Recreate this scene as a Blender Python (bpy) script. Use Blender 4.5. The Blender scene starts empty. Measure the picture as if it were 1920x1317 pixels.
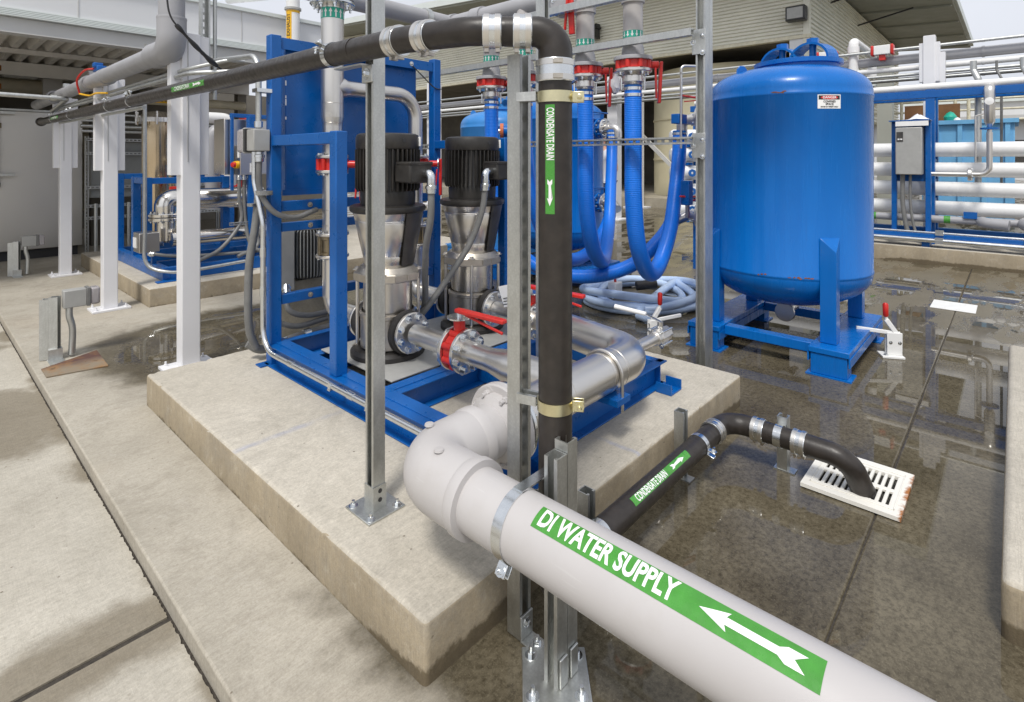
import bpy, bmesh, math, random
from mathutils import Vector, Matrix, noise as mnoise
random.seed(7)
S = bpy.context.scene
COL = S.collection
RAD = math.radians

# ------------------------------------------------------------------ camera
AZ = 42.34                       # viewing azimuth, degrees from +X towards +Y
cam_data = bpy.data.cameras.new('camera')
cam_data.sensor_width = 36.0
cam_data.lens = 36.0 * 1035.0 / 1920.0
cam_data.shift_y = -359.5 / 1920.0
cam_data.clip_start = 0.05
cam_data.clip_end = 600
cam = bpy.data.objects.new('camera', cam_data)
cam.location = (0, 0, 1.6)
cam.rotation_euler = (RAD(90), 0, RAD(AZ - 90))
COL.objects.link(cam)
S.camera = cam
S.render.resolution_x, S.render.resolution_y = 1024, 702

# ------------------------------------------------------------------ sky and sun (bright overcast)
SUN_EL, SUN_AZ = 58.0, 205.0     # azimuth in degrees, direction TO the sun from +X towards +Y
world = bpy.data.worlds.new('World')
S.world = world
world.use_nodes = True
wn, wl = world.node_tree.nodes, world.node_tree.links
wn.clear()
w_out = wn.new('ShaderNodeOutputWorld')
w_bg = wn.new('ShaderNodeBackground')
w_bg.inputs['Strength'].default_value = 0.083
w_sky = wn.new('ShaderNodeTexSky')
w_sky.sky_type = 'NISHITA'
w_sky.sun_disc = False
w_sky.sun_elevation = RAD(SUN_EL)
w_sky.sun_rotation = RAD(90 - SUN_AZ)
w_sky.dust_density = 4.0
w_sky.air_density = 1.0
w_sky.ozone_density = 1.0
w_hsv = wn.new('ShaderNodeHueSaturation')          # cloud cover takes most of the blue out
w_hsv.inputs['Saturation'].default_value = 0.16
w_tc = wn.new('ShaderNodeTexCoord')
w_noise = wn.new('ShaderNodeTexNoise')
w_noise.inputs['Scale'].default_value = 2.2
w_noise.inputs['Detail'].default_value = 5
w_ramp = wn.new('ShaderNodeMapRange')
w_ramp.inputs['From Min'].default_value = 0.3
w_ramp.inputs['From Max'].default_value = 0.7
w_ramp.inputs['To Min'].default_value = 0.88
w_ramp.inputs['To Max'].default_value = 1.08
w_mul = wn.new('ShaderNodeVectorMath')
w_mul.operation = 'SCALE'
w_mix = wn.new('ShaderNodeMix')                    # even grey-white cloud deck over the clear sky
w_mix.data_type = 'RGBA'
w_mix.inputs['Factor'].default_value = 0.72
w_mix.inputs['B'].default_value = (6.0, 6.25, 6.9, 1)
wl.new(w_sky.outputs[0], w_hsv.inputs['Color'])
wl.new(w_hsv.outputs[0], w_mix.inputs['A'])
wl.new(w_tc.outputs['Generated'], w_noise.inputs['Vector'])
wl.new(w_noise.outputs[0], w_ramp.inputs['Value'])
wl.new(w_mix.outputs['Result'], w_mul.inputs[0])
wl.new(w_ramp.outputs[0], w_mul.inputs['Scale'])
wl.new(w_mul.outputs[0], w_bg.inputs['Color'])
wl.new(w_bg.outputs[0], w_out.inputs['Surface'])

sun_data = bpy.data.lights.new('sun', 'SUN')
sun_data.energy = 1.5
sun_data.angle = RAD(11)
sun_data.color = (1.0, 0.96, 0.9)
sun = bpy.data.objects.new('sun', sun_data)
sd = Vector((math.cos(RAD(SUN_EL)) * math.cos(RAD(SUN_AZ)), math.cos(RAD(SUN_EL)) * math.sin(RAD(SUN_AZ)), math.sin(RAD(SUN_EL))))
sun.rotation_euler = sd.to_track_quat('Z', 'Y').to_euler()
sun.location = (0, 0, 12)
COL.objects.link(sun)

S.view_settings.view_transform = 'Standard'
S.view_settings.look = 'None'
S.view_settings.exposure = 0.80
S.view_settings.gamma = 1.0
S.view_settings.use_curve_mapping = False
S.render.engine = 'CYCLES'

# ------------------------------------------------------------------ material helpers
class NT:
    """small shader expression builder"""
    def __init__(s, mat):
        mat.use_nodes = True
        s.t = mat.node_tree
        s.n, s.l = s.t.nodes, s.t.links
        s.n.clear()
        s.out = s.n.new('ShaderNodeOutputMaterial')
        s.b = s.n.new('ShaderNodeBsdfPrincipled')
        s.l.new(s.b.outputs[0], s.out.inputs[0])
        s._pos = None
    def put(s, sock, val):
        if isinstance(val, (int, float)):
            sock.default_value = val
        elif isinstance(val, (tuple, list)):
            sock.default_value = tuple(val) + ((1,) if len(sock.default_value) == 4 and len(val) == 3 else ())
        else:
            s.l.new(val, sock)
    def pos(s):
        if not s._pos:
            s._pos = s.n.new('ShaderNodeNewGeometry').outputs['Position']
        return s._pos
    def xyz(s, v=None):
        n = s.n.new('ShaderNodeSeparateXYZ'); s.put(n.inputs[0], v or s.pos()); return n.outputs
    def vec(s, x, y, z):
        n = s.n.new('ShaderNodeCombineXYZ')
        for i, q in enumerate((x, y, z)): s.put(n.inputs[i], q)
        return n.outputs[0]
    def m(s, op, a, b=0.0, clamp=False):
        n = s.n.new('ShaderNodeMath'); n.operation = op; n.use_clamp = clamp
        s.put(n.inputs[0], a); s.put(n.inputs[1], b); return n.outputs[0]
    def rng(s, v, a, b, c=0.0, d=1.0, smooth=False):
        n = s.n.new('ShaderNodeMapRange'); n.clamp = True
        if smooth: n.interpolation_type = 'SMOOTHSTEP'
        for k, q in zip(('Value', 'From Min', 'From Max', 'To Min', 'To Max'), (v, a, b, c, d)): s.put(n.inputs[k], q)
        return n.outputs[0]
    def noise(s, scale, detail=4, rough=0.55, vec=None, dist=0.0):
        n = s.n.new('ShaderNodeTexNoise')
        s.put(n.inputs['Vector'], vec or s.pos())
        n.inputs['Scale'].default_value = scale; n.inputs['Detail'].default_value = detail
        n.inputs['Roughness'].default_value = rough; n.inputs['Distortion'].default_value = dist
        return n.outputs[0]
    def voro(s, scale, vec=None, feature='F1'):
        n = s.n.new('ShaderNodeTexVoronoi'); n.feature = feature
        s.put(n.inputs['Vector'], vec or s.pos()); n.inputs['Scale'].default_value = scale
        return n.outputs[0]
    def scale(s, v, k):
        n = s.n.new('ShaderNodeVectorMath'); n.operation = 'MULTIPLY'
        s.put(n.inputs[0], v); n.inputs[1].default_value = k; return n.outputs[0]
    def mix(s, f, a, b):
        n = s.n.new('ShaderNodeMix'); n.data_type = 'RGBA'
        s.put(n.inputs['Factor'], f); s.put(n.inputs['A'], a); s.put(n.inputs['B'], b); return n.outputs['Result']
    def bump(s, h, strength=0.3, dist=0.01):
        n = s.n.new('ShaderNodeBump'); n.inputs['Strength'].default_value = strength; n.inputs['Distance'].default_value = dist
        s.put(n.inputs['Height'], h); s.l.new(n.outputs[0], s.b.inputs['Normal']); return n
    def set(s, **k):
        names = dict(col='Base Color', rough='Roughness', metal='Metallic', spec='Specular IOR Level', ior='IOR', coat='Coat Weight',
                     coatr='Coat Roughness', trans='Transmission Weight', alpha='Alpha', aniso='Anisotropic')
        for a, q in k.items(): s.put(s.b.inputs[names[a]], q)

MATS = {}
def simple(name, col, rough=0.5, metal=0.0, var=0.12, scale=9.0, bump=0.0, bscale=60, coat=0.0, grime=0.0, rvar=0.12, **kw):
    mat = bpy.data.materials.new(name)
    t = NT(mat)
    n1 = t.noise(scale, 5)
    dark = tuple(c * (1 - var) for c in col); lite = tuple(min(1, c * (1 + var)) for c in col)
    c = t.mix(t.rng(n1, 0.3, 0.7), dark, lite)
    if grime:
        g = t.rng(t.noise(scale * 0.35, 6, 0.7), 0.5, 0.75)
        c = t.mix(t.m('MULTIPLY', g, grime), c, (0.12, 0.10, 0.075))
    r = t.rng(t.noise(scale * 2.3, 4), 0.3, 0.7, max(0.02, rough - rvar), min(1, rough + rvar))
    t.set(col=c, rough=r, metal=metal)
    if coat: t.set(coat=coat, coatr=0.06)
    if kw: t.set(**kw)
    if bump: t.bump(t.noise(bscale, 3), bump, 0.004)
    MATS[name] = mat
    return mat

def grain(t, c, stretch):
    """sand grain and broom lines in the cement skin"""
    g = t.m('SUBTRACT', t.noise(170, 3, 0.75), 0.5)
    g2 = t.m('SUBTRACT', t.noise(32, 5, 0.8), 0.5)
    b = t.m('SUBTRACT', t.noise(1.0, 3, 0.6, t.scale(t.pos(), stretch)), 0.5)
    k = t.m('ADD', 1.0, t.m('ADD', t.m('MULTIPLY', g, 0.50), t.m('ADD', t.m('MULTIPLY', g2, 0.48), t.m('MULTIPLY', b, 0.38))))
    n = t.n.new('ShaderNodeVectorMath'); n.operation = 'SCALE'; t.put(n.inputs[0], c); t.put(n.inputs['Scale'], k)
    return n.outputs[0]

def concrete(name, lo, hi, stain=0.0, side=None, chalk=False):
    """cast concrete: broomed top, smoother tan formed sides, pits, blotches, damp foot"""
    mat = bpy.data.materials.new(name); t = NT(mat)
    p = t.xyz()
    nz = t.m('ABSOLUTE', t.xyz(t.n.new('ShaderNodeNewGeometry').outputs['True Normal'])[2])
    vert = t.rng(nz, 0.35, 0.75, 1, 0)
    c = t.mix(t.rng(t.noise(1.3, 6, 0.65), 0.3, 0.7), lo, hi)
    if side:
        run = t.noise(1.0, 5, 0.6, t.scale(t.pos(), (4, 4, 2.2)))
        sc = t.mix(t.rng(run, 0.3, 0.7), tuple(q * 0.82 for q in side), tuple(q * 1.12 for q in side))
        c = t.mix(vert, c, sc)
    c = t.mix(t.m('MULTIPLY', t.rng(t.noise(70, 3, 0.6), 0.45, 0.75), 0.30), c, tuple(q * 0.62 for q in lo))
    sp = t.m('MULTIPLY', t.rng(t.voro(15), 0.05, 0.085, 1, 0), t.rng(t.noise(3.3, 3), 0.44, 0.56))
    c = t.mix(t.m('MULTIPLY', sp, 0.7), c, (0.10, 0.075, 0.05))
    c = t.mix(t.rng(t.noise(7, 6, 0.8), 0.55, 0.74, 0, 0.35), c, tuple(min(1, q * 1.22) for q in hi))
    blot = t.rng(t.noise(2.6, 6, 0.78, dist=0.6), 0.49, 0.70, 0, 0.5)
    c = t.mix(blot, c, tuple(q * 0.68 for q in lo))
    if stain:
        edge = t.m('ADD', p[2], t.m('MULTIPLY', t.m('SUBTRACT', t.noise(9, 5, 0.7), 0.5), 0.09))
        hgt = t.m('MULTIPLY', t.rng(p[1], 1.318, 1.72, 1, 0.05), 0.055)
        f = t.rng(t.m('SUBTRACT', edge, hgt), -0.008, 0.008, 1, 0)
        c = t.mix(t.m('MULTIPLY', t.m('MULTIPLY', f, vert), stain), c, (0.11, 0.085, 0.05))
    if chalk:
        wob = t.m('MULTIPLY', t.m('SUBTRACT', t.noise(14, 3), 0.5), 0.03)
        l1 = t.m('MULTIPLY', t.rng(t.m('ABSOLUTE', t.m('ADD', t.m('SUBTRACT', p[1], 2.77), wob)), 0.004, 0.03, 1, 0), t.rng(p[0], 1.55, 1.75, 1, 0))
        l2 = t.m('MULTIPLY', t.rng(t.m('ABSOLUTE', t.m('ADD', t.m('SUBTRACT', p[0], 2.35), wob)), 0.003, 0.02, 1, 0), t.rng(p[1], 1.5, 1.6, 1, 0))
        f = t.m('MULTIPLY', t.m('MULTIPLY', t.m('MAXIMUM', l1, l2), t.rng(t.noise(5, 4), 0.35, 0.65)), t.m('SUBTRACT', 0.5, t.m('MULTIPLY', vert, 0.5)))
        c = t.mix(f, c, (0.22, 0.27, 0.45))
    c = grain(t, c, (14, 150, 14))
    t.set(col=c, rough=t.rng(t.noise(12, 3), 0.3, 0.7, 0.78, 0.95), spec=0.25)
    h = t.noise(90, 4, 0.7)
    st = t.noise(1.0, 3, 0.6, t.scale(t.pos(), (14, 170, 14)))
    h = t.m('ADD', t.m('MULTIPLY', h, 0.7), t.m('MULTIPLY', st, 0.6))
    h = t.m('SUBTRACT', h, t.m('MULTIPLY', sp, 0.8))
    t.bump(h, 0.5, 0.005)
    MATS[name] = mat

def floor_material():
    """slab: dry broom-finished concrete to the left, damp and standing water round the pads"""
    mat = bpy.data.materials.new('floor_concrete'); t = NT(mat)
    p = t.xyz(); x, y = p[0], p[1]
    wob = t.m('MULTIPLY', t.m('SUBTRACT', t.noise(1.9, 6, 0.62), 0.5), 1.5)
    wob2 = t.m('MULTIPLY', t.m('SUBTRACT', t.noise(0.62, 3, 0.5), 0.5), 1.6)
    # right of the pump pad, in front of it, and behind it
    a = t.m('MINIMUM', t.m('SUBTRACT', x, 1.02), t.m('SUBTRACT', 1.9, y))
    b = t.m('SUBTRACT', x, 3.1)
    def ell(cx, cy, rx, ry):
        dx = t.m('DIVIDE', t.m('SUBTRACT', x, cx), rx); dy = t.m('DIVIDE', t.m('SUBTRACT', y, cy), ry)
        return t.m('MULTIPLY', t.m('SUBTRACT', 1.0, t.m('SQRT', t.m('ADD', t.m('MULTIPLY', dx, dx), t.m('MULTIPLY', dy, dy)))), min(rx, ry))
    c_ = ell(2.15, 5.25, 1.25, 1.05)
    wet0 = t.m('MAXIMUM', t.m('MAXIMUM', a, b), c_)
    damp = t.rng(t.m('ADD', wet0, t.m('MULTIPLY', wob, 0.40)), -0.10, 0.10, 0, 1, True)
    pool0 = t.m('ADD', t.m('ADD', t.m('SUBTRACT', wet0, 0.12), t.m('MULTIPLY', wob, 0.55)), t.m('MULTIPLY', wob2, 0.25))
    # drier islands towards the back right
    dryi = t.m('MAXIMUM', ell(6.4, 0.35, 0.75, 0.24), t.m('MAXIMUM', ell(7.9, 0.75, 1.0, 0.30), ell(9.0, 3.4, 2.4, 0.5)))
    pool0 = t.m('SUBTRACT', pool0, t.m('MULTIPLY', t.m('MAXIMUM', t.m('ADD', dryi, t.m('MULTIPLY', wob, 0.22)), 0.0), 3.0))
    far = t.rng(x, 5.0, 6.6)                                   # thinner, broken film farther back
    streak = t.m('SUBTRACT', t.noise(1.0, 5, 0.65, t.scale(t.pos(), (1.0, 3.2, 1.0))), 0.50)
    pool0 = t.m('MINIMUM', pool0, t.m('ADD', t.m('MULTIPLY', t.m('SUBTRACT', 1.0, far), 2.0), t.m('MULTIPLY', t.m('ADD', streak, 0.045), 1.6)))
    pool = t.rng(pool0, 0.0, 0.12, 0, 1, True)
    dry = t.mix(t.rng(t.noise(1.3, 6, 0.65), 0.3, 0.7), (0.34, 0.312, 0.258), (0.475, 0.44, 0.372))
    dry = t.mix(t.rng(t.noise(0.8, 4, 0.6), 0.5, 0.7, 0, 0.5), dry, (0.41, 0.355, 0.28))
    dry = t.mix(t.m('MULTIPLY', t.rng(t.noise(80, 3, 0.6), 0.45, 0.75), 0.28), dry, (0.2, 0.175, 0.135))
    dry = t.mix(t.rng(t.noise(2.8, 6, 0.78, dist=0.6), 0.50, 0.72, 0, 0.6), dry, (0.235, 0.208, 0.165))
    dry = t.mix(t.rng(t.noise(6.5, 6, 0.8), 0.55, 0.72, 0, 0.4), dry, (0.48, 0.45, 0.40))
    sp = t.m('MULTIPLY', t.rng(t.voro(14), 0.04, 0.075, 1, 0), t.rng(t.noise(3.7, 3), 0.46, 0.58))
    dry = t.mix(t.m('MULTIPLY', sp, 0.7), dry, (0.10, 0.075, 0.05))
    dry = grain(t, dry, (14, 130, 14))
    wetc = t.mix(t.rng(t.noise(2.2, 7, 0.7), 0.32, 0.68), (0.068, 0.056, 0.036), (0.172, 0.148, 0.102))
    wetc = t.mix(t.m('MULTIPLY', t.rng(t.noise(42, 4, 0.8), 0.42, 0.66), 0.7), wetc, (0.028, 0.022, 0.012))
    wetc = t.mix(t.m('MULTIPLY', t.rng(t.noise(120, 3, 0.7), 0.55, 0.72), 0.5), wetc, (0.22, 0.19, 0.13))
    wetc = t.mix(t.rng(t.noise(5.5, 5, 0.8), 0.60, 0.78, 0, 0.5), wetc, (0.15, 0.128, 0.088))
    col = t.mix(damp, dry, wetc)
    isl = t.m('MULTIPLY', t.m('SUBTRACT', 1.0, pool), t.rng(x, 4.5, 6.0))
    col = t.mix(t.m('MULTIPLY', isl, 0.45), col, (0.23, 0.205, 0.155))
    rough = t.m('ADD', t.m('MULTIPLY', damp, -0.52), 0.86)
    rough = t.m('ADD', t.m('MULTIPLY', rough, t.m('SUBTRACT', 1.0, pool)), t.m('MULTIPLY', pool, 0.015))
    t.set(col=col, rough=rough, ior=1.36, spec=t.m('ADD', t.m('MULTIPLY', pool, 0.27), 0.25))
    h = t.m('ADD', t.m('MULTIPLY', t.noise(90, 4, 0.7), 0.6), t.m('MULTIPLY', t.noise(1.0, 3, 0.6, t.scale(t.pos(), (12, 150, 12))), 0.5))
    bn = t.bump(h, 0.35, 0.004)
    t.l.new(t.m('MULTIPLY', t.m('SUBTRACT', 1.0, pool), 0.35), bn.inputs['Strength'])
    MATS['floor'] = mat

def pavement_material():
    mat = bpy.data.materials.new('pavement_concrete'); t = NT(mat)
    p = t.xyz(); x, y = p[0], p[1]
    c = t.mix(t.rng(t.noise(1.1, 6, 0.65), 0.3, 0.7), (0.39, 0.362, 0.305), (0.52, 0.488, 0.42))
    c = t.mix(t.m('MULTIPLY', t.rng(t.noise(75, 3, 0.6), 0.45, 0.75), 0.25), c, (0.22, 0.195, 0.15))
    sp = t.m('MULTIPLY', t.rng(t.voro(13), 0.045, 0.075, 1, 0), t.rng(t.noise(2.9, 3), 0.42, 0.56))
    c = t.mix(t.m('MULTIPLY', sp, 0.7), c, (0.09, 0.06, 0.035))
    c = t.mix(t.rng(t.noise(2.4, 6, 0.78, dist=0.5), 0.50, 0.72, 0, 0.5), c, (0.27, 0.245, 0.20))
    wob = t.m('MULTIPLY', t.m('SUBTRACT', t.noise(2.2, 6, 0.6), 0.5), 0.42)
    j = t.m('SUBTRACT', 0.17, t.m('ABSOLUTE', t.m('SUBTRACT', y, 2.27)))             # damp along the joint
    e = t.m('SUBTRACT', t.m('MULTIPLY', t.rng(t.noise(1.2, 2), 0.45, 0.62), 0.20), t.m('ABSOLUTE', t.m('SUBTRACT', x, 0.65)))
    s1 = t.m('SUBTRACT', 0.32, t.m('SQRT', t.m('ADD', t.m('POWER', t.m('SUBTRACT', x, 0.38), 2), t.m('POWER', t.m('MULTIPLY', t.m('SUBTRACT', y, 4.7), 0.5), 2))))
    f = t.rng(t.m('ADD', t.m('MAXIMUM', t.m('MAXIMUM', j, e), s1), wob), -0.04, 0.07, 0, 0.75, True)
    c = t.mix(f, c, (0.17, 0.142, 0.098))
    c = grain(t, c, (14, 120, 14))
    t.set(col=c, rough=0.86, spec=0.25)
    h = t.m('ADD', t.m('MULTIPLY', t.noise(90, 4, 0.7), 0.6), t.m('MULTIPLY', t.noise(1.0, 3, 0.6, t.scale(t.pos(), (150, 12, 12))), 0.6))
    t.bump(h, 0.4, 0.004)
    MATS['pavement'] = mat

floor_material(); pavement_material()
concrete('pad_concrete', (0.43, 0.395, 0.33), (0.56, 0.52, 0.445), stain=0.85, side=(0.365, 0.305, 0.215), chalk=True)
concrete('edge_concrete', (0.30, 0.27, 0.21), (0.40, 0.365, 0.295))
simple('joint_filler', (0.045, 0.038, 0.03), 0.9, var=0.5, scale=60, bump=0.8)
def tank_paint():
    mat = bpy.data.materials.new('blue_tank'); t = NT(mat)
    st = t.noise(1.0, 5, 0.6, t.scale(t.pos(), (11, 11, 0.7)))
    c = t.mix(t.rng(st, 0.3, 0.7), (0.0012, 0.125, 0.455), (0.0018, 0.142, 0.50))
    c = t.mix(t.rng(t.noise(1.7, 4), 0.45, 0.75, 0, 0.35), c, (0.002, 0.09, 0.36))
    run = t.rng(t.noise(1.0, 4, 0.7, t.scale(t.pos(), (26, 26, 1.1))), 0.60, 0.72, 0, 0.22)
    c = t.mix(run, c, (0.015, 0.09, 0.32))
    t.set(col=c, rough=t.rng(st, 0.25, 0.75, 0.24, 0.31), spec=0.32, coat=0.08, coatr=0.08)
    t.bump(t.m('ADD', t.m('MULTIPLY', t.noise(5, 2), 1.0), t.m('MULTIPLY', t.noise(45, 2), 0.12)), 0.12, 0.01)
    MATS['blue_tank'] = mat
tank_paint()
simple('blue_frame', (0.0015, 0.097, 0.36), 0.34, var=0.08, scale=5, grime=0.03, bump=0.06)
simple('pale_blue_tank', (0.03, 0.20, 0.52), 0.4, var=0.1, scale=3)
simple('skip_blue', (0.15, 0.40, 0.66), 0.5, var=0.12, scale=2, grime=0.1)
def metal(name, col, rough, stretch, var=0.12, bump=0.08, scale=1.0, spangle=0.0, clean=False):
    mat = bpy.data.materials.new(name); t = NT(mat)
    n = t.noise(scale * 30, 4, 0.65, t.scale(t.pos(), stretch))
    c = t.mix(t.rng(n, 0.3, 0.7), tuple(q * (1 - var) for q in col), tuple(min(1, q * (1 + var)) for q in col))
    c = t.mix(t.rng(t.noise(4, 4, 0.6), 0.52, 0.8, 0, 0.14), c, tuple(q * 0.65 for q in col))
    if spangle:
        c = t.mix(t.m('MULTIPLY', t.rng(t.voro(110), 0.1, 0.7), spangle), c, tuple(q * 0.7 for q in col))
    if clean:
        big = t.noise(2.5, 2, 0.5)
        t.set(col=t.mix(big, tuple(q * 0.95 for q in col), col), rough=t.rng(big, 0.3, 0.7, rough - 0.03, rough + 0.03), metal=1.0)
    else:
        t.set(col=c, rough=t.rng(n, 0.25, 0.75, rough - 0.04, rough + 0.05), metal=1.0)
    if bump: t.bump(n, bump, 0.002)
    MATS[name] = mat
metal('galvanized', (0.62, 0.63, 0.61), 0.45, (1, 1, 0.35), spangle=0.35)
metal('zinc_bright', (0.72, 0.74, 0.75), 0.22, (1, 1, 1), var=0.06)
metal('zinc_yellow', (0.72, 0.66, 0.42), 0.30, (1, 1, 1), var=0.08)
metal('stainless', (0.70, 0.665, 0.61), 0.29, (6, 6, 0.4), bump=0.0, clean=True)
metal('stainless_pipe', (0.73, 0.705, 0.665), 0.32, (0.3, 0.3, 0.3), bump=0.0, clean=True)
metal('polished', (0.76, 0.73, 0.68), 0.16, (0.3, 0.3, 0.3), bump=0.0, clean=True)
metal('cast_steel', (0.52, 0.48, 0.42), 0.40, (1, 1, 1), var=0.10, bump=0.12)
metal('bronze', (0.30, 0.25, 0.17), 0.42, (1, 1, 1), var=0.2, bump=0.2)
def pvc_scuffed():
    mat = bpy.data.materials.new('pvc_light'); t = NT(mat)
    c = t.mix(t.rng(t.noise(3, 4), 0.3, 0.7), (0.455, 0.435, 0.428), (0.49, 0.472, 0.466))
    dust = t.rng(t.noise(2.2, 6, 0.75), 0.52, 0.78, 0, 0.30)
    c = t.mix(dust, c, (0.36, 0.33, 0.28))
    scr = t.rng(t.noise(1.0, 2, 0.4, t.scale(t.pos(), (150, 9, 150))), 0.67, 0.73, 0, 0.35)
    c = t.mix(t.m('MULTIPLY', scr, t.rng(t.noise(4, 2), 0.5, 0.6)), c, (0.56, 0.55, 0.54))
    t.set(col=c, rough=t.rng(t.noise(7, 4, 0.7), 0.3, 0.7, 0.30, 0.48))
    t.bump(t.noise(14, 3), 0.04, 0.004); MATS['pvc_light'] = mat
pvc_scuffed()
simple('pvc_grey', (0.33, 0.33, 0.345), 0.42, var=0.06, scale=3)
simple('pvc_white', (0.76, 0.76, 0.75), 0.35, var=0.05, scale=3, grime=0.06)
simple('black_iron', (0.026, 0.021, 0.0175), 0.40, var=0.35, scale=18, bump=0.1, bscale=45)
simple('rubber', (0.022, 0.02, 0.019), 0.55, var=0.2, scale=30, bump=0.1)
metal('sheet_steel', (0.66, 0.64, 0.60), 0.42, (1, 1, 0.05), bump=0.0, clean=True)
metal('vessel_brown_reflection', (0.62, 0.50, 0.34), 0.2, (1, 1, 1), bump=0.0, clean=True)  # stainless; its golden-brown reflection is painted into the base colour
simple('motor_black', (0.024, 0.022, 0.02), 0.42, var=0.3, scale=12, grime=0.25)
simple('guard_dark', (0.085, 0.08, 0.075), 0.4, var=0.25, scale=8, metal=0.5, grime=0.2)
simple('red_paint', (0.55, 0.022, 0.016), 0.36, var=0.12, scale=14)
simple('orange_gasket', (0.55, 0.14, 0.05), 0.6)
simple('white_paint', (0.74, 0.74, 0.755), 0.42, var=0.03, scale=3, grime=0.03)
simple('white_plastic', (0.78, 0.78, 0.76), 0.4, var=0.04)
simple('conduit_grey', (0.17, 0.17, 0.165), 0.45, var=0.12, scale=20)
simple('box_grey', (0.36, 0.36, 0.345), 0.4, var=0.07, scale=10)
simple('clear_cover', (0.50, 0.475, 0.49), 0.12, trans=0.35, var=0.05)
simple('dark_box', (0.03, 0.03, 0.032), 0.4)
simple('grey_panel', (0.60, 0.575, 0.53), 0.38, var=0.1, scale=2.2, grime=0.12)
simple('panel_grey_green', (0.27, 0.28, 0.275), 0.45, var=0.06, scale=3)
simple('label_green', (0.062, 0.275, 0.04), 0.28, var=0.12, scale=22, bump=0.12, bscale=35, grime=0.05)
simple('label_teal', (0.02, 0.38, 0.27), 0.35)
simple('label_yellow', (0.75, 0.42, 0.01), 0.4)
simple('label_white', (0.83, 0.83, 0.82), 0.4, var=0.03)
simple('label_black', (0.02, 0.02, 0.02), 0.5)
simple('label_red', (0.6, 0.02, 0.02), 0.4)
simple('siding', (0.76, 0.745, 0.64), 0.5, var=0.06, scale=1.5, grime=0.05)
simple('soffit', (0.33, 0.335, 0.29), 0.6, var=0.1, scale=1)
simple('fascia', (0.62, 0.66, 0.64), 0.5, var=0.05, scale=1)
simple('wall_white', (0.66, 0.67, 0.68), 0.5, var=0.04, scale=0.6)
simple('beam_grey', (0.50, 0.50, 0.49), 0.5, var=0.06, scale=2)
simple('beige_tank', (0.66, 0.60, 0.41), 0.5, var=0.06, scale=1)
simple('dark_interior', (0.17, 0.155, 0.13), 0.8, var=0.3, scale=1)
simple('dirty_pipe', (0.45, 0.40, 0.29), 0.5, var=0.2, scale=3)
simple('brown_board', (0.17, 0.075, 0.025), 0.7, var=0.2, scale=4)
simple('cream_paint', (0.68, 0.64, 0.49), 0.5)
simple('grate_white', (0.74, 0.72, 0.66), 0.45, var=0.05, scale=6)
simple('rust', (0.24, 0.085, 0.02), 0.8, var=0.45, scale=16, bump=0.3)
simple('water_dark', (0.012, 0.011, 0.008), 0.04, var=0.1)
simple('skin', (0.55, 0.30, 0.20), 0.5)
simple('shirt', (0.55, 0.56, 0.60), 0.85, var=0.06, scale=20)
simple('jeans', (0.03, 0.06, 0.16), 0.85, var=0.2, scale=20)
simple('hair', (0.03, 0.02, 0.012), 0.7)
simple('cloth_white', (0.75, 0.76, 0.8), 0.7)
def hose_material(name, col, rough, rib, strength, **k):
    mat = bpy.data.materials.new(name); t = NT(mat)
    uv = t.n.new('ShaderNodeTexCoord').outputs['UV']
    u = t.xyz(uv)
    rb = t.m('SINE', t.m('MULTIPLY', u[0], 6.2832 * rib))
    n = t.noise(3, 3)
    c = t.mix(t.rng(n, 0.3, 0.7), tuple(q * 0.92 for q in col), tuple(min(1, q * 1.07) for q in col))
    t.set(col=c, rough=rough, **k)
    t.bump(rb, strength, 0.003)
    MATS[name] = mat
hose_material('hose_blue', (0.005, 0.17, 0.74), 0.3, 70, 0.35)
hose_material('hose_clear', (0.52, 0.66, 0.88), 0.2, 60, 0.12)
def grate_rust_material():
    mat = bpy.data.materials.new('grate_rusty'); t = NT(mat)
    p = t.xyz()
    e = t.m('MAXIMUM', t.m('MULTIPLY', t.m('DIVIDE', t.m('SUBTRACT', p[0], 3.165), 0.225), 0.8), t.m('DIVIDE', t.m('SUBTRACT', 0.575, p[1]), 0.205))
    f = t.rng(t.m('ADD', e, t.m('MULTIPLY', t.m('SUBTRACT', t.noise(26, 5, 0.7), 0.5), 0.5)), 0.90, 1.03, 0, 1, True)
    f2 = t.rng(t.noise(11, 5, 0.75), 0.66, 0.74, 0, 0.7)
    c = t.mix(t.m('MAXIMUM', f, f2), (0.76, 0.74, 0.68), (0.36, 0.13, 0.025))
    t.set(col=c, rough=0.5); MATS['grate_rusty'] = mat
grate_rust_material()
def rust_plate_material():
    mat = bpy.data.materials.new('rust_plate'); t = NT(mat)
    p = t.xyz()
    c = t.mix(t.rng(t.m('ADD', p[1], t.m('MULTIPLY', t.noise(4, 4), 0.25)), 5.45, 5.6), (0.235, 0.19, 0.135), (0.10, 0.05, 0.04))
    c = t.mix(t.rng(t.noise(4.5, 6, 0.7), 0.48, 0.62, 0, 0.7), c, (0.30, 0.15, 0.045))
    c = t.mix(t.rng(t.noise(9, 5, 0.8), 0.58, 0.68), c, (0.09, 0.06, 0.04))
    t.set(col=c, rough=0.75); t.bump(t.noise(60, 4), 0.4, 0.003); MATS['rust_plate'] = mat
rust_plate_material()

# ------------------------------------------------------------------ mesh helpers
ORIG = {}
def frame(ax):
    ax = Vector(ax).normalized()
    up = Vector((0, 0, 1)) if abs(ax.z) < 0.95 else Vector((0, 1, 0))
    s = up.cross(ax).normalized(); return ax, s, ax.cross(s).normalized()

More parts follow.
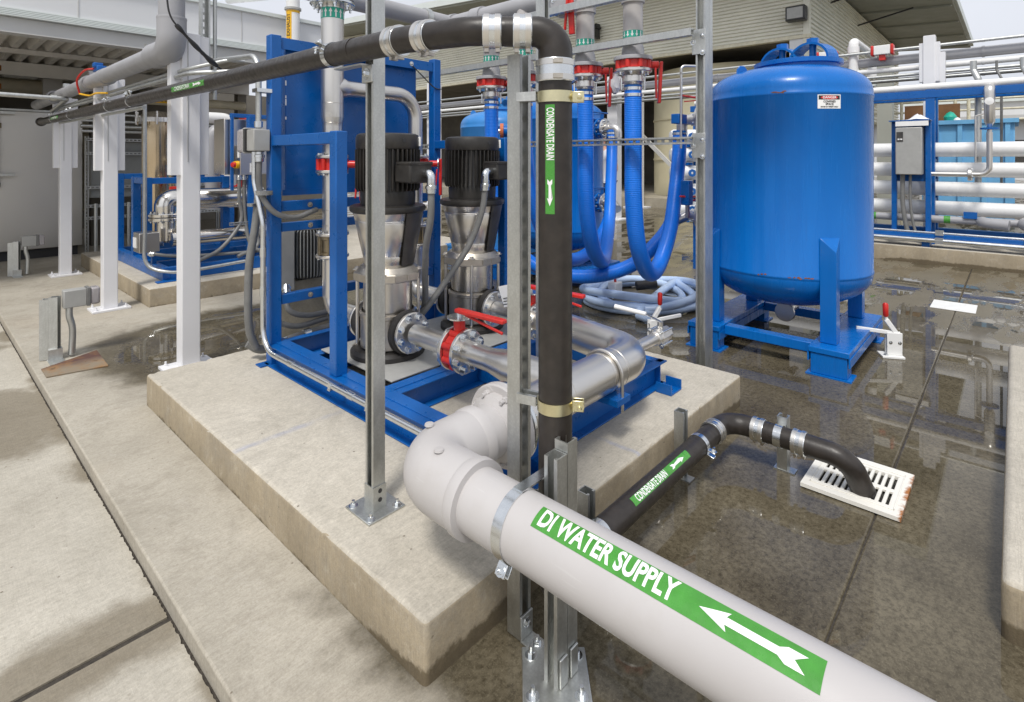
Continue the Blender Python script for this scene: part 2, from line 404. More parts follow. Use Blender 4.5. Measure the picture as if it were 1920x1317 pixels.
class MB:
    def __init__(s): s.v, s.f, s.uv = [], [], {}
    def box(s, x0, y0, z0, x1, y1, z1):
        b = len(s.v)
        s.v += [(x, y, z) for z in (z0, z1) for y in (y0, y1) for x in (x0, x1)]
        s.f += [tuple(b + i for i in q) for q in ((0, 2, 3, 1), (4, 5, 7, 6), (0, 1, 5, 4), (2, 6, 7, 3), (0, 4, 6, 2), (1, 3, 7, 5))]
        return s
    def cbox(s, c, d):
        return s.box(c[0] - d[0] / 2, c[1] - d[1] / 2, c[2] - d[2] / 2, c[0] + d[0] / 2, c[1] + d[1] / 2, c[2] + d[2] / 2)
    def obox(s, c, ax, ay, az, d):
        c = Vector(c); ax, ay, az = (Vector(q).normalized() * k / 2 for q, k in zip((ax, ay, az), d))
        b = len(s.v)
        s.v += [tuple(c + ax * i + ay * j + az * k) for k in (-1, 1) for j in (-1, 1) for i in (-1, 1)]
        s.f += [tuple(b + i for i in q) for q in ((0, 2, 3, 1), (4, 5, 7, 6), (0, 1, 5, 4), (2, 6, 7, 3), (0, 4, 6, 2), (1, 3, 7, 5))]
        return s
    def bar(s, p0, p1, w, h, up=(0, 0, 1)):
        p0, p1 = Vector(p0), Vector(p1); a = (p1 - p0).normalized(); up = Vector(up)
        sd = up.cross(a)
        if sd.length < 1e-3: sd = Vector((1, 0, 0)).cross(a)
        sd.normalize(); u2 = a.cross(sd)
        return s.obox((p0 + p1) / 2, a, sd, u2, ((p1 - p0).length, w, h))
    def cyl(s, p0, p1, r, n=20, r1=None, cap=True):
        return s.tube([p0, p1], r, n, cap, [r, r if r1 is None else r1])
    def tube(s, pts, r, n=16, cap=True, radii=None, uvscale=None):
        pts = [Vector(p) for p in pts]; radii = radii or [r] * len(pts)
        b = len(s.v); L = 0.0
        a, sd, up = frame(pts[1] - pts[0])
        for i, p in enumerate(pts):
            t = (pts[min(i + 1, len(pts) - 1)] - pts[max(i - 1, 0)]).normalized()
            sd = (sd - t * sd.dot(t)).normalized(); up = t.cross(sd)
            if i: L += (p - pts[i - 1]).length
            k = radii[i]
            if 0 < i < len(pts) - 1:                       # mitre the ring so the tube keeps its bore
                d0, d1 = (p - pts[i - 1]).normalized(), (pts[i + 1] - p).normalized()
            for j in range(n):
                th = 2 * math.pi * j / n
                s.v.append(tuple(p + (sd * math.cos(th) + up * math.sin(th)) * k))
                s.uv[b + i * n + j] = (L, j / n)
        for i in range(len(pts) - 1):
            for j in range(n):
                q = (j + 1) % n
                s.f.append((b + i * n + j, b + i * n + q, b + (i + 1) * n + q, b + (i + 1) * n + j))
        if cap:
            s.f.append(tuple(b + j for j in reversed(range(n))))
            e = b + (len(pts) - 1) * n
            s.f.append(tuple(e + j for j in range(n)))
        return s
    def lathe(s, prof, c=(0, 0, 0), axis=(0, 0, 1), n=32, a0=0.0, a1=360.0):
        c = Vector(c); a, sd, up = frame(axis)
        if abs(a.z) > 0.95: sd, up = Vector((1, 0, 0)), Vector((0, 1, 0)) * (1 if a.z > 0 else -1)
        full = abs(a1 - a0) >= 359.9; b = len(s.v); m = n if full else n + 1
        for r, h in prof:
            for j in range(m):
                th = RAD(a0 + (a1 - a0) * j / n)
                s.v.append(tuple(c + a * h + (sd * math.cos(th) + up * math.sin(th)) * max(r, 1e-5)))
        for i in range(len(prof) - 1):
            for j in range(n):
                q = (j + 1) % m if full else j + 1
                s.f.append((b + i * m + j, b + i * m + q, b + (i + 1) * m + q, b + (i + 1) * m + j))
        return s
    def prism(s, poly, o, ux, uy, w):
        o, ux, uy, w = Vector(o), Vector(ux), Vector(uy), Vector(w); b = len(s.v); n = len(poly)
        s.v += [tuple(o + ux * p + uy * q) for p, q in poly] + [tuple(o + ux * p + uy * q + w) for p, q in poly]
        s.f.append(tuple(b + i for i in reversed(range(n)))); s.f.append(tuple(b + n + i for i in range(n)))
        for i in range(n):
            j = (i + 1) % n; s.f.append((b + i, b + j, b + n + j, b + n + i))
        return s
    def strut(s, p0, p1, op, w=0.05, d=0.05, t=0.0045, slots=False):
        """lipped channel from p0 to p1, open towards op; slotted back if asked"""
        p0, p1 = Vector(p0), Vector(p1); a = p1 - p0; L = a.length; a.normalize()
        o = Vector(op); o = (o - a * o.dot(a)).normalized(); q = a.cross(o)
        h, l = w / 2, 0.013
        c = p0 - o * d / 2
        if not slots:
            s.prism([(-h, 0), (h, 0), (h, d), (h - l, d), (h - l, d - t * 2), (h - t, d - t * 2), (h - t, t), (-h + t, t), (-h + t, d - t * 2),
                     (-h + l, d - t * 2), (-h + l, d), (-h, d)], c, q, o, a * L)
        else:
            k = 0.0095
            for e in (-1, 1):
                s.prism([(e * h, 0), (e * h, d), (e * (h - l), d), (e * (h - l), d - t * 2), (e * (h - t), d - t * 2), (e * (h - t), t), (e * k, t), (e * k, 0)], c, q, o, a * L)
            pitch = 0.06; m = int(L / pitch)
            for i in range(m + 1):
                y0 = i * pitch - 0.011; y1 = y0 + 0.022; y0, y1 = max(0, y0), min(L, y1)
                if y1 > y0: s.obox(c + o * t / 2 + a * (y0 + y1) / 2, q, o, a, (2 * k, t, y1 - y0))
        return s
    def build(s, name, mat, parent=None, bevel=0.0, kind=None, sharp=38, seg=2):
        o = Vector(ORIG.get(parent.name, (0, 0, 0))) if parent else Vector((0, 0, 0))
        me = bpy.data.meshes.new(name)
        me.from_pydata([tuple(Vector(v) - o) for v in s.v], [], s.f)
        bm = bmesh.new(); bm.from_mesh(me)
        bmesh.ops.recalc_face_normals(bm, faces=bm.faces)
        bm.to_mesh(me); bm.free()
        if s.uv:
            ul = me.uv_layers.new(name='UVMap')
            for lp in me.loops: ul.data[lp.index].uv = s.uv.get(lp.vertex_index, (0, 0))
        for p in me.polygons: p.use_smooth = True
        me.set_sharp_from_angle(angle=RAD(sharp))
        me.materials.append(MATS[mat])
        ob = bpy.data.objects.new(name, me)
        COL.objects.link(ob)
        if parent:
            ob.parent = parent; ORIG[ob.name] = ORIG.get(parent.name, (0, 0, 0))
        if bevel:
            md = ob.modifiers.new('bevel', 'BEVEL'); md.width = bevel; md.segments = seg; md.limit_method = 'ANGLE'; md.angle_limit = RAD(40)
        if kind: ob['kind'] = kind
        return ob

def thing(name, label, cat, loc=(0, 0, 0), group=None):
    o = bpy.data.objects.new(name, None); COL.objects.link(o)
    o.empty_display_size = 0.1
    o.location = loc; ORIG[o.name] = tuple(loc)
    o['label'] = label; o['category'] = cat
    if group: o['group'] = group
    return o
def tag(o, label, cat, group=None):
    o['label'] = label; o['category'] = cat
    if group: o['group'] = group
    return o
def structure(o): o['kind'] = 'structure'; return o
def copy_thing(root, delta, label, group=None):
    def rec(ob, par):
        c = ob.copy(); COL.objects.link(c)
        ORIG[c.name] = ORIG.get(ob.name, (0, 0, 0))
        if par is not None: c.parent = par
        for ch in ob.children: rec(ch, c)
        return c
    r = rec(root, None); r.location = Vector(root.location) + Vector(delta); ORIG[r.name] = tuple(r.location)
    r['label'] = label
    if group: r['group'] = group
    return r

_cache = {}
def inst(name, key, maker, mat, parent, pos, axis=(0, 0, 1), roll=0.0):
    """small repeated piece sharing its mesh"""
    k = (key, mat)
    if k not in _cache:
        ob = maker().build(name, mat); _cache[k] = ob.data; bpy.data.objects.remove(ob)
    ob = bpy.data.objects.new(name, _cache[k]); COL.objects.link(ob)
    o = Vector(ORIG.get(parent.name, (0, 0, 0)))
    ob.parent = parent; ORIG[ob.name] = tuple(o)
    q = Vector((0, 0, 1)).rotation_difference(Vector(axis).normalized()) @ Matrix.Rotation(roll, 3, 'Z').to_quaternion()
    ob.rotation_mode = 'QUATERNION'; ob.rotation_quaternion = q
    ob.location = Vector(pos) - o
    return ob
def bolt_maker(r, h, stud=0.0):
    def f():
        m = MB().lathe([(0, 0), (r * 1.7, 0), (r * 1.7, h * 0.2), (0, h * 0.2)], n=16).lathe([(0, h * 0.2), (r, h * 0.2), (r, h), (r * 0.85, h * 1.1), (0, h * 1.1)], n=6)
        if stud: m.cyl((0, 0, h), (0, 0, h + stud), r * 0.55, 10)
        return m
    return f
def bolt(parent, pos, axis, r=0.011, h=0.014, mat='zinc_bright', stud=0.0, name='bolt'):
    return inst(name, ('bolt', r, h, stud), bolt_maker(r, h, stud), mat, parent, pos, axis, random.random())
def ring_pts(c, axis, r, n, a0=0.0):
    c = Vector(c); a, sd, up = frame(axis)
    return [c + (sd * math.cos(a0 + 2 * math.pi * i / n) + up * math.sin(a0 + 2 * math.pi * i / n)) * r for i in range(n)]
def flange(parent, c, axis, r, th, nb=8, mat='stainless_pipe', br=0.011, bmat='zinc_bright', hole=0.0, stud=0.0, name='flange', side=1, a0=0.4):
    e = min(0.006, th * 0.2)
    prof = [(hole, 0), (r - e, 0), (r, e), (r, th - e), (r - e, th), (hole, th)]
    if hole: prof.append((hole, 0))
    fl = MB().lathe(prof, c, axis, 40).build(name, mat, parent)
    a = Vector(axis).normalized()
    if nb:
        for p in ring_pts(Vector(c) + a * (th if side > 0 else 0), axis, r * 0.8, nb, a0):
            bolt(fl, p, a * side, br, br * 1.25, bmat, stud)
    return fl
def fillet(pts, rad, seg=8):
    pts = [Vector(p) for p in pts]; out = [pts[0]]
    rads = rad if isinstance(rad, (list, tuple)) else [rad] * (len(pts) - 2)
    for i in range(1, len(pts) - 1):
        p, a, b = pts[i], (pts[i - 1] - pts[i]), (pts[i + 1] - pts[i])
        la, lb = a.length, b.length; a.normalize(); b.normalize()
        ang = a.angle(b)
        if ang > math.pi - 0.02: out.append(p); continue
        r = rads[i - 1]; t = r / math.tan(ang / 2); t2 = min(t, la * 0.499, lb * 0.499); r = t2 * math.tan(ang / 2)
        cdir = (a + b).normalized(); c = p + cdir * (r / math.sin(ang / 2))
        s0, s1 = p + a * t2 - c, p + b * t2 - c
        tot = s0.angle(s1); ax = s0.cross(s1).normalized()
        for k in range(seg + 1): out.append(c + Matrix.Rotation(tot * k / seg, 3, ax) @ s0)
    out.append(pts[-1]); return out
def spline(pts, seg=10):
    P = [Vector(p) for p in pts]; P = [P[0] * 2 - P[1]] + P + [P[-1] * 2 - P[-2]]; out = []
    for i in range(1, len(P) - 2):
        for k in range(seg):
            t = k / seg; a, b, c, d = P[i - 1], P[i], P[i + 1], P[i + 2]
            out.append(0.5 * ((2 * b) + (c - a) * t + (2 * a - 5 * b + 4 * c - d) * t * t + (3 * b - a - 3 * c + d) * t ** 3))
    out.append(P[-2]); return out
def text_mesh(txt, size, bold=0.0, xs=1.0):
    cu = bpy.data.curves.new('t', 'FONT'); cu.body = txt; cu.size = size; cu.offset = bold; cu.align_x = 'CENTER'; cu.align_y = 'CENTER'
    cu.resolution_u = 3
    ob = bpy.data.objects.new('t', cu); COL.objects.link(ob)
    dg = bpy.context.evaluated_depsgraph_get(); dg.update()
    me = bpy.data.meshes.new_from_object(ob.evaluated_get(dg))
    bpy.data.objects.remove(ob)
    bm = bmesh.new(); bm.from_mesh(me)
    for v in bm.verts: v.co.x *= xs
    ys = [v.co.y for v in bm.verts]; lo, hi = min(ys), max(ys)
    for i in range(1, 8):
        y = lo + (hi - lo) * i / 8
        bmesh.ops.bisect_plane(bm, geom=bm.verts[:] + bm.edges[:] + bm.faces[:], plane_co=(0, y, 0), plane_no=(0, 1, 0))
    V = [tuple(v.co) for v in bm.verts]; bm.verts.index_update()
    F = [tuple(v.index for v in f.verts) for f in bm.faces]; bm.free(); return V, F
def wrap(V, F, origin, along, radial0, R, flip=1):
    """lay a flat (u,v) mesh on a cylinder: u along the axis, v round it"""
    m = MB(); o, al, r0 = Vector(origin), Vector(along).normalized(), Vector(radial0).normalized(); tn = r0.cross(al) * flip
    for x, y, z in V:
        th = y / R; m.v.append(tuple(o + al * x + (r0 * math.cos(th) + tn * math.sin(th)) * R))
    m.f = list(F); return m
def grid_patch(u0, u1, v0, v1, nu=2, nv=10):
    V = [(u0 + (u1 - u0) * i / nu, v0 + (v1 - v0) * j / nv, 0) for j in range(nv + 1) for i in range(nu + 1)]
    F = [(j * (nu + 1) + i, j * (nu + 1) + i + 1, (j + 1) * (nu + 1) + i + 1, (j + 1) * (nu + 1) + i) for j in range(nv) for i in range(nu)]
    return V, F
def poly_patch(poly, cuts=8):
    bm = bmesh.new(); vs = [bm.verts.new((x, y, 0)) for x, y in poly]; bm.faces.new(vs)
    bmesh.ops.triangulate(bm, faces=bm.faces[:])
    ys = [p[1] for p in poly]
    for i in range(1, cuts):
        y = min(ys) + (max(ys) - min(ys)) * i / cuts
        bmesh.ops.bisect_plane(bm, geom=bm.verts[:] + bm.edges[:] + bm.faces[:], plane_co=(0, y, 0), plane_no=(0, 1, 0))
    bm.verts.index_update(); V = [tuple(v.co) for v in bm.verts]; F = [tuple(v.index for v in f.verts) for f in bm.faces]; bm.free(); return V, F
def arrow_poly(L, h, head=0.30):
    """notched arrow pointing to +x"""
    return [(L / 2, 0), (L / 2 - head * L, h / 2), (L / 2 - head * L * 0.9, h * 0.2), (-L / 2 + L * 0.24, h * 0.2), (-L / 2 + L * 0.17, h * 0.42), (-L / 2, h * 0.42),
            (-L / 2 + L * 0.10, 0), (-L / 2, -h * 0.42), (-L / 2 + L * 0.17, -h * 0.42), (-L / 2 + L * 0.24, -h * 0.2), (L / 2 - head * L * 0.9, -h * 0.2), (L / 2 - head * L, -h / 2)]
def pipe_label(parent, c, along, radial, R, length, height, txt, txt_len, size, arrow=None, mat='label_green', xs=0.62, bold=0.012, arrow_len=None, txt_off=0.0, flip=1):
    """printed band on a pipe: green ground, white lettering, optional arrow (+1 / -1 along)"""
    g = wrap(*grid_patch(-length / 2, length / 2, -height / 2, height / 2), c, along, radial, R + 0.0008, flip).build('pipe_label', mat, parent)
    if txt:
        V, F = text_mesh(txt, size, bold * size, xs)
        xs_ = [v[0] for v in V]; k = txt_len / (max(xs_) - min(xs_)); V = [(v[0] * k + txt_off, v[1], 0) for v in V]
        wrap(V, F, c, along, radial, R + 0.0016, flip).build('lettering', 'label_white', g)
    if arrow:
        d, off, al = arrow
        V, F = poly_patch([(x * d + off, y) for x, y in arrow_poly(al, height * 0.62)])
        wrap(V, F, c, along, radial, R + 0.0016, flip).build('arrow_mark', 'label_white', g)
    return g
def strap(parent, c, axis, R, w, mat='zinc_bright', name='clamp_strap', ears=None, gap=0.004, arc=(0, 360)):
    """pipe strap: thin band with two bolted ears on the side given by ears"""
    a = Vector(axis).normalized()
    st = MB().lathe([(R + 0.001, -w / 2), (R + gap, -w / 2), (R + gap, w / 2), (R + 0.001, w / 2), (R + 0.001, -w / 2)], c, axis, 40, *arc).build(name, mat, parent)
    if ears is not None:
        e = Vector(ears).normalized(); q = a.cross(e)
        m = MB()
        for k in (-1, 1): m.obox(Vector(c) + e * (R + 0.018) + q * k * 0.011, e, q, a, (0.04, 0.005, w))
        m.build('clamp_ear', mat, st, bevel=0.002)
        bolt(st, Vector(c) + e * (R + 0.024) + q * 0.0135, q, 0.009, 0.012, mat, 0.006)
        bolt(st, Vector(c) + e * (R + 0.024) - q * 0.0135, -q, 0.009, 0.009, mat, 0.012, 'nut')
    return st
def coupling(parent, c, axis, R, w=0.075):
    """shielded no-hub coupling: wide sleeve with two clamp bands and worm screws"""
    a = Vector(axis).normalized(); c = Vector(c)
    cp = MB().lathe([(R * 0.9, -w / 2), (R + 0.005, -w / 2), (R + 0.006, -w / 2 + 0.003)] + [(R + 0.006 + 0.0015 * (i % 2), -w / 2 + w * i / 12) for i in range(1, 12)] +
                    [(R + 0.006, w / 2 - 0.003), (R + 0.005, w / 2), (R * 0.9, w / 2)], c, axis, 36).build('coupling', 'zinc_bright', parent)
    for k in (-1, 1):
        b = MB().lathe([(R + 0.006, -0.009), (R + 0.0095, -0.009), (R + 0.0095, 0.009), (R + 0.006, 0.009)], c + a * k * (w / 2 - 0.012), axis, 36).build('clamp_band', 'stainless_pipe', cp)
        dn = Vector((0, 0, -1)) if abs(a.z) < 0.7 else Vector((-0.7, -0.7, 0)); sd = a.cross(dn)
        MB().obox(c + a * k * (w / 2 - 0.012) + dn * (R + 0.014), a, sd, dn, (0.014, 0.03, 0.012)).build('worm_screw', 'cast_steel', cp)
    return cp

# ================================================================== SETTING
gr = MB(); gr.v = [(-400, -400, -0.12), (400, -400, -0.12), (400, 400, -0.12), (-400, 400, -0.12)]; gr.f = [(0, 1, 2, 3)]
structure(gr.build('ground', 'edge_concrete'))
fl = bpy.data.objects.new('floor', None); COL.objects.link(fl); structure(fl)
xs, ys = [0.65, 14.2, 70], [-14, 0.465, 11.0, 70]
for i in range(len(xs) - 1):
    for j in range(len(ys) - 1):
        g = 0.003
        MB().box(xs[i] + (g if i else 0), ys[j] + g, -0.11, xs[i + 1] - g, ys[j + 1] - g, 0.0).build('slab_panel', 'floor', fl, bevel=0.008 if i == 0 else 0.003)
MB().box(0.70, -13.9, -0.115, 69, 69, -0.008).build('joint_filler', 'joint_filler', fl)
pv = bpy.data.objects.new('pavement', None); COL.objects.link(pv); structure(pv)
jr = random.Random(21)
for y0, y1 in ((-14, 2.248), (2.276, 9.0), (9.02, 40)):
    ya, yb = max(y0, 0.3), min(y1, 9.0)
    edge = [(0.640 + jr.uniform(-0.0025, 0.002) - (0.006 if jr.random() < 0.05 else 0), ya + (yb - ya) * i / max(1, int((yb - ya) / 0.012))) for i in range(int((yb - ya) / 0.012) + 1)] if y0 < 9 else []
    jag = [(-14, y0), (0.64, y0)] + edge + [(0.64, y1), (-14, y1)]
    MB().prism(jag, (0, 0, -0.119), (1, 0, 0), (0, 1, 0), (0, 0, 0.057)).build('slab_panel', 'pavement', pv)
MB().box(-13.9, -13.9, -0.1195, 0.66, 39, -0.068).build('joint_filler', 'joint_filler', pv)

def pad(label, x0, y0, x1, y1, h, mat='pad_concrete', bev=0.012, worn=False):
    # cast block with slightly worn, uneven arrises
    bm = bmesh.new(); bmesh.ops.create_cube(bm, size=1.0)
    for v in bm.verts: v.co = Vector(((x0 + x1) / 2 + v.co.x * (x1 - x0), (y0 + y1) / 2 + v.co.y * (y1 - y0), (h - 0.05) / 2 + v.co.z * (h + 0.05)))
    bmesh.ops.bevel(bm, geom=bm.edges[:], offset=bev, segments=3, affect='EDGES', profile=0.5)
    step = 0.022 if worn else 0.4
    for ax, a_, b_ in ((0, x0, x1), (1, y0, y1)):
        for i in range(1, int((b_ - a_) / step)):
            co = [0, 0, 0]; co[ax] = a_ + i * step; no = [0, 0, 0]; no[ax] = 1
            bmesh.ops.bisect_plane(bm, geom=bm.verts[:] + bm.edges[:] + bm.faces[:], plane_co=co, plane_no=no)
    if worn:
        bm.normal_update()
        for v in bm.verts:
            e = sorted((abs(v.co.x - x0), abs(v.co.x - x1), abs(v.co.y - y0), abs(v.co.y - y1), abs(v.co.z - h)))
            if e[1] < 0.03:
                n_ = mnoise.noise(v.co * 9) * 0.0035 + mnoise.noise(v.co * 38) * 0.003
                k = mnoise.noise(v.co * 16 + Vector((7, 3, 1)))
                v.co -= v.normal * (max(0, n_) + (0.012 * (k - 0.42) / 0.3 if k > 0.42 else 0))
    m = MB(); bm.verts.index_update(); m.v = [tuple(v.co) for v in bm.verts]; m.f = [tuple(v.index for v in f.verts) for f in bm.faces]; bm.free()
    return tag(m.build('concrete_pad', mat, None, sharp=50), label, 'pad', 'concrete plinths')
pad('pale concrete plinth under the twin pump skid in the foreground', 1.055, 1.317, 3.658, 4.195, 0.198, worn=True, bev=0.017)
pad('concrete plinth under the filter skid behind the white columns', 1.765, 6.90, 6.6, 10.35, 0.198)
pad('corner of a concrete plinth cut off by the right edge of the photo', 2.46, -3.2, 5.64, 0.035, 0.2, bev=0.03)
pad('long low concrete plinth under the blue pipe rack at the right', 10.5, -4.0, 12.3, 4.3, 0.25)

# blue chalk smear is left to wear; small patch kerb under the building
tag(MB().box(16.6, 3.6, -0.05, 30, 40, 0.34).build('concrete_kerb', 'edge_concrete', None, bevel=0.02), 'concrete kerb under the ribbed building by the beige tank', 'kerb')

# ------------------------------------------------------------------ ribbed building, right background
bld = thing('ribbed_building', 'large building with beige ribbed cladding and a wide dark roof overhang', 'building', (17, 4.3, 0))
RZ = lambda y: 7.05 + 0.065 * (y - 4.3)          # underside of the sloping roof
def ribs(name, o, along, L, z0, z1, out, pitch, depth):
    """horizontal ribbed cladding, top edge cut to the roof slope"""
    o, al, ou = Vector(o), Vector(along), Vector(out); m = MB(); prof = []
    n = int((z1 - z0) / pitch) + 1
    for i in range(n):
        z = z0 + i * pitch
        prof += [(0, z), (depth, z + pitch * 0.22), (depth, z + pitch * 0.72), (0.0, z + pitch * 0.86)]
    for a, z in prof:
        p = o + ou * a; s0 = max(0.0, (z - RZ(o.y)) / 0.065) if al.y else 0.0
        s0 = min(s0, L)
        q = p + al * s0; e = p + al * L
        m.v += [(q.x, q.y, z), (e.x, e.y, z)]
    m.f = [(2 * i, 2 * i + 1, 2 * i + 3, 2 * i + 2) for i in range(len(prof) - 1)]
    return m.build(name, 'siding', bld, kind='stuff', sharp=20)
ribs('ribbed_cladding', (17, 4.3, 0), (0, 1, 0), 34, 5.1, 8.9, (-1, 0, 0), 0.105, 0.05)
ribs('ribbed_cladding', (17, 4.3, 0), (1, 0, 0), 16, 3.1, 6.95, (0, -1, 0), 0.13, 0.06)
def slab(name, x0, y0, x1, y1, dz, th, mat):
    m = MB(); m.box(x0, y0, 0, x1, y1, 1)
    m.v = [(x, y, RZ(y) + dz + th * z) for x, y, z in m.v]; return m.build(name, mat, bld)
m = MB().box(17.02, 4.32, 5.1, 33, 38.3, 6)
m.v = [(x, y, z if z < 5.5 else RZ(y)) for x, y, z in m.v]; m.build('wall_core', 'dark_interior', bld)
MB().box(16.9, 4.2, 5.0, 17.1, 38.3, 5.1).build('lower_trim', 'cream_paint', bld)
MB().box(16.93, 4.23, 3.0, 17.09, 4.39, 7.0).build('corner_trim', 'siding', bld)
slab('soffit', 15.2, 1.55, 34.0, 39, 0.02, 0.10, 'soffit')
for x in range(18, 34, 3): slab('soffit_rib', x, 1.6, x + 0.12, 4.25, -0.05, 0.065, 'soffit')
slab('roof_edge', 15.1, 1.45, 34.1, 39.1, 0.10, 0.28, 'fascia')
for x in (19.5, 23.5): MB().bar((x, 4.28, 6.5), (x, 2.6, 6.85), 0.05, 0.05).build('stay_rod', 'dark_box', bld)
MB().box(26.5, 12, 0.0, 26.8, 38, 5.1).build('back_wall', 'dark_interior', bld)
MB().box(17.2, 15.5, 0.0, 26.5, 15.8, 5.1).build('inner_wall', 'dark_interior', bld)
MB().box(16.95, 4.35, 0.34, 17.35, 4.75, 5.1).build('corner_column', 'white_paint', bld)
fd = thing('flood_light', 'dark flood light fixed high on the corner of the ribbed building', 'light', (16.9, 4.4, 5.6))
MB().box(16.55, 4.25, 5.45, 16.85, 4.75, 5.85).build('housing', 'dark_box', fd, bevel=0.02)
MB().box(16.53, 4.3, 5.5, 16.55, 4.7, 5.8).build('lens', 'box_grey', fd)
MB().box(16.85, 4.4, 5.6, 17.0, 4.6, 5.75).build('bracket', 'dark_box', fd)
fd = thing('wall_lamp', 'small dark lamp on the ribbed wall above the hose manifold', 'light', (16.9, 11.4, 6.1))
MB().box(16.55, 11.1, 5.95, 16.9, 11.75, 6.3).prism([(0, 0), (0.4, 0), (0.3, 0.16), (0.1, 0.16)], (16.52, 11.05, 6.3), (1, 0, 0), (0, 0, 1), (0, 0.75, 0)).build('housing', 'dark_box', fd)
MB().box(16.6, 11.2, 5.93, 16.85, 11.65, 5.95).build('lens', 'box_grey', fd)

bt = thing('storage_tank', 'tall beige storage tank under the ribbed building', 'tank', (20.0, 7.65, 0.34))
MB().lathe([(0, 0.34), (2.6, 0.34), (2.6, 4.45), (2.5, 4.7), (0, 5.0)], (20, 7.65, 0), n=64).build('shell', 'beige_tank', bt)
for z in (1.6, 3.0, 4.4): MB().lathe([(2.6, z - 0.03), (2.63, z - 0.03), (2.63, z + 0.03), (2.6, z + 0.03)], (20, 7.65, 0), n=64).build('weld_band', 'beige_tank', bt)
tag(MB().bar((17.0, 9.6, 2.55), (17.0, 7.3, 0.38), 0.12, 0.12).build('diagonal_brace', 'beam_grey'), 'pale grey diagonal brace in front of the beige tank', 'brace')

# ------------------------------------------------------------------ white columns
def column(x, y, h, label, zb=1.48, s=0.13, wing=0.265, plate=True, turned=False):
    t = thing('white_column', label, 'column', (x, y, 0), 'white steel columns')
    MB().box(x - s / 2, y - s / 2, 0.02, x + s / 2, y + s / 2, h).build('shaft', 'white_paint', t, bevel=0.008, seg=3)
    if turned:
        MB().box(x - s / 2 + 0.03, y - wing / 2, zb, x + s / 2 - 0.03, y + wing / 2, h - 0.12).build('side_plate', 'white_paint', t, bevel=0.003)
        MB().box(x - s / 2 + 0.07, y - wing / 2 - 0.07, zb - 0.2, x + s / 2 + 0.05, y + wing / 2 - 0.04, h - 0.30).build('side_plate', 'white_paint', t, bevel=0.003)
    else:
        MB().box(x - wing / 2, y - s / 2 + 0.025, zb, x + wing / 2, y + s / 2 - 0.02, h - 0.01).build('side_plate', 'white_paint', t, bevel=0.003)
    MB().box(x - 0.012 - s / 2 + 0.05, y - s / 2 - 0.004, zb + 0.1, x - s / 2 + 0.043, y - s / 2 + 0.004, h - 0.02).build('seam', 'box_grey', t)
    if plate:
        MB().box(x - 0.17, y - 0.13, 0, x + 0.17, y + 0.13, 0.022).build('base_plate', 'white_paint', t, bevel=0.003)
        for i in (-1, 1):
            for j in (-1, 1): bolt(t, (x + i * 0.13, y + j * 0.09, 0.022), (0, 0, 1), 0.013, 0.014, 'white_paint', 0.02)
    return t
column(1.463, 4.70, 2.56, 'nearest white column, rising behind the corner of the pump plinth')
column(1.461, 7.15, 2.47, 'middle white column of the row, standing on a bolted white plate')
column(1.480, 9.70, 2.45, 'farthest white column of the row, nearest the grey metal wall')
column(12.03, 1.10, 3.75, 'white column with stepped top above the blue pipe rack at the right', zb=2.95, s=0.17, wing=0.29, turned=True)
t = thing('white_column', 'white column seen between the two hanging blue hoses', 'column', (12.7, 7.9, 0), 'white steel columns')
MB().box(12.6, 7.75, 0, 12.85, 8.05, 3.8).build('shaft', 'white_paint', t, bevel=0.01)
MB().box(12.45, 7.6, 0, 13.0, 8.2, 0.03).build('base_plate', 'white_paint', t)
t = thing('white_column', 'white column on the floor just right of the first hanging blue hose', 'column', (16.4, 9.3, 0), 'white steel columns')
MB().box(16.2, 9.1, 0, 16.5, 9.4, 5.05).build('shaft', 'white_paint', t, bevel=0.01)
MB().box(16.0, 8.9, 0, 16.7, 9.6, 0.04).build('base_plate', 'white_paint', t)
t = thing('white_column', 'short white column top among the far pipes left of the hoses', 'column', (12.7, 15.3, 0), 'white steel columns')
MB().box(12.5, 15.1, 0, 12.85, 15.5, 4.3).build('shaft', 'white_paint', t, bevel=0.01)
MB().box(12.3, 14.9, 0, 13.05, 15.7, 0.04).build('base_plate', 'white_paint', t)

# ------------------------------------------------------------------ canopy building, left background
cb = thing('canopy_building', 'long white canopy building with corrugated metal ceiling behind the columns', 'building', (1, 9, 0))
MB().box(-14, 9.0, 3.42, 5.1, 9.25, 3.95).build('parapet', 'wall_white', cb)
MB().box(-14, 8.95, 3.93, 5.15, 9.3, 3.985).build('coping', 'fascia', cb)
for k, x in enumerate((-2.6, -0.55, 1.5, 3.55)): MB().box(x, 8.993, 3.44, x + 0.012, 9.0, 3.92).build('panel_seam', 'beam_grey', cb)
for k in range(5): MB().box(-14, 8.96 - 0.012 * (4 - k), 3.33 + 0.022 * k, 5.12, 9.0, 3.345 + 0.022 * k).build('gutter_rib', 'fascia', cb)
MB().box(-14, 9.0, 3.14, 5.1, 9.10, 3.325).box(-14, 8.94, 3.13, 5.1, 9.16, 3.145).build('edge_beam', 'beam_grey', cb)
m = MB()
for i in range(96):
    x = -14 + i * 0.2; prof = [(x, 3.36), (x + 0.05, 3.26), (x + 0.12, 3.26), (x + 0.17, 3.36)]
    m.v += [(a, 9.1, z) for a, z in prof] + [(a, 16.0, z) for a, z in prof]
n_ = len(m.v) // 8
for i in range(n_):
    b = 8 * i
    m.f += [(b + k, b + k + 1, b + k + 5, b + k + 4) for k in range(3)]
    if i < n_ - 1: m.f.append((b + 3, b + 8, b + 12, b + 7))
m.build('corrugated_ceiling', 'grey_panel', cb, kind='stuff')
MB().box(-14, 9.0, 3.40, 5.1, 16, 3.42).build('roof_deck', 'wall_white', cb)
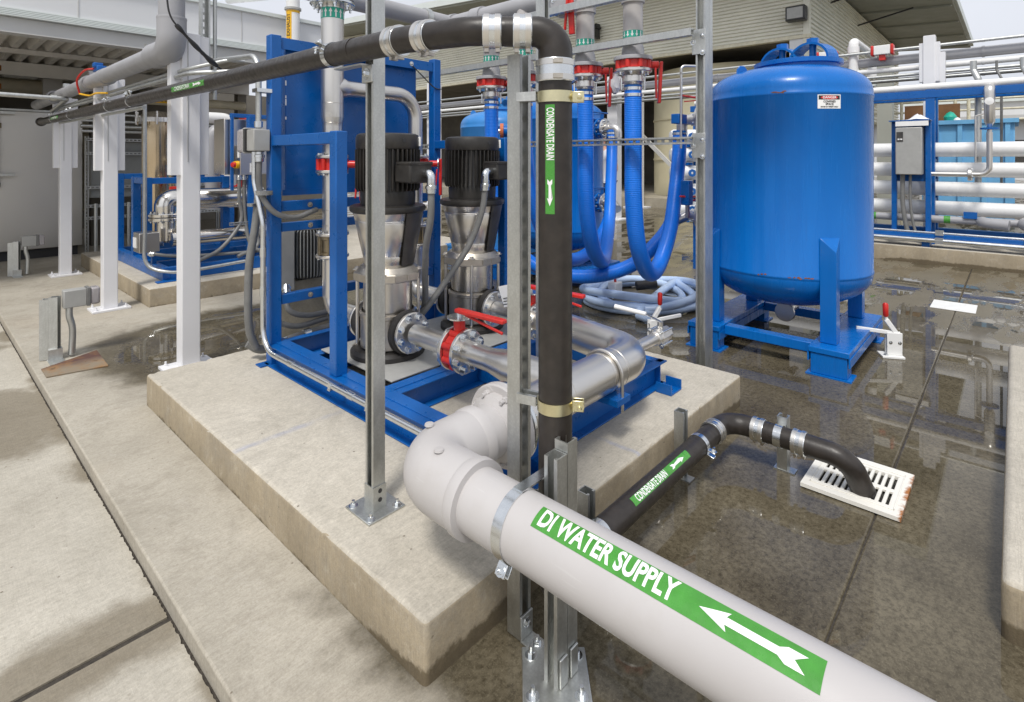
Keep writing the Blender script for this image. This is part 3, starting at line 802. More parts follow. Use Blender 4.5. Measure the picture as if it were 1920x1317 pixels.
MB().box(-14, 15.9, 0, 9.0, 16.2, 3.4).build('back_wall', 'dark_interior', cb)
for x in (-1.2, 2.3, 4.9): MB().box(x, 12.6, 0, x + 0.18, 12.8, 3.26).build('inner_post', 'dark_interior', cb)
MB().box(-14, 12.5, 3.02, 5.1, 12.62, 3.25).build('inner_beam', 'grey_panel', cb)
for k in range(3): MB().box(-14, 11.0 + k * 1.6, 3.18, 5.1, 11.08 + k * 1.6, 3.25).build('purlin', 'grey_panel', cb)
rv = thing('roof_vent', 'small white roof vent on the canopy building parapet', 'vent', (2.9, 9.8, 3.9))
MB().lathe([(0, 3.9), (0.09, 3.9), (0.09, 4.08), (0, 4.08)], (2.9, 9.8, 0), n=20).lathe([(0, 4.10), (0.13, 4.09), (0.12, 4.14), (0, 4.17)], (2.9, 9.8, 0), n=20).build('cowl', 'fascia', rv)

# big duct, drain and conduits under the canopy
du = thing('exhaust_duct', 'dull brown horizontal duct with an elbow under the canopy', 'duct', (0.0, 13.5, 2.8))
MB().tube([(-6, 13.5, 2.92), (1.95, 13.5, 2.92)], 0.16, 24).build('run', 'dirty_pipe', du)
MB().tube(fillet([(2.0, 13.5, 2.92), (2.45, 13.5, 2.92), (2.45, 13.5, 2.2)], 0.26), 0.17, 24).build('elbow', 'dirty_pipe', du)
MB().tube([(2.45, 13.5, 2.3), (2.45, 13.5, 0.6)], 0.14, 24).build('drop', 'dirty_pipe', du)
for x in (0.0, 1.0): MB().lathe([(0.16, -0.02), (0.175, -0.02), (0.175, 0.02), (0.16, 0.02)], (x, 13.5, 2.92), (1, 0, 0)).build('joint_band', 'dirty_pipe', du)
MB().box(1.7, 13.25, 2.72, 1.98, 13.75, 3.14).build('damper_box', 'grey_panel', du)
tag(MB().box(1.15, 13.1, 3.06, 1.62, 13.35, 3.2).build('light_fitting', 'white_plastic', bevel=0.03), 'small pale rectangular lamp under the canopy near the duct', 'light')
dp = thing('drain_pipe', 'thin dark pipe hanging down the front of the grey metal wall', 'pipe', (0.95, 11.5, 1.2))
MB().tube([(0.93, 11.5, 3.05), (0.93, 11.5, 1.22)], 0.035, 14).build('run', 'black_iron', dp)
for z in (3.0, 2.72, 2.12): MB().lathe([(0.03, -0.04), (0.055, -0.04), (0.055, 0.04), (0.03, 0.04)], (0.93, 11.5, z), n=14).build('coupling', 'bronze' if z < 2.5 else 'rust', dp)
for z in (2.32, 1.36): MB().box(0.72, 11.46, z - 0.02, 1.14, 11.54, z + 0.02).build('hanger', 'galvanized', dp)
MB().lathe([(0, -0.04), (0.045, -0.03), (0.045, 0.04), (0, 0.05)], (0.93, 11.5, 1.2), n=14).build('end_cap', 'bronze', dp)

w = thing('metal_wall', 'tall dull grey sheet metal enclosure at the left edge', 'enclosure', (0, 11.75, 0))
MB().box(-8, 11.6, 0.16, 0.1, 12.6, 2.36).build('panel', 'sheet_steel', w, bevel=0.01)
MB().box(0.108, 11.6, 0.16, 2.0, 12.6, 2.36).build('panel', 'sheet_steel', w, bevel=0.01)
MB().box(-8, 11.7, 0.0, 1.95, 12.5, 0.16).build('plinth', 'dark_box', w)
MB().box(-8, 11.55, 2.36, 2.05, 12.65, 2.39).build('top_trim', 'galvanized', w)

# electrical strut frame with conduit bank
ef = thing('conduit_stand', 'galvanized strut stand carrying grey panels and a row of conduits', 'stand', (2.6, 11.4, 0))
for x in (2.02, 3.05, 4.05): MB().strut((x, 11.4, 0.02), (x, 11.4, 1.98), (0, -1, 0), slots=True).build('upright', 'galvanized', ef)
for z in (0.62, 0.82, 1.13, 1.70, 1.93): MB().strut((2.0, 11.36, z), (4.1, 11.36, z), (0, 1, 0), slots=True).build('rail', 'galvanized', ef)
for x0, x1 in ((2.08, 3.0), (3.1, 4.0)): MB().box(x0, 11.45, 0.95, x1, 11.62, 1.9).build('panel', 'panel_grey_green', ef, bevel=0.008)
for i in range(9): MB().tube([(2.13 + i * 0.115, 11.33, 0.02), (2.13 + i * 0.115, 11.33, 0.86)], 0.026, 10).build('conduit', 'galvanized', ef)

# ------------------------------------------------------------------ far buildings and yard at the right
fb = thing('far_building', 'low white building with grey roof far away beyond the pipe rack', 'building', (60, 2, 0))
MB().box(58, -40, 0, 66, 22, 4.6).build('wall', 'wall_white', fb)
MB().box(57, -41, 4.6, 67, 23, 5.0).build('roof', 'beam_grey', fb)
for y in range(-36, 20, 7): MB().box(57.9, y, 1.4, 58.0, y + 3, 3.1).build('window', 'guard_dark', fb)
fb = thing('far_building', 'pale distant warehouse behind the cream railings', 'building', (95, -10, 0))
MB().box(90, -70, 0, 110, 10, 8.6).build('wall', 'wall_white', fb)
MB().box(89.5, -71, 8.6, 111, 11, 9.2).build('roof', 'fascia', fb)
sk = thing('skip', 'light blue steel waste skip behind the pipe rack', 'skip', (17.4, 0.9, 0))
MB().box(17.4, 0.0, 0.15, 19.6, 1.75, 2.50).build('body', 'skip_blue', sk, bevel=0.02)
for y in (0.08, 0.5, 0.95, 1.4): MB().box(17.33, y, 0.2, 17.4, y + 0.09, 2.46).build('side_rib', 'skip_blue', sk)
MB().box(17.3, -0.07, 2.46, 19.7, 1.82, 2.56).build('rim', 'skip_blue', sk)
for y, lab in ((2.2, 'brown board left of the white stepped column beyond the rack'), (1.42, 'brown board right of the blue rack post beyond the skip')):
    bb = MB().obox((20.3, y, 2.95), (1, 0, 0), (0, 1, 0), (0.08, 0, 1), (0.05, 0.52, 0.5)).build('brown_board', 'brown_board'); tag(bb, lab, 'board')
gt = thing('bag', 'green and white bag slung on the brown board', 'bag', (20.0, 1.3, 2.8))
MB().lathe([(0, 2.66), (0.14, 2.7), (0.16, 2.8), (0.08, 2.92), (0, 2.96)], (20.0, 1.36, 0), n=14).build('sack', 'label_teal', gt)
MB().lathe([(0, 2.66), (0.09, 2.7), (0.05, 2.76), (0, 2.78)], (19.9, 1.2, 0), n=12).build('flap', 'cloth_white', gt)
rl = thing('railing', 'cream tubular railing beyond the light blue skip', 'railing', (24, 0, 0))
for y in (3.0, 1.5, 1.15, -0.4, -3): MB().tube([(24, y, 0), (24.0, y, 3.62)], 0.05, 8).build('post', 'cream_paint', rl)
for z in (2.9, 3.25, 3.6): MB().tube([(24, -8, z), (24, 5, z)], 0.035, 8).build('rail', 'cream_paint', rl)
MB().tube([(24, -0.3, 3.6), (24, -0.7, 2.3)], 0.05, 8).build('brace', 'cream_paint', rl)
bf = thing('bar_screen', 'screen of black vertical bars behind the big blue tank', 'screen', (15.6, 3.2, 0))
for i in range(8): MB().box(15.6, 2.5 + i * 0.16, 0.1, 15.66, 2.57 + i * 0.16, 3.35).build('bar', 'dark_box', bf)
MB().box(15.58, 2.4, 3.35, 15.68, 3.8, 3.5).build('rail', 'fascia', bf)
MB().box(15.58, 2.4, 1.0, 15.64, 3.8, 1.06).build('rail', 'dark_box', bf)
MB().box(15.5, 2.12, 0.0, 15.8, 2.42, 3.9).build('post', 'soffit', bf)

# ================================================================== FOREGROUND PIPEWORK
PZ, PX, PR = 0.53, 1.21, 0.098        # grey supply pipe: axis height, axis x, radius
HY = 1.53                             # header axis y
gp = thing('supply_pipe', 'big light grey plastic pipe with green water supply label in the foreground', 'pipe', (PX, 1.0, PZ - PR))
MB().tube([(PX, -3.0, PZ), (PX, 1.30, PZ)], PR, 56).build('pipe_run', 'pvc_light', gp)
e = MB().tube(fillet([(PX, 1.245, PZ), (PX, HY, PZ), (1.47, HY, PZ)], 0.17, 18), PR + 0.016, 56).build('elbow', 'pvc_light', gp)
MB().lathe([(PR, -0.002), (PR + 0.021, 0.0), (PR + 0.022, 0.03), (PR + 0.016, 0.045)], (PX, 1.243, PZ), (0, 1, 0), 56).build('socket_rim', 'pvc_light', e)
MB().lathe([(PR + 0.016, -0.045), (PR + 0.022, -0.03), (PR + 0.021, 0.0), (PR, 0.002)], (1.475, HY, PZ), (1, 0, 0), 56).build('socket_rim', 'pvc_light', e)
for p in ((PX - 0.03, 1.40, PZ + 0.112), (PX + 0.06, 1.56, PZ + 0.112)): MB().lathe([(0, 0), (0.018, 0), (0.016, 0.006), (0, 0.007)], p, (0, 0, 1), 16).build('moulding_lug', 'pvc_light', e)
MB().tube([(1.46, HY, PZ), (1.60, HY, PZ)], PR + 0.004, 48).build('stub', 'pvc_light', gp)
MB().lathe([(PR, 0), (PR + 0.03, 0.02), (PR + 0.035, 0.05), (PR, 0.05)], (1.545, HY, PZ), (1, 0, 0), 48).build('hub', 'pvc_light', gp)
flange(gp, (1.595, HY, PZ), (1, 0, 0), 0.165, 0.04, 8, 'pvc_light', 0.015, 'pvc_light', stud=0.022, side=-1)
LY0, LY1 = 0.975, 0.268
pipe_label(gp, (PX, (LY0 + LY1) / 2, PZ), (0, -1, 0), (-0.40, 0, 0.917), PR, LY0 - LY1, 0.064, 'DI WATER SUPPLY', 0.395, 0.069,
           arrow=(-1, 0.217, 0.215), xs=0.55, txt_off=-0.142, bold=0.03)
strap(gp, (PX, 1.075, PZ), (0, 1, 0), PR, 0.036, ears=(-0.55, 0, -0.83))

# double strut post carrying the grey pipe
ps = thing('strut_post', 'short double strut post on a bolted plate holding the grey supply pipe', 'post', (1.345, 1.045, 0))
rv_, fv_ = Vector((math.sin(RAD(AZ)), -math.cos(RAD(AZ)), 0)), Vector((math.cos(RAD(AZ)), math.sin(RAD(AZ)), 0))
pc = Vector((1.36, 1.035, 0))
MB().strut(pc + Vector((0, 0, 0.01)) - Vector((0.026, 0, 0)), pc + Vector((0, 0, 0.70)) - Vector((0.026, 0, 0)), (-1, 0, 0)).build('channel', 'galvanized', ps)
MB().strut(pc + Vector((0, 0, 0.01)) + Vector((0.026, 0, 0)), pc + Vector((0, 0, 0.73)) + Vector((0.026, 0, 0)), (1, 0, 0)).build('channel', 'galvanized', ps)
pq = Vector((1.345, 1.045, 0))
bp = MB().obox(pq + Vector((0, 0, 0.007)), rv_, fv_, (0, 0, 1), (0.205, 0.20, 0.012)).build('base_plate', 'galvanized', ps, bevel=0.003)
for i in (-1, 1):
    for j in (-1, 1): bolt(bp, pq + Vector((0, 0, 0.013)) + rv_ * i * 0.072 + fv_ * j * 0.068, (0, 0, 1), 0.012, 0.013, 'zinc_bright', 0.018)
for s_ in (-1, 1): MB().box(pc.x + s_ * 0.0265 - 0.018, pc.y - 0.0335, 0.014, pc.x + s_ * 0.0265 + 0.018, pc.y - 0.0265, 0.10).build('weld_tab', 'galvanized', ps, bevel=0.002)
MB().obox((PX + 0.075, 1.075, PZ + PR + 0.004), (1, 0, 0), (0, 1, 0), (0, 0, 1), (0.16, 0.036, 0.005)).build('clamp_tail', 'zinc_bright', ps)

# ------------------------------------------------------------------ strut uprights
def upright(x, y, z0, z1, op, label, w=0.052, base=None, slots=True):
    t = thing('strut_upright', label, 'post', (x, y, z0), 'galvanized strut uprights')
    MB().strut((x, y, z0 + 0.006), (x, y, z1), op, w, w, slots=slots).build('channel', 'galvanized', t)
    if base == 'plate':
        b = MB().box(x - 0.085, y - 0.085, z0, x + 0.085, y + 0.085, z0 + 0.008).build('base_plate', 'galvanized', t, bevel=0.002)
        for i, j in ((-1, -1), (1, 1), (-1, 1), (1, -1)): bolt(b, (x + i * 0.062, y + j * 0.062, z0 + 0.008), (0, 0, 1), 0.011, 0.011, 'zinc_bright', 0.012)
        MB().box(x - 0.031, y - 0.03, z0 + 0.008, x - 0.027, y + 0.03, z0 + 0.10).build('bracket_ear', 'galvanized', b)
        br = MB().box(x - 0.03, y - 0.033, z0 + 0.008, x + 0.03, y - 0.028, z0 + 0.10).build('bracket_ear', 'galvanized', b)
        for z in (0.045, 0.08): MB().lathe([(0, 0), (0.009, 0), (0.009, 0.001), (0, 0.001)], (x, y - 0.0335, z0 + z), (0, -1, 0), 12).build('bolt_hole', 'dark_box', br)
    if base == 'foot':
        b = MB().box(x - 0.03, y - 0.115, z0, x + 0.03, y - 0.03, z0 + 0.007).box(x - 0.03, y - 0.036, z0 + 0.007, x + 0.03, y - 0.029, z0 + 0.085).build('foot_bracket', 'galvanized', t, bevel=0.002)
        bolt(b, (x, y - 0.08, z0 + 0.007), (0, 0, 1), 0.013, 0.014, 'zinc_bright', 0.014)
        bolt(b, (x, y - 0.036, z0 + 0.055), (0, -1, 0), 0.010, 0.01, 'zinc_bright')
    return t
upright(1.273, 1.905, 0.198, 3.4, (-1, 0, 0), 'galvanized strut on the pump plinth, crossing in front of the left pump', 0.055, 'plate', False)
upright(1.396, 1.240, 0.0, 1.95, (0, -1, 0), 'galvanized strut standing beside the black vertical drain pipe', 0.056, 'foot', True)
upright(2.64, 2.15, 0.198, 3.6, (0, -1, 0), 'galvanized strut behind the black vertical drain pipe, rising out of frame', 0.06, None, False)
t = upright(3.90, 1.68, 0.0, 4.0, (-1, 0, 0), 'tall galvanized double strut just left of the big blue tank', 0.07, None, False)
MB().strut((3.968, 1.68, 0.006), (3.968, 1.68, 4.0), (1, 0, 0), 0.07, 0.06).build('channel', 'galvanized', t)
for z in (2.49, 1.74):
    pl = MB().box(3.855, 1.64, z - 0.13, 3.863, 1.74, z + 0.05).build('corner_plate', 'galvanized', t, bevel=0.002)
    for dy, dz in ((0.0, 0.02), (0.0, -0.10), (0.07, -0.02)): bolt(pl, (3.855, 1.66 + dy, z - 0.02 + dz), (-1, 0, 0), 0.012, 0.012, 'zinc_bright')
for z, lab, op in ((2.51, 'upper slotted strut rail crossing the hose manifold below the green arrows', (0, 0, 1)), (1.735, 'lower slotted strut rail crossing in front of the blue hoses', (-1, 0, 0))):
    r_ = thing('strut_rail', lab, 'rail', (3.775, 3.2, z), 'galvanized strut rails')
    MB().strut((3.775, 1.70, z), (3.775, 4.9, z), op, 0.052, 0.052, slots=True).build('channel', 'galvanized', r_)
r_ = thing('strut_rail', 'slotted strut rail under the grey header high above the hoses', 'rail', (3.7, 3.2, 2.85), 'galvanized strut rails')
MB().strut((3.72, 1.2, 2.86), (3.72, 4.9, 2.86), (0, 0, 1), 0.06, 0.06, slots=True).build('channel', 'galvanized', r_)

t = thing('strut_upright', 'slotted strut hanging from above just behind the nearest white column', 'post', (1.66, 4.95, 2.2), 'galvanized strut uprights')
MB().strut((1.66, 4.95, 2.15), (1.66, 4.95, 4.4), (0, -1, 0), 0.07, 0.06, slots=True).build('channel', 'galvanized', t)
MB().tube([(1.74, 4.95, 2.1), (1.74, 4.95, 4.4)], 0.016, 10).build('conduit', 'galvanized', t)
# ------------------------------------------------------------------ black condensate drain
BX, BY, BR = 1.415, 1.10, 0.0545
bpipe = thing('drain_pipe', 'black vertical condensate pipe with green label that bends over at the top', 'pipe', (BX, BY, 0.1))
MB().tube([(BX, BY, 0.30), (BX, BY, 1.90)], BR, 40).build('pipe_run', 'black_iron', bpipe)
HR = 0.0475                                          # the top run is a size smaller than the drop
top = fillet([(BX, BY, 1.88), (BX, BY, 2.012), (1.30, 1.218, 2.012)], 0.112, 16)
MB().tube(top, BR, 40, radii=[BR * 1.02 + (HR - BR) * max(0, i - 2) / (len(top) - 3) for i in range(len(top))]).build('elbow', 'black_iron', bpipe)
run = fillet([(1.32, 1.197, 2.012), (1.228, 1.305, 2.015), (1.198, 1.60, 2.026), (1.196, 1.98, 2.031)], [0.16, 0.6], 10)
MB().tube(run, HR, 40).build('bend', 'black_iron', bpipe)
rd = Vector((-0.6735, 0.739, 0.0))
for c, a, r_ in (((BX, BY, 1.885), (0, 0, 1), BR), (Vector((1.340, 1.176, 2.012)), rd, HR + 0.001), (Vector((1.275, 1.248, 2.012)), rd, HR), ((1.2085, 1.50, 2.023), (-0.09, 1, 0.03), HR), ((1.2, 1.66, 2.028), (-0.03, 1, 0.02), HR)):
    coupling(bpipe, c, a, r_, 0.060 if r_ < 0.05 else 0.072)
pipe_label(bpipe, (BX, BY, 1.60), (0, 0, -1), Vector((-0.94, -0.34, 0)), BR, 0.345, 0.031, 'CONDENSATE DRAIN', 0.165, 0.035, arrow=(1, 0.105, 0.085), xs=0.5, txt_off=-0.08, bold=0.02)
for z in (1.80, 0.81):
    st = strap(bpipe, (BX, BY, z), (0, 0, 1), BR, 0.036, 'zinc_yellow', ears=(0.55, -0.83, 0))
    MB().strut((BX - 0.04, BY + 0.12, z + 0.005), (BX - 0.02, BY + 0.053, z + 0.005), (0, 0, 1), 0.05, 0.03).build('arm', 'galvanized', st)
low = fillet([(BX, BY, 0.32), (BX, BY, 0.205), (1.60, BY + 0.04, 0.20)], 0.09, 10)
MB().tube(low, BR * 1.02, 36).build('elbow', 'black_iron', bpipe)

LR = 0.048
lp = thing('drain_pipe', 'long black horizontal condensate pipe running back past the white columns', 'pipe', (1.25, 5, 2.0))
pA, pB = Vector((1.195, 1.92, 2.032)), Vector((1.335, 10.6, 2.15))
MB().tube([pA, pB], LR, 36).build('pipe_run', 'black_iron', lp)
MB().lathe([(0, -0.02), (LR + 0.012, -0.02), (LR + 0.016, 0.0), (LR + 0.016, 0.05), (LR, 0.06)], pB, (0, -1, 0), 28).build('end_cap', 'black_iron', lp)
dl = (pB - pA).normalized()
at_y = lambda y: pA + dl * ((y - pA.y) / dl.y)
for y in (2.10, 5.35, 6.15, 8.1, 9.4): strap(lp, at_y(y), dl, LR, 0.034, ears=(-0.45, 0, 0.9) if y > 3 else (-0.9, 0, 0.35))
MB().obox((1.222, 2.0, 1.975), (1, 0, 0), (0, 1, 0), (0, 0, 1), (0.04, 0.2, 0.006)).build('clamp_tail', 'galvanized', lp)
MB().box(1.232, 1.87, 1.905, 1.244, 1.94, 1.975).build('clamp_plate', 'galvanized', lp, bevel=0.003)
bolt(lp, (1.232, 1.905, 1.94), (-1, 0, 0), 0.014, 0.013)
pipe_label(lp, at_y(3.82), -dl, (-0.93, 0, -0.05), LR, 0.62, 0.034, 'CONDENSATE DRAIN', 0.30, 0.036, arrow=(1, 0.19, 0.15), xs=0.5, txt_off=-0.10, bold=0.015)
pipe_label(lp, at_y(9.0), -dl, (-0.93, 0, -0.05), LR, 0.6, 0.034, 'CONDENSATE DRAIN', 0.4, 0.036, xs=0.5, bold=0.015)

dr = thing('drain_pipe', 'low black condensate pipe along the plinth ending over the floor grate', 'pipe', (2.3, 1.15, 0.1))
DY, DZ, DR = 1.15, 0.195, 0.0505
MB().tube([(1.52, DY, DZ), (2.80, DY, DZ)], DR, 36).build('pipe_run', 'black_iron', dr)
MB().tube(fillet([(2.76, DY, DZ), (2.985, DY, DZ), (2.985, 0.93, DZ)], 0.14, 12), DR * 1.03, 36).build('elbow', 'black_iron', dr)
MB().tube([(2.985, 0.98, DZ), (2.985, 0.77, DZ)], DR, 36).build('spool', 'black_iron', dr)
en = fillet([(2.985, 0.80, DZ), (3.0, 0.58, DZ - 0.01), (3.06, 0.535, 0.03)], 0.125, 12)
MB().tube(en, DR * 1.03, 36, cap=False).build('end_bend', 'black_iron', dr)
MB().lathe([(DR * 0.9, 0), (DR * 1.06, 0), (DR * 1.06, 0.01), (DR * 0.9, 0.01)], en[-1], en[-1] - en[-2], 30).build('end_lip', 'rubber', dr)
for c, a in (((2.80, DY, DZ), (1, 0, 0)), ((2.985, 0.985, DZ), (0, 1, 0)), ((2.985, 0.79, DZ), (0, 1, 0))): coupling(dr, c, a, DR, 0.062)
pipe_label(dr, (2.195, DY, DZ), (1, 0, 0), (0, -0.55, 0.83), DR, 0.50, 0.036, 'CONDENSATE DRAIN', 0.25, 0.042, arrow=(1, 0.14, 0.12), xs=0.5, txt_off=-0.095, bold=0.025)
strap(dr, (2.62, DY, DZ), (1, 0, 0), DR, 0.030, ears=(0, -0.9, -0.2))
strap(dr, (1.74, DY, DZ), (1, 0, 0), DR, 0.034, ears=(0, -0.7, -0.7))
strap(dr, (2.985, 0.885, DZ), (0, 1, 0), DR, 0.036)
for x, y, h, lab in ((2.63, 1.245, 0.335, 'short strut post holding the low black pipe near its bend'), (1.80, 1.245, 0.30, 'short strut post at the plinth corner behind the grey supply pipe'), (3.055, 0.885, 0.275, 'short strut post under the low black pipe close to the floor grate')):
    t = thing('strut_stub', lab, 'post', (x, y, 0), 'short strut stubs')
    MB().strut((x, y, 0.004), (x, y, h), (0, -1, 0) if y > 1 else (1, 0, 0), 0.05, 0.05).build('channel', 'galvanized', t)
    MB().box(x - 0.03, y - 0.06, 0.0, x + 0.03, y + 0.04, 0.006).build('foot', 'galvanized', t)

# floor grate
gt = thing('floor_grate', 'rusty white cast floor grate with two rows of slots', 'grate', (3.165, 0.575, 0))
gx0, gx1, gy0, gy1 = 2.94, 3.39, 0.37, 0.775
MB().box(gx0 + 0.03, gy0 + 0.03, 0.0005, gx1 - 0.03, gy1 - 0.03, 0.004).build('sump', 'water_dark', gt)
m = MB()
ix0, ix1, iy0, iy1 = gx0 + 0.075, gx1 - 0.075, gy0 + 0.05, gy1 - 0.05
for a in ((gx0, gy0, ix0, gy1), (ix1, gy0, gx1, gy1), (ix0, gy0, ix1, iy0), (ix0, iy1, ix1, gy1)): m.box(a[0], a[1], 0.006, a[2], a[3], 0.024)
m.build('frame', 'grate_rusty', gt)
m = MB().box(ix0 + 0.012, iy0 + 0.008, 0.0245, ix1 - 0.012, iy0 + 0.016, 0.027).box(ix0 + 0.012, iy1 - 0.016, 0.0245, ix1 - 0.012, iy1 - 0.008, 0.027)
MB().box((ix0 + ix1) / 2 - 0.014, iy0, 0.008, (ix0 + ix1) / 2 + 0.014, iy1, 0.023).build('centre_bar', 'grate_rusty', gt, bevel=0.003)
nb = 12
for i in range(nb):
    y = iy0 + (iy1 - iy0) * i / (nb - 1)
    MB().box(ix0, y - 0.0075, 0.008, ix1, y + 0.0075, 0.0225).build('bar', 'grate_rusty', gt, bevel=0.003)
ring = MB()
for a in ((gx0 + 0.045, gy0 + 0.03, gx0 + 0.053, gy1 - 0.03), (gx1 - 0.053, gy0 + 0.03, gx1 - 0.045, gy1 - 0.03), (gx0 + 0.045, gy0 + 0.03, gx1 - 0.045, gy0 + 0.036), (gx0 + 0.045, gy1 - 0.036, gx1 - 0.045, gy1 - 0.03)):
    ring.box(a[0], a[1], 0.0242, a[2], a[3], 0.0275)
ring.build('raised_rim', 'grate_rusty', gt, bevel=0.002)

# ================================================================== PUMP SKID
sk = thing('pump_skid', 'blue steel skid frame with posts and a tall panel carrying two pumps', 'skid', (1.64, 1.6, 0.198))
Z0, Z1 = 0.2, 0.345
def chan(x0, y0, x1, y1, out, name='rail', z0=Z0, z1=Z1, fl=0.055, par=None, t=0.008):
    """channel beam: web with two flanges pointing to out"""
    m = MB(); o = Vector(out)
    if abs(x1 - x0) > abs(y1 - y0):
        m.box(x0, y0 - t / 2, z0, x1, y0 + t / 2, z1)
        ya, yb = sorted((y0 + t / 2 * o.y, y0 + fl * o.y))
        m.box(x0, ya, z0, x1, yb, z0 + t).box(x0, ya, z1 - t, x1, yb, z1)
    else:
        m.box(x0 - t / 2, y0, z0, x0 + t / 2, y1, z1)
        xa, xb = sorted((x0 + t / 2 * o.x, x0 + fl * o.x))
        m.box(xa, y0, z0, xb, y1, z0 + t).box(xa, y0, z1 - t, xb, y1, z1)
    return m.build(name, 'blue_frame', par or sk, bevel=0.002)
chan(1.70, 1.62, 1.70, 3.80, (-1, 0, 0))
MB().box(1.70, 1.62, Z1, 1.78, 3.80, Z1 + 0.006).build('top_flange', 'blue_frame', sk, bevel=0.002)
chan(3.14, 1.62, 3.14, 3.80, (1, 0, 0))
chan(1.62, 1.66, 3.20, 1.66, (0, -1, 0))
chan(1.71, 2.50, 3.13, 2.50, (0, -1, 0), z1=Z1 - 0.004)
MB().box(1.72, 2.50, Z1 - 0.004, 3.12, 2.57, Z1 + 0.002).build('top_flange', 'blue_frame', sk, bevel=0.002)
chan(1.71, 3.78, 3.13, 3.78, (0, -1, 0), z1=Z1 - 0.004)
chan(1.71, 3.38, 3.13, 3.38, (0, -1, 0), z1=Z1 - 0.006)
MB().box(2.42, 1.67, Z0 + 0.01, 2.50, 3.77, Z1 - 0.002).build('cross_rail', 'blue_frame', sk, bevel=0.003)
for x, y in ((3.11, 1.555), (1.82, 1.555)):
    f_ = MB().box(x - 0.06, y - 0.055, Z0, x + 0.06, y + 0.045, Z0 + 0.008).box(x - 0.068, y - 0.055, Z0, x - 0.06, y + 0.045, Z0 + 0.06).box(x + 0.06, y - 0.055, Z0, x + 0.068, y + 0.045, Z0 + 0.06).build('foot_clip', 'blue_frame', sk)
    bolt(f_, (x, y - 0.01, Z0 + 0.008), (0, 0, 1), 0.012, 0.012)
MB().box(1.60, 3.74, Z0, 1.70, 3.82, Z0 + 0.008).build('foot_clip', 'blue_frame', sk)
for x in (2.1, 2.85):
    MB().box(x - 0.27, 2.58, Z1 + 0.003, x + 0.27, 3.36, Z1 + 0.012).build('mount_plate', 'box_grey', sk, bevel=0.002)
PW = 0.076
def post(x, y, z1, z0=Z1): return MB().box(x - PW / 2, y - PW / 2, z0, x + PW / 2, y + PW / 2, z1).build('post', 'blue_frame', sk, bevel=0.006)
post(1.70, 3.76, 2.45, Z0); post(1.70, 2.92, 1.765); post(3.12, 3.76, 2.47); post(3.12, 2.92, 1.765)
for x in (1.70, 3.12):
    MB().box(x - 0.036, 2.962, 1.69, x + 0.036, 3.72, 1.76).build('side_beam', 'blue_frame', sk, bevel=0.005)
for z, h, y in ((0.60, 0.065, 3.76), (1.10, 0.06, 3.76), (1.24, 0.07, 3.765)):
    b = MB().box(1.742, y - 0.03, z, 3.078, y + 0.03, z + h).build('cross_beam', 'blue_frame', sk, bevel=0.004)
    for x in (1.95, 2.5, 2.95): bolt(b, (x, y - 0.03, z + h / 2), (0, -1, 0), 0.011, 0.01, 'cast_steel')
b = MB().box(1.742, 3.735, 2.36, 3.078, 3.743, 2.44).box(1.742, 3.743, 2.432, 3.078, 3.80, 2.44).build('top_beam', 'blue_frame', sk, bevel=0.002)
for x in (2.0, 2.85): bolt(b, (x, 3.735, 2.40), (0, -1, 0), 0.012, 0.011)
pnl = MB().box(1.80, 3.80, 1.37, 2.95, 4.05, 2.42).build('panel', 'blue_frame', sk, bevel=0.008)
MB().box(1.775, 3.792, 1.345, 2.975, 3.80, 1.385).build('panel_lip', 'blue_frame', pnl)
m = MB()
for z, h in ((2.12, 0.035), (2.03, 0.02), (1.98, 0.045), (1.88, 0.02)): m.box(1.798, 3.797, z, 1.806, 3.80, z + h)
m.build('paint_chip', 'label_white', pnl)
MB().tube(spline([(2.86, 3.73, 2.38), (2.95, 3.72, 2.31), (3.08, 3.715, 2.22), (3.17, 3.72, 2.215)]), 0.005, 6).build('cable_tie', 'dark_box', sk)

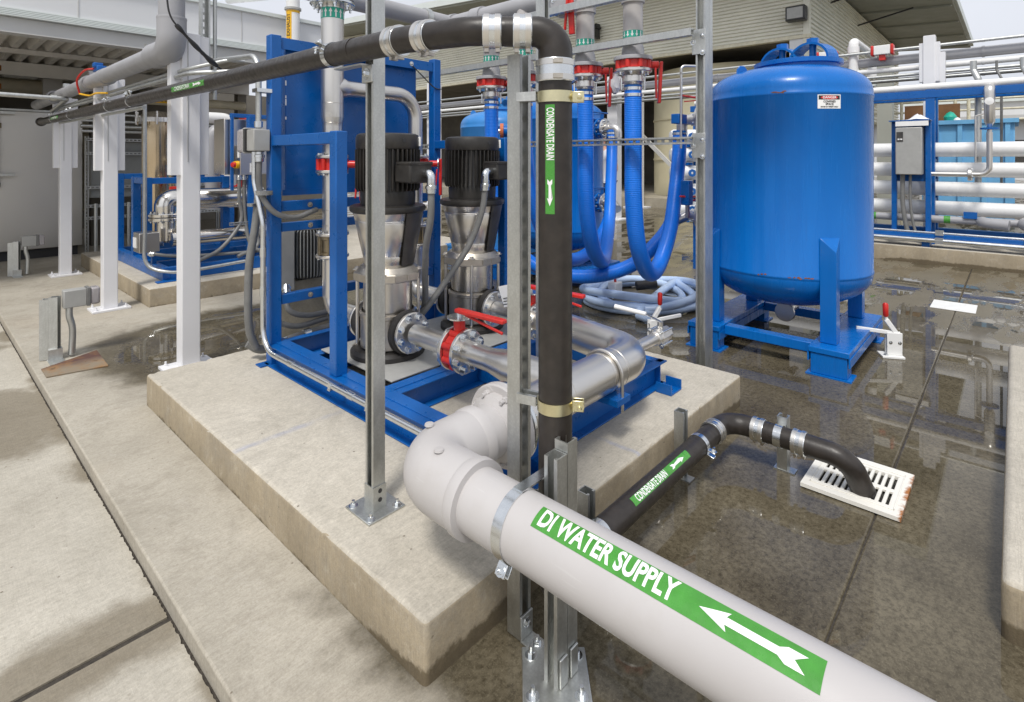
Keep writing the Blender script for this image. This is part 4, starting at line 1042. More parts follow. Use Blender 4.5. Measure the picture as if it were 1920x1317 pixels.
# ------------------------------------------------------------------ pumps
def pump(x, y, label, box_side):
    t = thing('pump', label, 'pump', (x, y, 0.36), 'vertical multistage pumps')
    A = (x, y, 0)
    foot = MB().lathe([(0, 0.358), (0.235, 0.358), (0.235, 0.385), (0.215, 0.405), (0, 0.405)], A, n=48).build('base_foot', 'rubber', t)
    for a in (45, 135, 225, 315): bolt(foot, (x + 0.205 * math.cos(RAD(a)), y + 0.205 * math.sin(RAD(a)), 0.398), (0, 0, 1), 0.014, 0.014, 'cast_steel')
    MB().lathe([(0.16, 0.405), (0.172, 0.415), (0.172, 0.60), (0.178, 0.605), (0.178, 0.625), (0.166, 0.632), (0.166, 0.64)], A, n=48).build('casing', 'cast_steel', t)
    MB().lathe([(0.155, 0.63), (0.155, 0.70), (0.1565, 0.70), (0.1565, 0.704), (0.155, 0.704), (0.155, 0.835)], A, n=56).build('sleeve', 'stainless', t)
    for s_, nm in ((-1, 'suction_flange'), (1, 'discharge_flange')):
        MB().lathe([(0.075, 0), (0.085, 0.16), (0.075, 0.20)], (x, y, PZ - 0.005), (0, s_, 0), 32).build('nozzle', 'cast_steel', t)
        MB().lathe([(0.05, 0.175), (0.125, 0.175), (0.132, 0.185), (0.132, 0.222), (0.12, 0.23), (0.05, 0.23)], (x, y, PZ - 0.005), (0, s_, 0), 40).build(nm, 'rubber', t)
    for a in (45, 135, 225, 315):
        MB().cyl((x + 0.195 * math.cos(RAD(a)), y + 0.195 * math.sin(RAD(a)), 0.40), (x + 0.195 * math.cos(RAD(a)), y + 0.195 * math.sin(RAD(a)), 0.845), 0.0115, 12).build('stay_bolt', 'stainless_pipe', t)
    k = 0.215; o8 = [(k * math.cos(RAD(22.5 + 45 * i)), k * math.sin(RAD(22.5 + 45 * i))) for i in range(8)]
    hd = MB().prism([(p * 1.02, q * 1.02) for p, q in o8], (x, y, 0.835), (1, 0, 0), (0, 1, 0), (0, 0, 0.055)).lathe([(0.20, 0.89), (0.17, 0.925), (0, 0.925)], A, n=40).build('head', 'cast_steel', t, bevel=0.006)
    MB().box(x - 0.09, y - 0.207, 0.85, x - 0.03, y - 0.2, 0.88).box(x + 0.0, y - 0.207, 0.85, x + 0.09, y - 0.2, 0.88).build('cast_mark', 'cast_steel', hd)
    for a in (45, 135, 225, 315): bolt(hd, (x + 0.198 * math.cos(RAD(a)), y + 0.198 * math.sin(RAD(a)), 0.89), (0, 0, 1), 0.016, 0.016, 'stainless_pipe')
    MB().lathe([(0.148, 0.925), (0.152, 0.95), (0.158, 0.985), (0.156, 0.99), (0.160, 0.995), (0.205, 1.20), (0.203, 1.205), (0.207, 1.21), (0.205, 1.215), (0.21, 1.22), (0.222, 1.272)], A, n=56).build('lantern', 'stainless', t)
    MB().lathe([(0.155, 0.93), (0.166, 0.93), (0.228, 1.27), (0.217, 1.27), (0.155, 0.93)], A, n=28, a0=-95, a1=55).build('coupling_guard', 'guard_dark', t)
    MB().lathe([(0.16, 1.262), (0.225, 1.262), (0.238, 1.272), (0.242, 1.288), (0.238, 1.303), (0.222, 1.31), (0.17, 1.31)], A, n=56).build('motor_flange', 'motor_black', t)
    mb = MB().lathe([(0.172, 1.30), (0.176, 1.36), (0.176, 1.42), (0.170, 1.43), (0.170, 1.665)], A, n=48).build('motor_body', 'motor_black', t)
    def fin():
        return MB().prism([(0.166, 0.012), (0.196, 0.012), (0.206, 0.03), (0.206, 0.275), (0.166, 0.275)], (0, 0.004, 0), (1, 0, 0), (0, 0, 1), (0, -0.008, 0))
    for i in range(40): inst('cooling_fin', 'fin', fin, 'motor_black', mb, (x, y, 1.388), (0, 0, 1), 2 * math.pi * i / 40)
    fc = MB().lathe([(0.17, 1.66), (0.198, 1.665), (0.202, 1.675), (0.202, 1.735), (0.195, 1.755), (0.178, 1.764), (0, 1.766)], A, n=56).build('fan_cover', 'motor_black', t)
    MB().obox((x + 0.145, y - 0.145, 1.715), (0.7, 0.7, 0), (0.7, -0.7, 0), (0, 0, 1), (0.05, 0.014, 0.06)).build('rating_plate', 'label_white', fc)
    MB().lathe([(0, 0), (0.014, 0), (0.014, 0.004), (0, 0.004)], (x - 0.02, y - 0.2, 1.72), (-0.1, -1, 0), 14).build('cover_hole', 'dark_box', fc)
    tb = MB().box(x - 0.085, y - 0.345, 1.455, x + 0.085, y - 0.19, 1.575).build('terminal_box', 'motor_black', t, bevel=0.012)
    MB().box(x - 0.088, y - 0.35, 1.565, x + 0.088, y - 0.205, 1.585).build('box_lid', 'motor_black', tb, bevel=0.005)
    return t
pump(2.10, 3.0, 'left vertical pump, black finned motor with its box on the right', 1)
pump(2.85, 3.0, 'right vertical pump, black motor with a grey cable bent across it', -1)
def flex(name, label, pts, r, elbow=None, mat='conduit_grey', group=None, seg=10, raw=False):
    t = thing(name, label, 'conduit', tuple(pts[-1]), group)
    path = pts if raw else spline(pts, seg)
    MB().tube(path, r, 16).build('sheath', mat, t)
    a = Vector(path[0]); d = (a - Vector(path[1])).normalized()
    MB().lathe([(r, -0.05), (r + 0.009, -0.045), (r + 0.009, -0.02), (r + 0.014, -0.018), (r + 0.014, 0.0), (r + 0.006, 0.004), (r + 0.006, 0.02)], a, d, 18).build('gland', 'zinc_bright', t)
    if elbow: MB().tube(fillet([a, elbow[0], elbow[1]], 0.03, 8), r + 0.006, 16).build('elbow_fitting', 'zinc_bright', t)
    return t
flex('motor_cable', 'grey flexible conduit dropping behind the left pump motor box', [(2.13, 2.60, 1.44), (2.135, 2.61, 1.25), (2.17, 2.70, 1.05), (2.26, 2.82, 0.85), (2.36, 2.95, 0.62), (2.40, 3.1, 0.40)], 0.021, ((2.13, 2.60, 1.51), (2.13, 2.66, 1.515)))
flex('motor_cable', 'grey flexible conduit slanting down from the right pump motor', [(2.69, 2.70, 1.43), (2.68, 2.72, 1.25), (2.62, 2.78, 1.02), (2.48, 2.86, 0.78), (2.32, 2.95, 0.55), (2.24, 3.12, 0.40)], 0.021, ((2.69, 2.70, 1.515), (2.77, 2.72, 1.515)))

# ------------------------------------------------------------------ suction pipework
def butterfly(name, label, c, axis, R, th, stem, lever_dir, grp=None, lever=0.27, fl_mat='stainless_pipe', lever_w=0.03, parent=None, plate=True, drop=0.0):
    """red lug valve between two flanges, notch plate on top of its neck, two-blade lever"""
    c, a, sv, lv = Vector(c), Vector(axis).normalized(), Vector(stem).normalized(), Vector(lever_dir).normalized()
    t = parent or thing(name, label, 'valve', tuple(c), grp)
    b = MB().lathe([(R * 0.45, -th / 2), (R * 0.80, -th / 2), (R * 0.80, th / 2), (R * 0.45, th / 2)], c, a, 40).build('valve_body', 'red_paint', t)
    for p in ring_pts(c, a, R * 0.80, 8, 0.4): MB().cyl(p - a * th / 2, p + a * th / 2, R * 0.155, 14).build('lug', 'red_paint', b)
    nk = MB().cyl(c + sv * R * 0.6, c + sv * (R + 0.055), R * 0.26, 18).build('neck', 'red_paint', b)
    if plate: MB().lathe([(0, 0), (R * 0.55, 0), (R * 0.55, 0.008), (0, 0.008)], c + sv * (R + 0.055), sv, 20).build('notch_plate', 'zinc_bright', t)
    h0 = c + sv * (R + 0.085)
    MB().cyl(c + sv * (R + 0.055), c + sv * (R + 0.105), 0.014, 12).build('stem', 'zinc_bright', t)
    up = sv
    l1 = MB().prism([(-0.02, -lever_w / 2), (0.03, -lever_w * 0.62), (lever, -lever_w * 0.55), (lever, lever_w * 0.55), (0.03, lever_w * 0.62), (-0.02, lever_w / 2)], h0, lv, sv.cross(lv), sv * 0.022 )
    l1.build('lever', 'red_paint', t, bevel=0.005)
    MB().bar(h0 + lv * 0.05 - sv * 0.004, h0 + lv * lever * 0.95 - sv * 0.055, 0.012, 0.014, sv).build('lever_catch', 'red_paint', t, bevel=0.003)
    return t
su = thing('suction_header', 'brushed stainless header pipe looping from the grey flange to the right pump', 'pipe', (2.3, HY, PZ))
flange(su, (1.637, HY, PZ), (1, 0, 0), 0.16, 0.024, 8, 'zinc_bright', 0.014, stud=0.012)
MB().tube([(1.66, HY, PZ), (2.46, HY, PZ)], 0.099, 56).build('pipe_run', 'stainless_pipe', su)
MB().tube(fillet([(2.40, HY, PZ), (2.685, HY, PZ), (2.815, 2.17, PZ)], 0.27, 22), 0.0995, 56).build('bend', 'stainless_pipe', su)
for x in (2.0, 2.33, 2.44): MB().lathe([(0.0985, -0.004), (0.1007, -0.002), (0.1007, 0.002), (0.0985, 0.004)], (x, HY, PZ), (1, 0, 0), 48).build('weld_seam', 'stainless', su)
MB().lathe([(0.0985, -0.004), (0.1007, -0.002), (0.1007, 0.002), (0.0985, 0.004)], (2.758, 1.88, PZ), (0.2, 1, 0), 48).build('weld_seam', 'stainless', su)
ub = [(2.36, HY + 0.109 * math.cos(RAD(a)), PZ + 0.109 * math.sin(RAD(a))) for a in range(0, 181, 10)]
MB().tube([(2.36, HY + 0.109, 0.36)] + ub + [(2.36, HY - 0.109, 0.36)], 0.0085, 12).build('u_bolt', 'stainless_pipe', su)
MB().box(2.30, HY - 0.12, 0.405, 2.42, HY + 0.15, 0.435).build('saddle', 'blue_frame', su)
MB().tube([(2.62, HY + 0.06, PZ), (3.02, HY + 0.06, PZ)], 0.033, 28).build('drain_stub', 'stainless_pipe', su)
# branch to the left pump
MB().lathe([(0.085, 0.0), (0.085, 0.36), (0.081, 0.40), (0.064, 0.50), (0.0615, 0.52), (0.0615, 0.70)], (2.10, HY + 0.02, PZ), (0, 1, 0), 48).build('branch', 'stainless_pipe', su)
flange(su, (2.10, 2.245, PZ), (0, 1, 0), 0.122, 0.024, 8, 'stainless_pipe', 0.0165, side=-1, stud=0.004)
flange(su, (2.10, 2.345, PZ), (0, 1, 0), 0.122, 0.024, 8, 'stainless_pipe', 0.015)
MB().tube([(2.10, 2.365, PZ), (2.10, 2.71, PZ)], 0.0605, 40).build('branch', 'stainless_pipe', su)
flange(su, (2.10, 2.735, PZ), (0, 1, 0), 0.125, 0.024, 8, 'stainless_pipe', 0.015, side=-1)
MB().lathe([(0.0995, 0), (0.0995, 0.02), (0.064, 0.10), (0.0615, 0.16)], (2.815, 2.165, PZ), (0, 1, 0), 48).build('branch', 'stainless_pipe', su)
flange(su, (2.815, 2.325, PZ), (0, 1, 0), 0.122, 0.024, 8, 'stainless_pipe', 0.013, side=-1)
flange(su, (2.815, 2.425, PZ), (0, 1, 0), 0.122, 0.024, 8, 'stainless_pipe', 0.012)
MB().tube([(2.815, 2.44, PZ), (2.83, 2.73, PZ)], 0.0605, 40).build('branch', 'stainless_pipe', su)
flange(su, (2.83, 2.735, PZ), (0, 1, 0), 0.125, 0.024, 8, 'stainless_pipe', 0.012, side=-1)
butterfly('butterfly_valve', 'red lever valve on the left pump suction, handle pointing right', (2.10, 2.307, PZ), (0, 1, 0), 0.125, 0.07, (-0.05, 0.0, 1), (0.04, -1.0, 0.0), 'red butterfly valves', lever=0.34, lever_w=0.036)
v2 = butterfly('butterfly_valve', 'red lever valve on the right pump suction, mostly hidden by the black pipe', (2.815, 2.387, PZ), (0, 1, 0), 0.125, 0.07, (-0.05, 0.0, 1), (0.04, -1.0, 0.0), 'red butterfly valves', lever=0.42, lever_w=0.036)
tgp = MB().obox((2.72, 2.50, PZ + 0.16), (0.45, -0.85, 0.25), (-0.3, 0.1, 1), (0.85, 0.5, 0.2), (0.12, 0.15, 0.003)).build('warning_tag', 'label_white', v2)
m = MB()
for i in range(6): m.obox(Vector((2.72, 2.50, PZ + 0.105 + i * 0.021)) - Vector((0.85, 0.5, 0.2)).normalized() * 0.0025, (0.45, -0.85, 0.25), (-0.3, 0.1, 1), (0.85, 0.5, 0.2), (0.09, 0.006, 0.001))
m.build('print_lines', 'label_black', tgp)
bv = thing('ball_valve', 'small stainless ball valve with a white lever beyond the header bend', 'valve', (3.08, HY + 0.06, PZ))
vb = Vector((3.08, HY + 0.06, PZ))
MB().lathe([(0.033, -0.08), (0.044, -0.075), (0.044, -0.045), (0.05, -0.04), (0.05, 0.04), (0.044, 0.045), (0.044, 0.085), (0.036, 0.09), (0.03, 0.09)], vb, (1, 0, 0), 8).build('body', 'stainless_pipe', bv, bevel=0.003)
for p in ring_pts(vb - Vector((0.06, 0, 0)), (1, 0, 0), 0.056, 4, 0.78):
    MB().cyl(p, p + Vector((0.13, 0, 0)), 0.0065, 10).build('tie_bolt', 'zinc_bright', bv); bolt(bv, p, (-1, 0, 0), 0.009, 0.008)
MB().cyl(vb + Vector((0, 0, 0.04)), vb + Vector((0, 0, 0.085)), 0.018, 14).build('stem', 'stainless_pipe', bv)
MB().bar(vb + Vector((0.0, 0, 0.085)), vb + Vector((-0.02, 0.09, 0.12)), 0.026, 0.005).build('lever_neck', 'zinc_bright', bv)
MB().tube([vb + Vector((-0.02, 0.085, 0.12)), vb + Vector((-0.045, 0.29, 0.135))], 0.014, 14, radii=[0.013, 0.015]).build('lever_grip', 'white_plastic', bv)

# ------------------------------------------------------------------ discharge pipework
di = thing('discharge_riser', 'stainless riser and arched branch rising behind the pumps to a top flange', 'pipe', (2.06, 3.62, 0.5))
DXL, DXR, DYY = 2.06, 2.80, 3.62
MB().tube([(DXL, DYY, 0.62), (DXL, DYY, 1.92)], 0.070, 40).build('pipe_run', 'stainless_pipe', di)
MB().tube([(DXL, DYY, 1.90), (DXL, DYY, 2.70)], 0.079, 44).build('tee', 'stainless_pipe', di)
MB().lathe([(0.070, 1.84), (0.071, 1.86), (0.079, 1.905), (0.079, 1.95)], (DXL, DYY, 0), n=40).build('reducer', 'stainless_pipe', di)
arch = fillet([(DXL, DYY, 2.115), (DXR, DYY, 2.115), (DXR, DYY, 1.5)], 0.19, 14)
MB().tube(arch, 0.058, 36).build('arch', 'stainless_pipe', di)
MB().lathe([(0.0585, 0.17), (0.060, 0.13), (0.066, 0.10), (0.078, 0.075), (0.078, 0.0)], (DXL, DYY, 2.115), (1, 0, 0), 36).build('tee_collar', 'stainless_pipe', di)
MB().tube([(DXR, DYY, 1.6), (DXR, DYY, 0.62)], 0.06, 36).build('pipe_run', 'stainless_pipe', di)
for x in (DXL, DXR):
    MB().tube(fillet([(x, DYY, 0.72), (x, DYY, PZ - 0.005), (x + 0.03, 3.22, PZ - 0.005)], 0.13, 12), 0.063, 36).build('foot_bend', 'stainless_pipe', di)
    flange(di, (x + 0.03, 3.232, PZ - 0.005), (0, 1, 0), 0.125, 0.022, 8, 'stainless_pipe', 0.011)
    for z, nm in ((1.63, 'v'), (1.04, 'c')):
        zz = 1.50 if nm == 'v' else 0.90
        dz = 0.085 if nm == 'v' else 0.135
        flange(di, (x, DYY, zz), (0, 0, 1), 0.115, 0.022, 8, 'stainless_pipe', 0.011, side=-1)
        flange(di, (x, DYY, zz + 0.022 + dz), (0, 0, 1), 0.115, 0.022, 8, 'stainless_pipe', 0.011)
    cv = MB().lathe([(0.06, 0.925), (0.10, 0.925), (0.10, 0.94), (0.085, 0.945), (0.085, 1.03), (0.10, 1.035), (0.10, 1.055), (0.06, 1.055)], (x, DYY, 0), n=36).build('check_valve', 'bronze', di)
    for p in ring_pts((x, DYY, 0.925), (0, 0, 1), 0.098, 8): MB().cyl(p, p + Vector((0, 0, 0.13)), 0.008, 8).build('stud', 'bronze', cv)
for z in (1.86, 1.24, 1.13): MB().lathe([(0.0698, -0.003), (0.0725, 0), (0.0698, 0.003)], (DXL, DYY, z), n=36).build('weld_seam', 'stainless', di)
for x, z in ((DXL, 2.0), (DXL, 2.32)): MB().lathe([(0.0785, -0.003), (0.0805, 0), (0.0785, 0.003)], (x, DYY, z), n=36).build('weld_seam', 'stainless', di)
band = MB().lathe([(0.0796, 2.60), (0.0800, 2.60), (0.0800, 2.675), (0.0796, 2.675)], (DXL, DYY, 0), n=40).build('arrow_band', 'label_teal', di)
def arrows(c, R, z0, z1, up, parent, n=12):
    m = MB(); h = z1 - z0
    for i in range(n):
        th = 2 * math.pi * i / n; o = Vector((math.cos(th), math.sin(th), 0)); tn = Vector((-math.sin(th), math.cos(th), 0)); s_ = 1 if up else -1
        b = len(m.v); mid = (z0 + z1) / 2; w_ = 2 * math.pi * R / n
        for a_, q in ((0, 0.42), (0.34, 0.05), (0.13, 0.05), (0.13, -0.42), (-0.13, -0.42), (-0.13, 0.05), (-0.34, 0.05)):
            m.v.append(tuple(Vector((c[0], c[1], mid + s_ * q * h)) + o * (R + 0.0012) + tn * a_ * w_))
        m.f += [(b, b + 1, b + 6), (b + 2, b + 3, b + 4, b + 5)]
    return m.build('arrow_marks', 'label_white', parent)
arrows((DXL, DYY), 0.0800, 2.60, 2.675, True, band, 14)
flange(di, (DXL, DYY, 2.70), (0, 0, 1), 0.155, 0.026, 8, 'zinc_bright', 0.014, stud=0.02, side=-1)
for x, lab in ((DXL, 'red valve with hanging lever on the left discharge riser'), (DXR, 'red valve with hanging lever on the right discharge riser')):
    v = thing('butterfly_valve', lab, 'valve', (x, DYY, 1.565), 'red butterfly valves')
    b = MB().lathe([(0.03, -0.041), (0.092, -0.041), (0.092, 0.041), (0.03, 0.041)], (x, DYY, 1.564), n=36).build('valve_body', 'red_paint', v)
    for p in ring_pts((x, DYY, 1.524), (0, 0, 1), 0.094, 8, 0.4): MB().cyl(p, p + Vector((0, 0, 0.08)), 0.018, 14).build('lug', 'red_paint', b)
    MB().cyl((x + 0.05, DYY - 0.05, 1.564), (x + 0.13, DYY - 0.13, 1.564), 0.026, 16).build('neck', 'red_paint', b)
    MB().lathe([(0, 0), (0.05, 0), (0.05, 0.008), (0, 0.008)], (x + 0.13, DYY - 0.13, 1.564), (1, -1, 0), 20).build('notch_plate', 'zinc_bright', v)
    MB().obox((x + 0.145, DYY - 0.145, 1.455), (1, 1, 0), (1, -1, 0), (0, 0, 1), (0.036, 0.024, 0.30)).build('lever', 'red_paint', v, bevel=0.006)
    MB().obox((x + 0.12, DYY - 0.12, 1.42), (1, 1, 0), (1, -1, 0), (0.05, -0.05, 1), (0.016, 0.012, 0.2)).build('lever_catch', 'red_paint', v, bevel=0.003)
# grey plastic pipe leaving from the top flange
gy = thing('overhead_pipe', 'grey plastic pipe at the top running from the riser to the hose header', 'pipe', (3.0, 4.4, 3.0))
flange(gy, (DXL, DYY, 2.729), (0, 0, 1), 0.155, 0.034, 8, 'pvc_grey', 0.013, stud=0.02)
MB().tube(fillet([(DXL, DYY, 2.76), (DXL, DYY, 3.03), (DXL, 4.42, 3.03), (3.9, 4.42, 3.03)], 0.12, 10), 0.085, 32).build('pipe_run', 'pvc_grey', gy)
MB().lathe([(0.085, -0.03), (0.10, -0.03), (0.10, 0.03), (0.085, 0.03)], (3.55, 4.42, 3.03), (1, 0, 0), 32).build('clamp_band', 'galvanized', gy)

# ================================================================== HOSE MANIFOLD
hd = thing('hose_header', 'grey plastic header pipe high above the hanging hoses', 'pipe', (3.9, 3.2, 3.02))
MB().tube([(3.9, 1.0, 3.03), (3.9, 4.5, 3.03)], 0.088, 36).build('pipe_run', 'pvc_grey', hd)
for y in (4.42, 4.0, 3.0, 2.48): MB().lathe([(0.088, -0.07), (0.104, -0.07), (0.104, 0.07), (0.088, 0.07)], (3.9, y, 3.03), (0, 1, 0), 32).build('socket', 'pvc_grey', hd)
flange(hd, (3.80, 2.86, 2.93), (-1, -0.2, 0), 0.12, 0.03, 8, 'pvc_grey', 0.011)
MB().obox((3.77, 2.76, 2.80), (1, 0, 0), (0, 1, 0), (0, 0.05, 1), (0.025, 0.05, 0.30)).obox((3.75, 2.80, 2.82), (1, 0, 0), (0, 1, 0), (0, -0.1, 1), (0.02, 0.02, 0.26)).build('valve_lever', 'red_paint', hd, bevel=0.005)
HOSE = [(2.25, 0), (2.71, 0), (3.39, 1), (3.83, 1)]
names = ['rightmost hose drop, grey pipe with down arrows and red valve', 'second hose drop from the right, down arrows, plastic bag on its handle',
         'third hose drop from the right, half hidden by the black pipe', 'leftmost hose drop with up arrows, seen over the right pump motor']
for (y, up), lab in zip(HOSE, names):
    X = 3.9
    d = thing('hose_drop', lab, 'pipe', (X, y, 2.0), 'hose drops on the manifold')
    MB().tube([(X, y, 2.42), (X, y, 3.0)], 0.078, 32).build('pipe_run', 'pvc_light', d)
    MB().lathe([(0.078, 2.84), (0.092, 2.84), (0.092, 2.95), (0.078, 2.95)], (X, y, 0), n=32).build('socket', 'pvc_light', d)
    bd = MB().lathe([(0.0786, 2.56), (0.0792, 2.56), (0.0792, 2.615), (0.0786, 2.615)], (X, y, 0), n=32).build('arrow_band', 'label_teal', d)
    arrows((X, y), 0.0792, 2.56, 2.615, bool(up), bd, 14)
    MB().lathe([(0.078, 2.50), (0.085, 2.49), (0.09, 2.43), (0.115, 2.415), (0.15, 2.412), (0.152, 2.405), (0.152, 2.383), (0.06, 2.38)], (X, y, 0), n=40).build('flange', 'pvc_grey', d)
    vb = MB().lathe([(0.06, 2.38), (0.125, 2.38), (0.125, 2.318), (0.06, 2.318)], (X, y, 0), n=36).build('valve_body', 'red_paint', d)
    for p in ring_pts((X, y, 2.318), (0, 0, 1), 0.125, 8, 0.2): MB().cyl(p, p + Vector((0, 0, 0.062)), 0.022, 12).build('lug', 'red_paint', vb)
    MB().cyl((X + 0.05, y - 0.06, 2.35), (X + 0.125, y - 0.155, 2.35), 0.03, 14).build('neck', 'red_paint', vb)
    MB().obox((X + 0.135, y - 0.165, 2.21), (0.78, 0.62, 0), (0.62, -0.78, 0), (0.03, -0.04, 1), (0.055, 0.024, 0.33)).build('lever', 'red_paint', d, bevel=0.006)
    MB().obox((X + 0.085, y - 0.155, 2.20), (0.78, 0.62, 0), (0.62, -0.78, 0), (-0.1, -0.02, 1), (0.018, 0.014, 0.24)).build('lever_catch', 'red_paint', d)
    flange(d, (X, y, 2.288), (0, 0, 1), 0.148, 0.028, 8, 'stainless_pipe', 0.012, side=-1, stud=0.008)
    MB().lathe([(0.062, 2.29), (0.066, 2.27), (0.082, 2.262), (0.084, 2.215), (0.076, 2.21), (0.07, 2.20), (0.062, 2.19), (0.058, 2.12)], (X, y, 0), n=32).build('camlock', 'stainless_pipe', d)
    for s_ in (-1, 1): MB().obox((X + 0.066 * s_, y - 0.066 * s_, 2.20), (1, 1, 0), (1, -1, 0), (0, 0, 1), (0.02, 0.012, 0.10)).build('cam_arm', 'zinc_bright', d, bevel=0.003)
pb = thing('plastic_bag', 'crumpled clear plastic bag tied on the red handle of a hose drop', 'bag', (4.0, 2.56, 2.25))
rr = random.Random(3); m = MB(); prof = [(0, 2.16), (0.03, 2.17), (0.05, 2.21), (0.045, 2.27), (0.03, 2.30), (0.012, 2.33), (0, 2.335)]
m.lathe(prof, (4.06, 2.52, 0), n=14); m.v = [(a + rr.uniform(-.012, .012), b + rr.uniform(-.012, .012), c + rr.uniform(-.01, .01)) for a, b, c in m.v]
m.build('crumpled_film', 'cloth_white', pb)

def hose(label, pts, r=0.068, clamps=True, mat='hose_blue'):
    t = thing('hose', label, 'hose', tuple(pts[0]), 'blue transfer hoses')
    path = spline(pts, 14)
    MB().tube(path, r, 28).build('sleeve', mat, t)
    for e, nx in ((0, 1), (-1, -2)):
        a = Vector(path[e]); dv = (Vector(path[nx]) - a).normalized()
        for k in (0.025, 0.075): MB().lathe([(r, -0.012), (r + 0.005, -0.012), (r + 0.005, 0.012), (r, 0.012)], a + dv * k, dv, 28).build('hose_clamp', 'zinc_bright', t)
        MB().lathe([(r, -0.004), (r + 0.003, -0.004), (r + 0.003, 0.02), (r, 0.02)], a, dv, 28).build('cuff', 'blue_frame', t)
    return t
Y1T, Y2T = 2.47, 3.25          # hose ends at the two tanks
hose('blue hose looping from the rightmost drop up to the big blue tank', [(3.9, 2.25, 2.185), (3.905, 2.25, 1.7), (3.92, 2.255, 1.25), (4.02, 2.27, 0.88), (4.28, 2.32, 0.63), (4.58, 2.38, 0.64), (4.90, 2.43, 0.92), (5.08, 2.46, 1.30), (5.17, 2.47, 1.60), (5.2, 2.47, 1.88)])
hose('blue hose from the second drop looping back up to the shaded rear tank', [(3.9, 2.71, 2.185), (3.91, 2.71, 1.7), (3.93, 2.72, 1.25), (4.10, 2.78, 0.86), (4.45, 2.92, 0.63), (4.95, 3.18, 0.62), (5.45, 3.45, 0.90), (5.75, 3.62, 1.28), (5.90, 3.70, 1.62), (5.94, 3.72, 1.95)])
hose('blue hose curving from the third drop to the low valve of the rear tank', [(3.9, 3.39, 2.185), (3.91, 3.39, 1.7), (3.98, 3.38, 1.25), (4.22, 3.38, 0.82), (4.65, 3.42, 0.56), (5.15, 3.50, 0.58), (5.55, 3.60, 0.74), (5.84, 3.68, 0.93)])
hose('blue hose sagging lowest, from the leftmost drop to the low tank valve', [(3.9, 3.83, 2.185), (3.91, 3.83, 1.7), (3.93, 3.80, 1.2), (4.02, 3.70, 0.80), (4.22, 3.45, 0.52), (4.50, 3.10, 0.45), (4.80, 2.80, 0.55), (5.02, 2.62, 0.78), (5.18, 2.52, 1.00)])

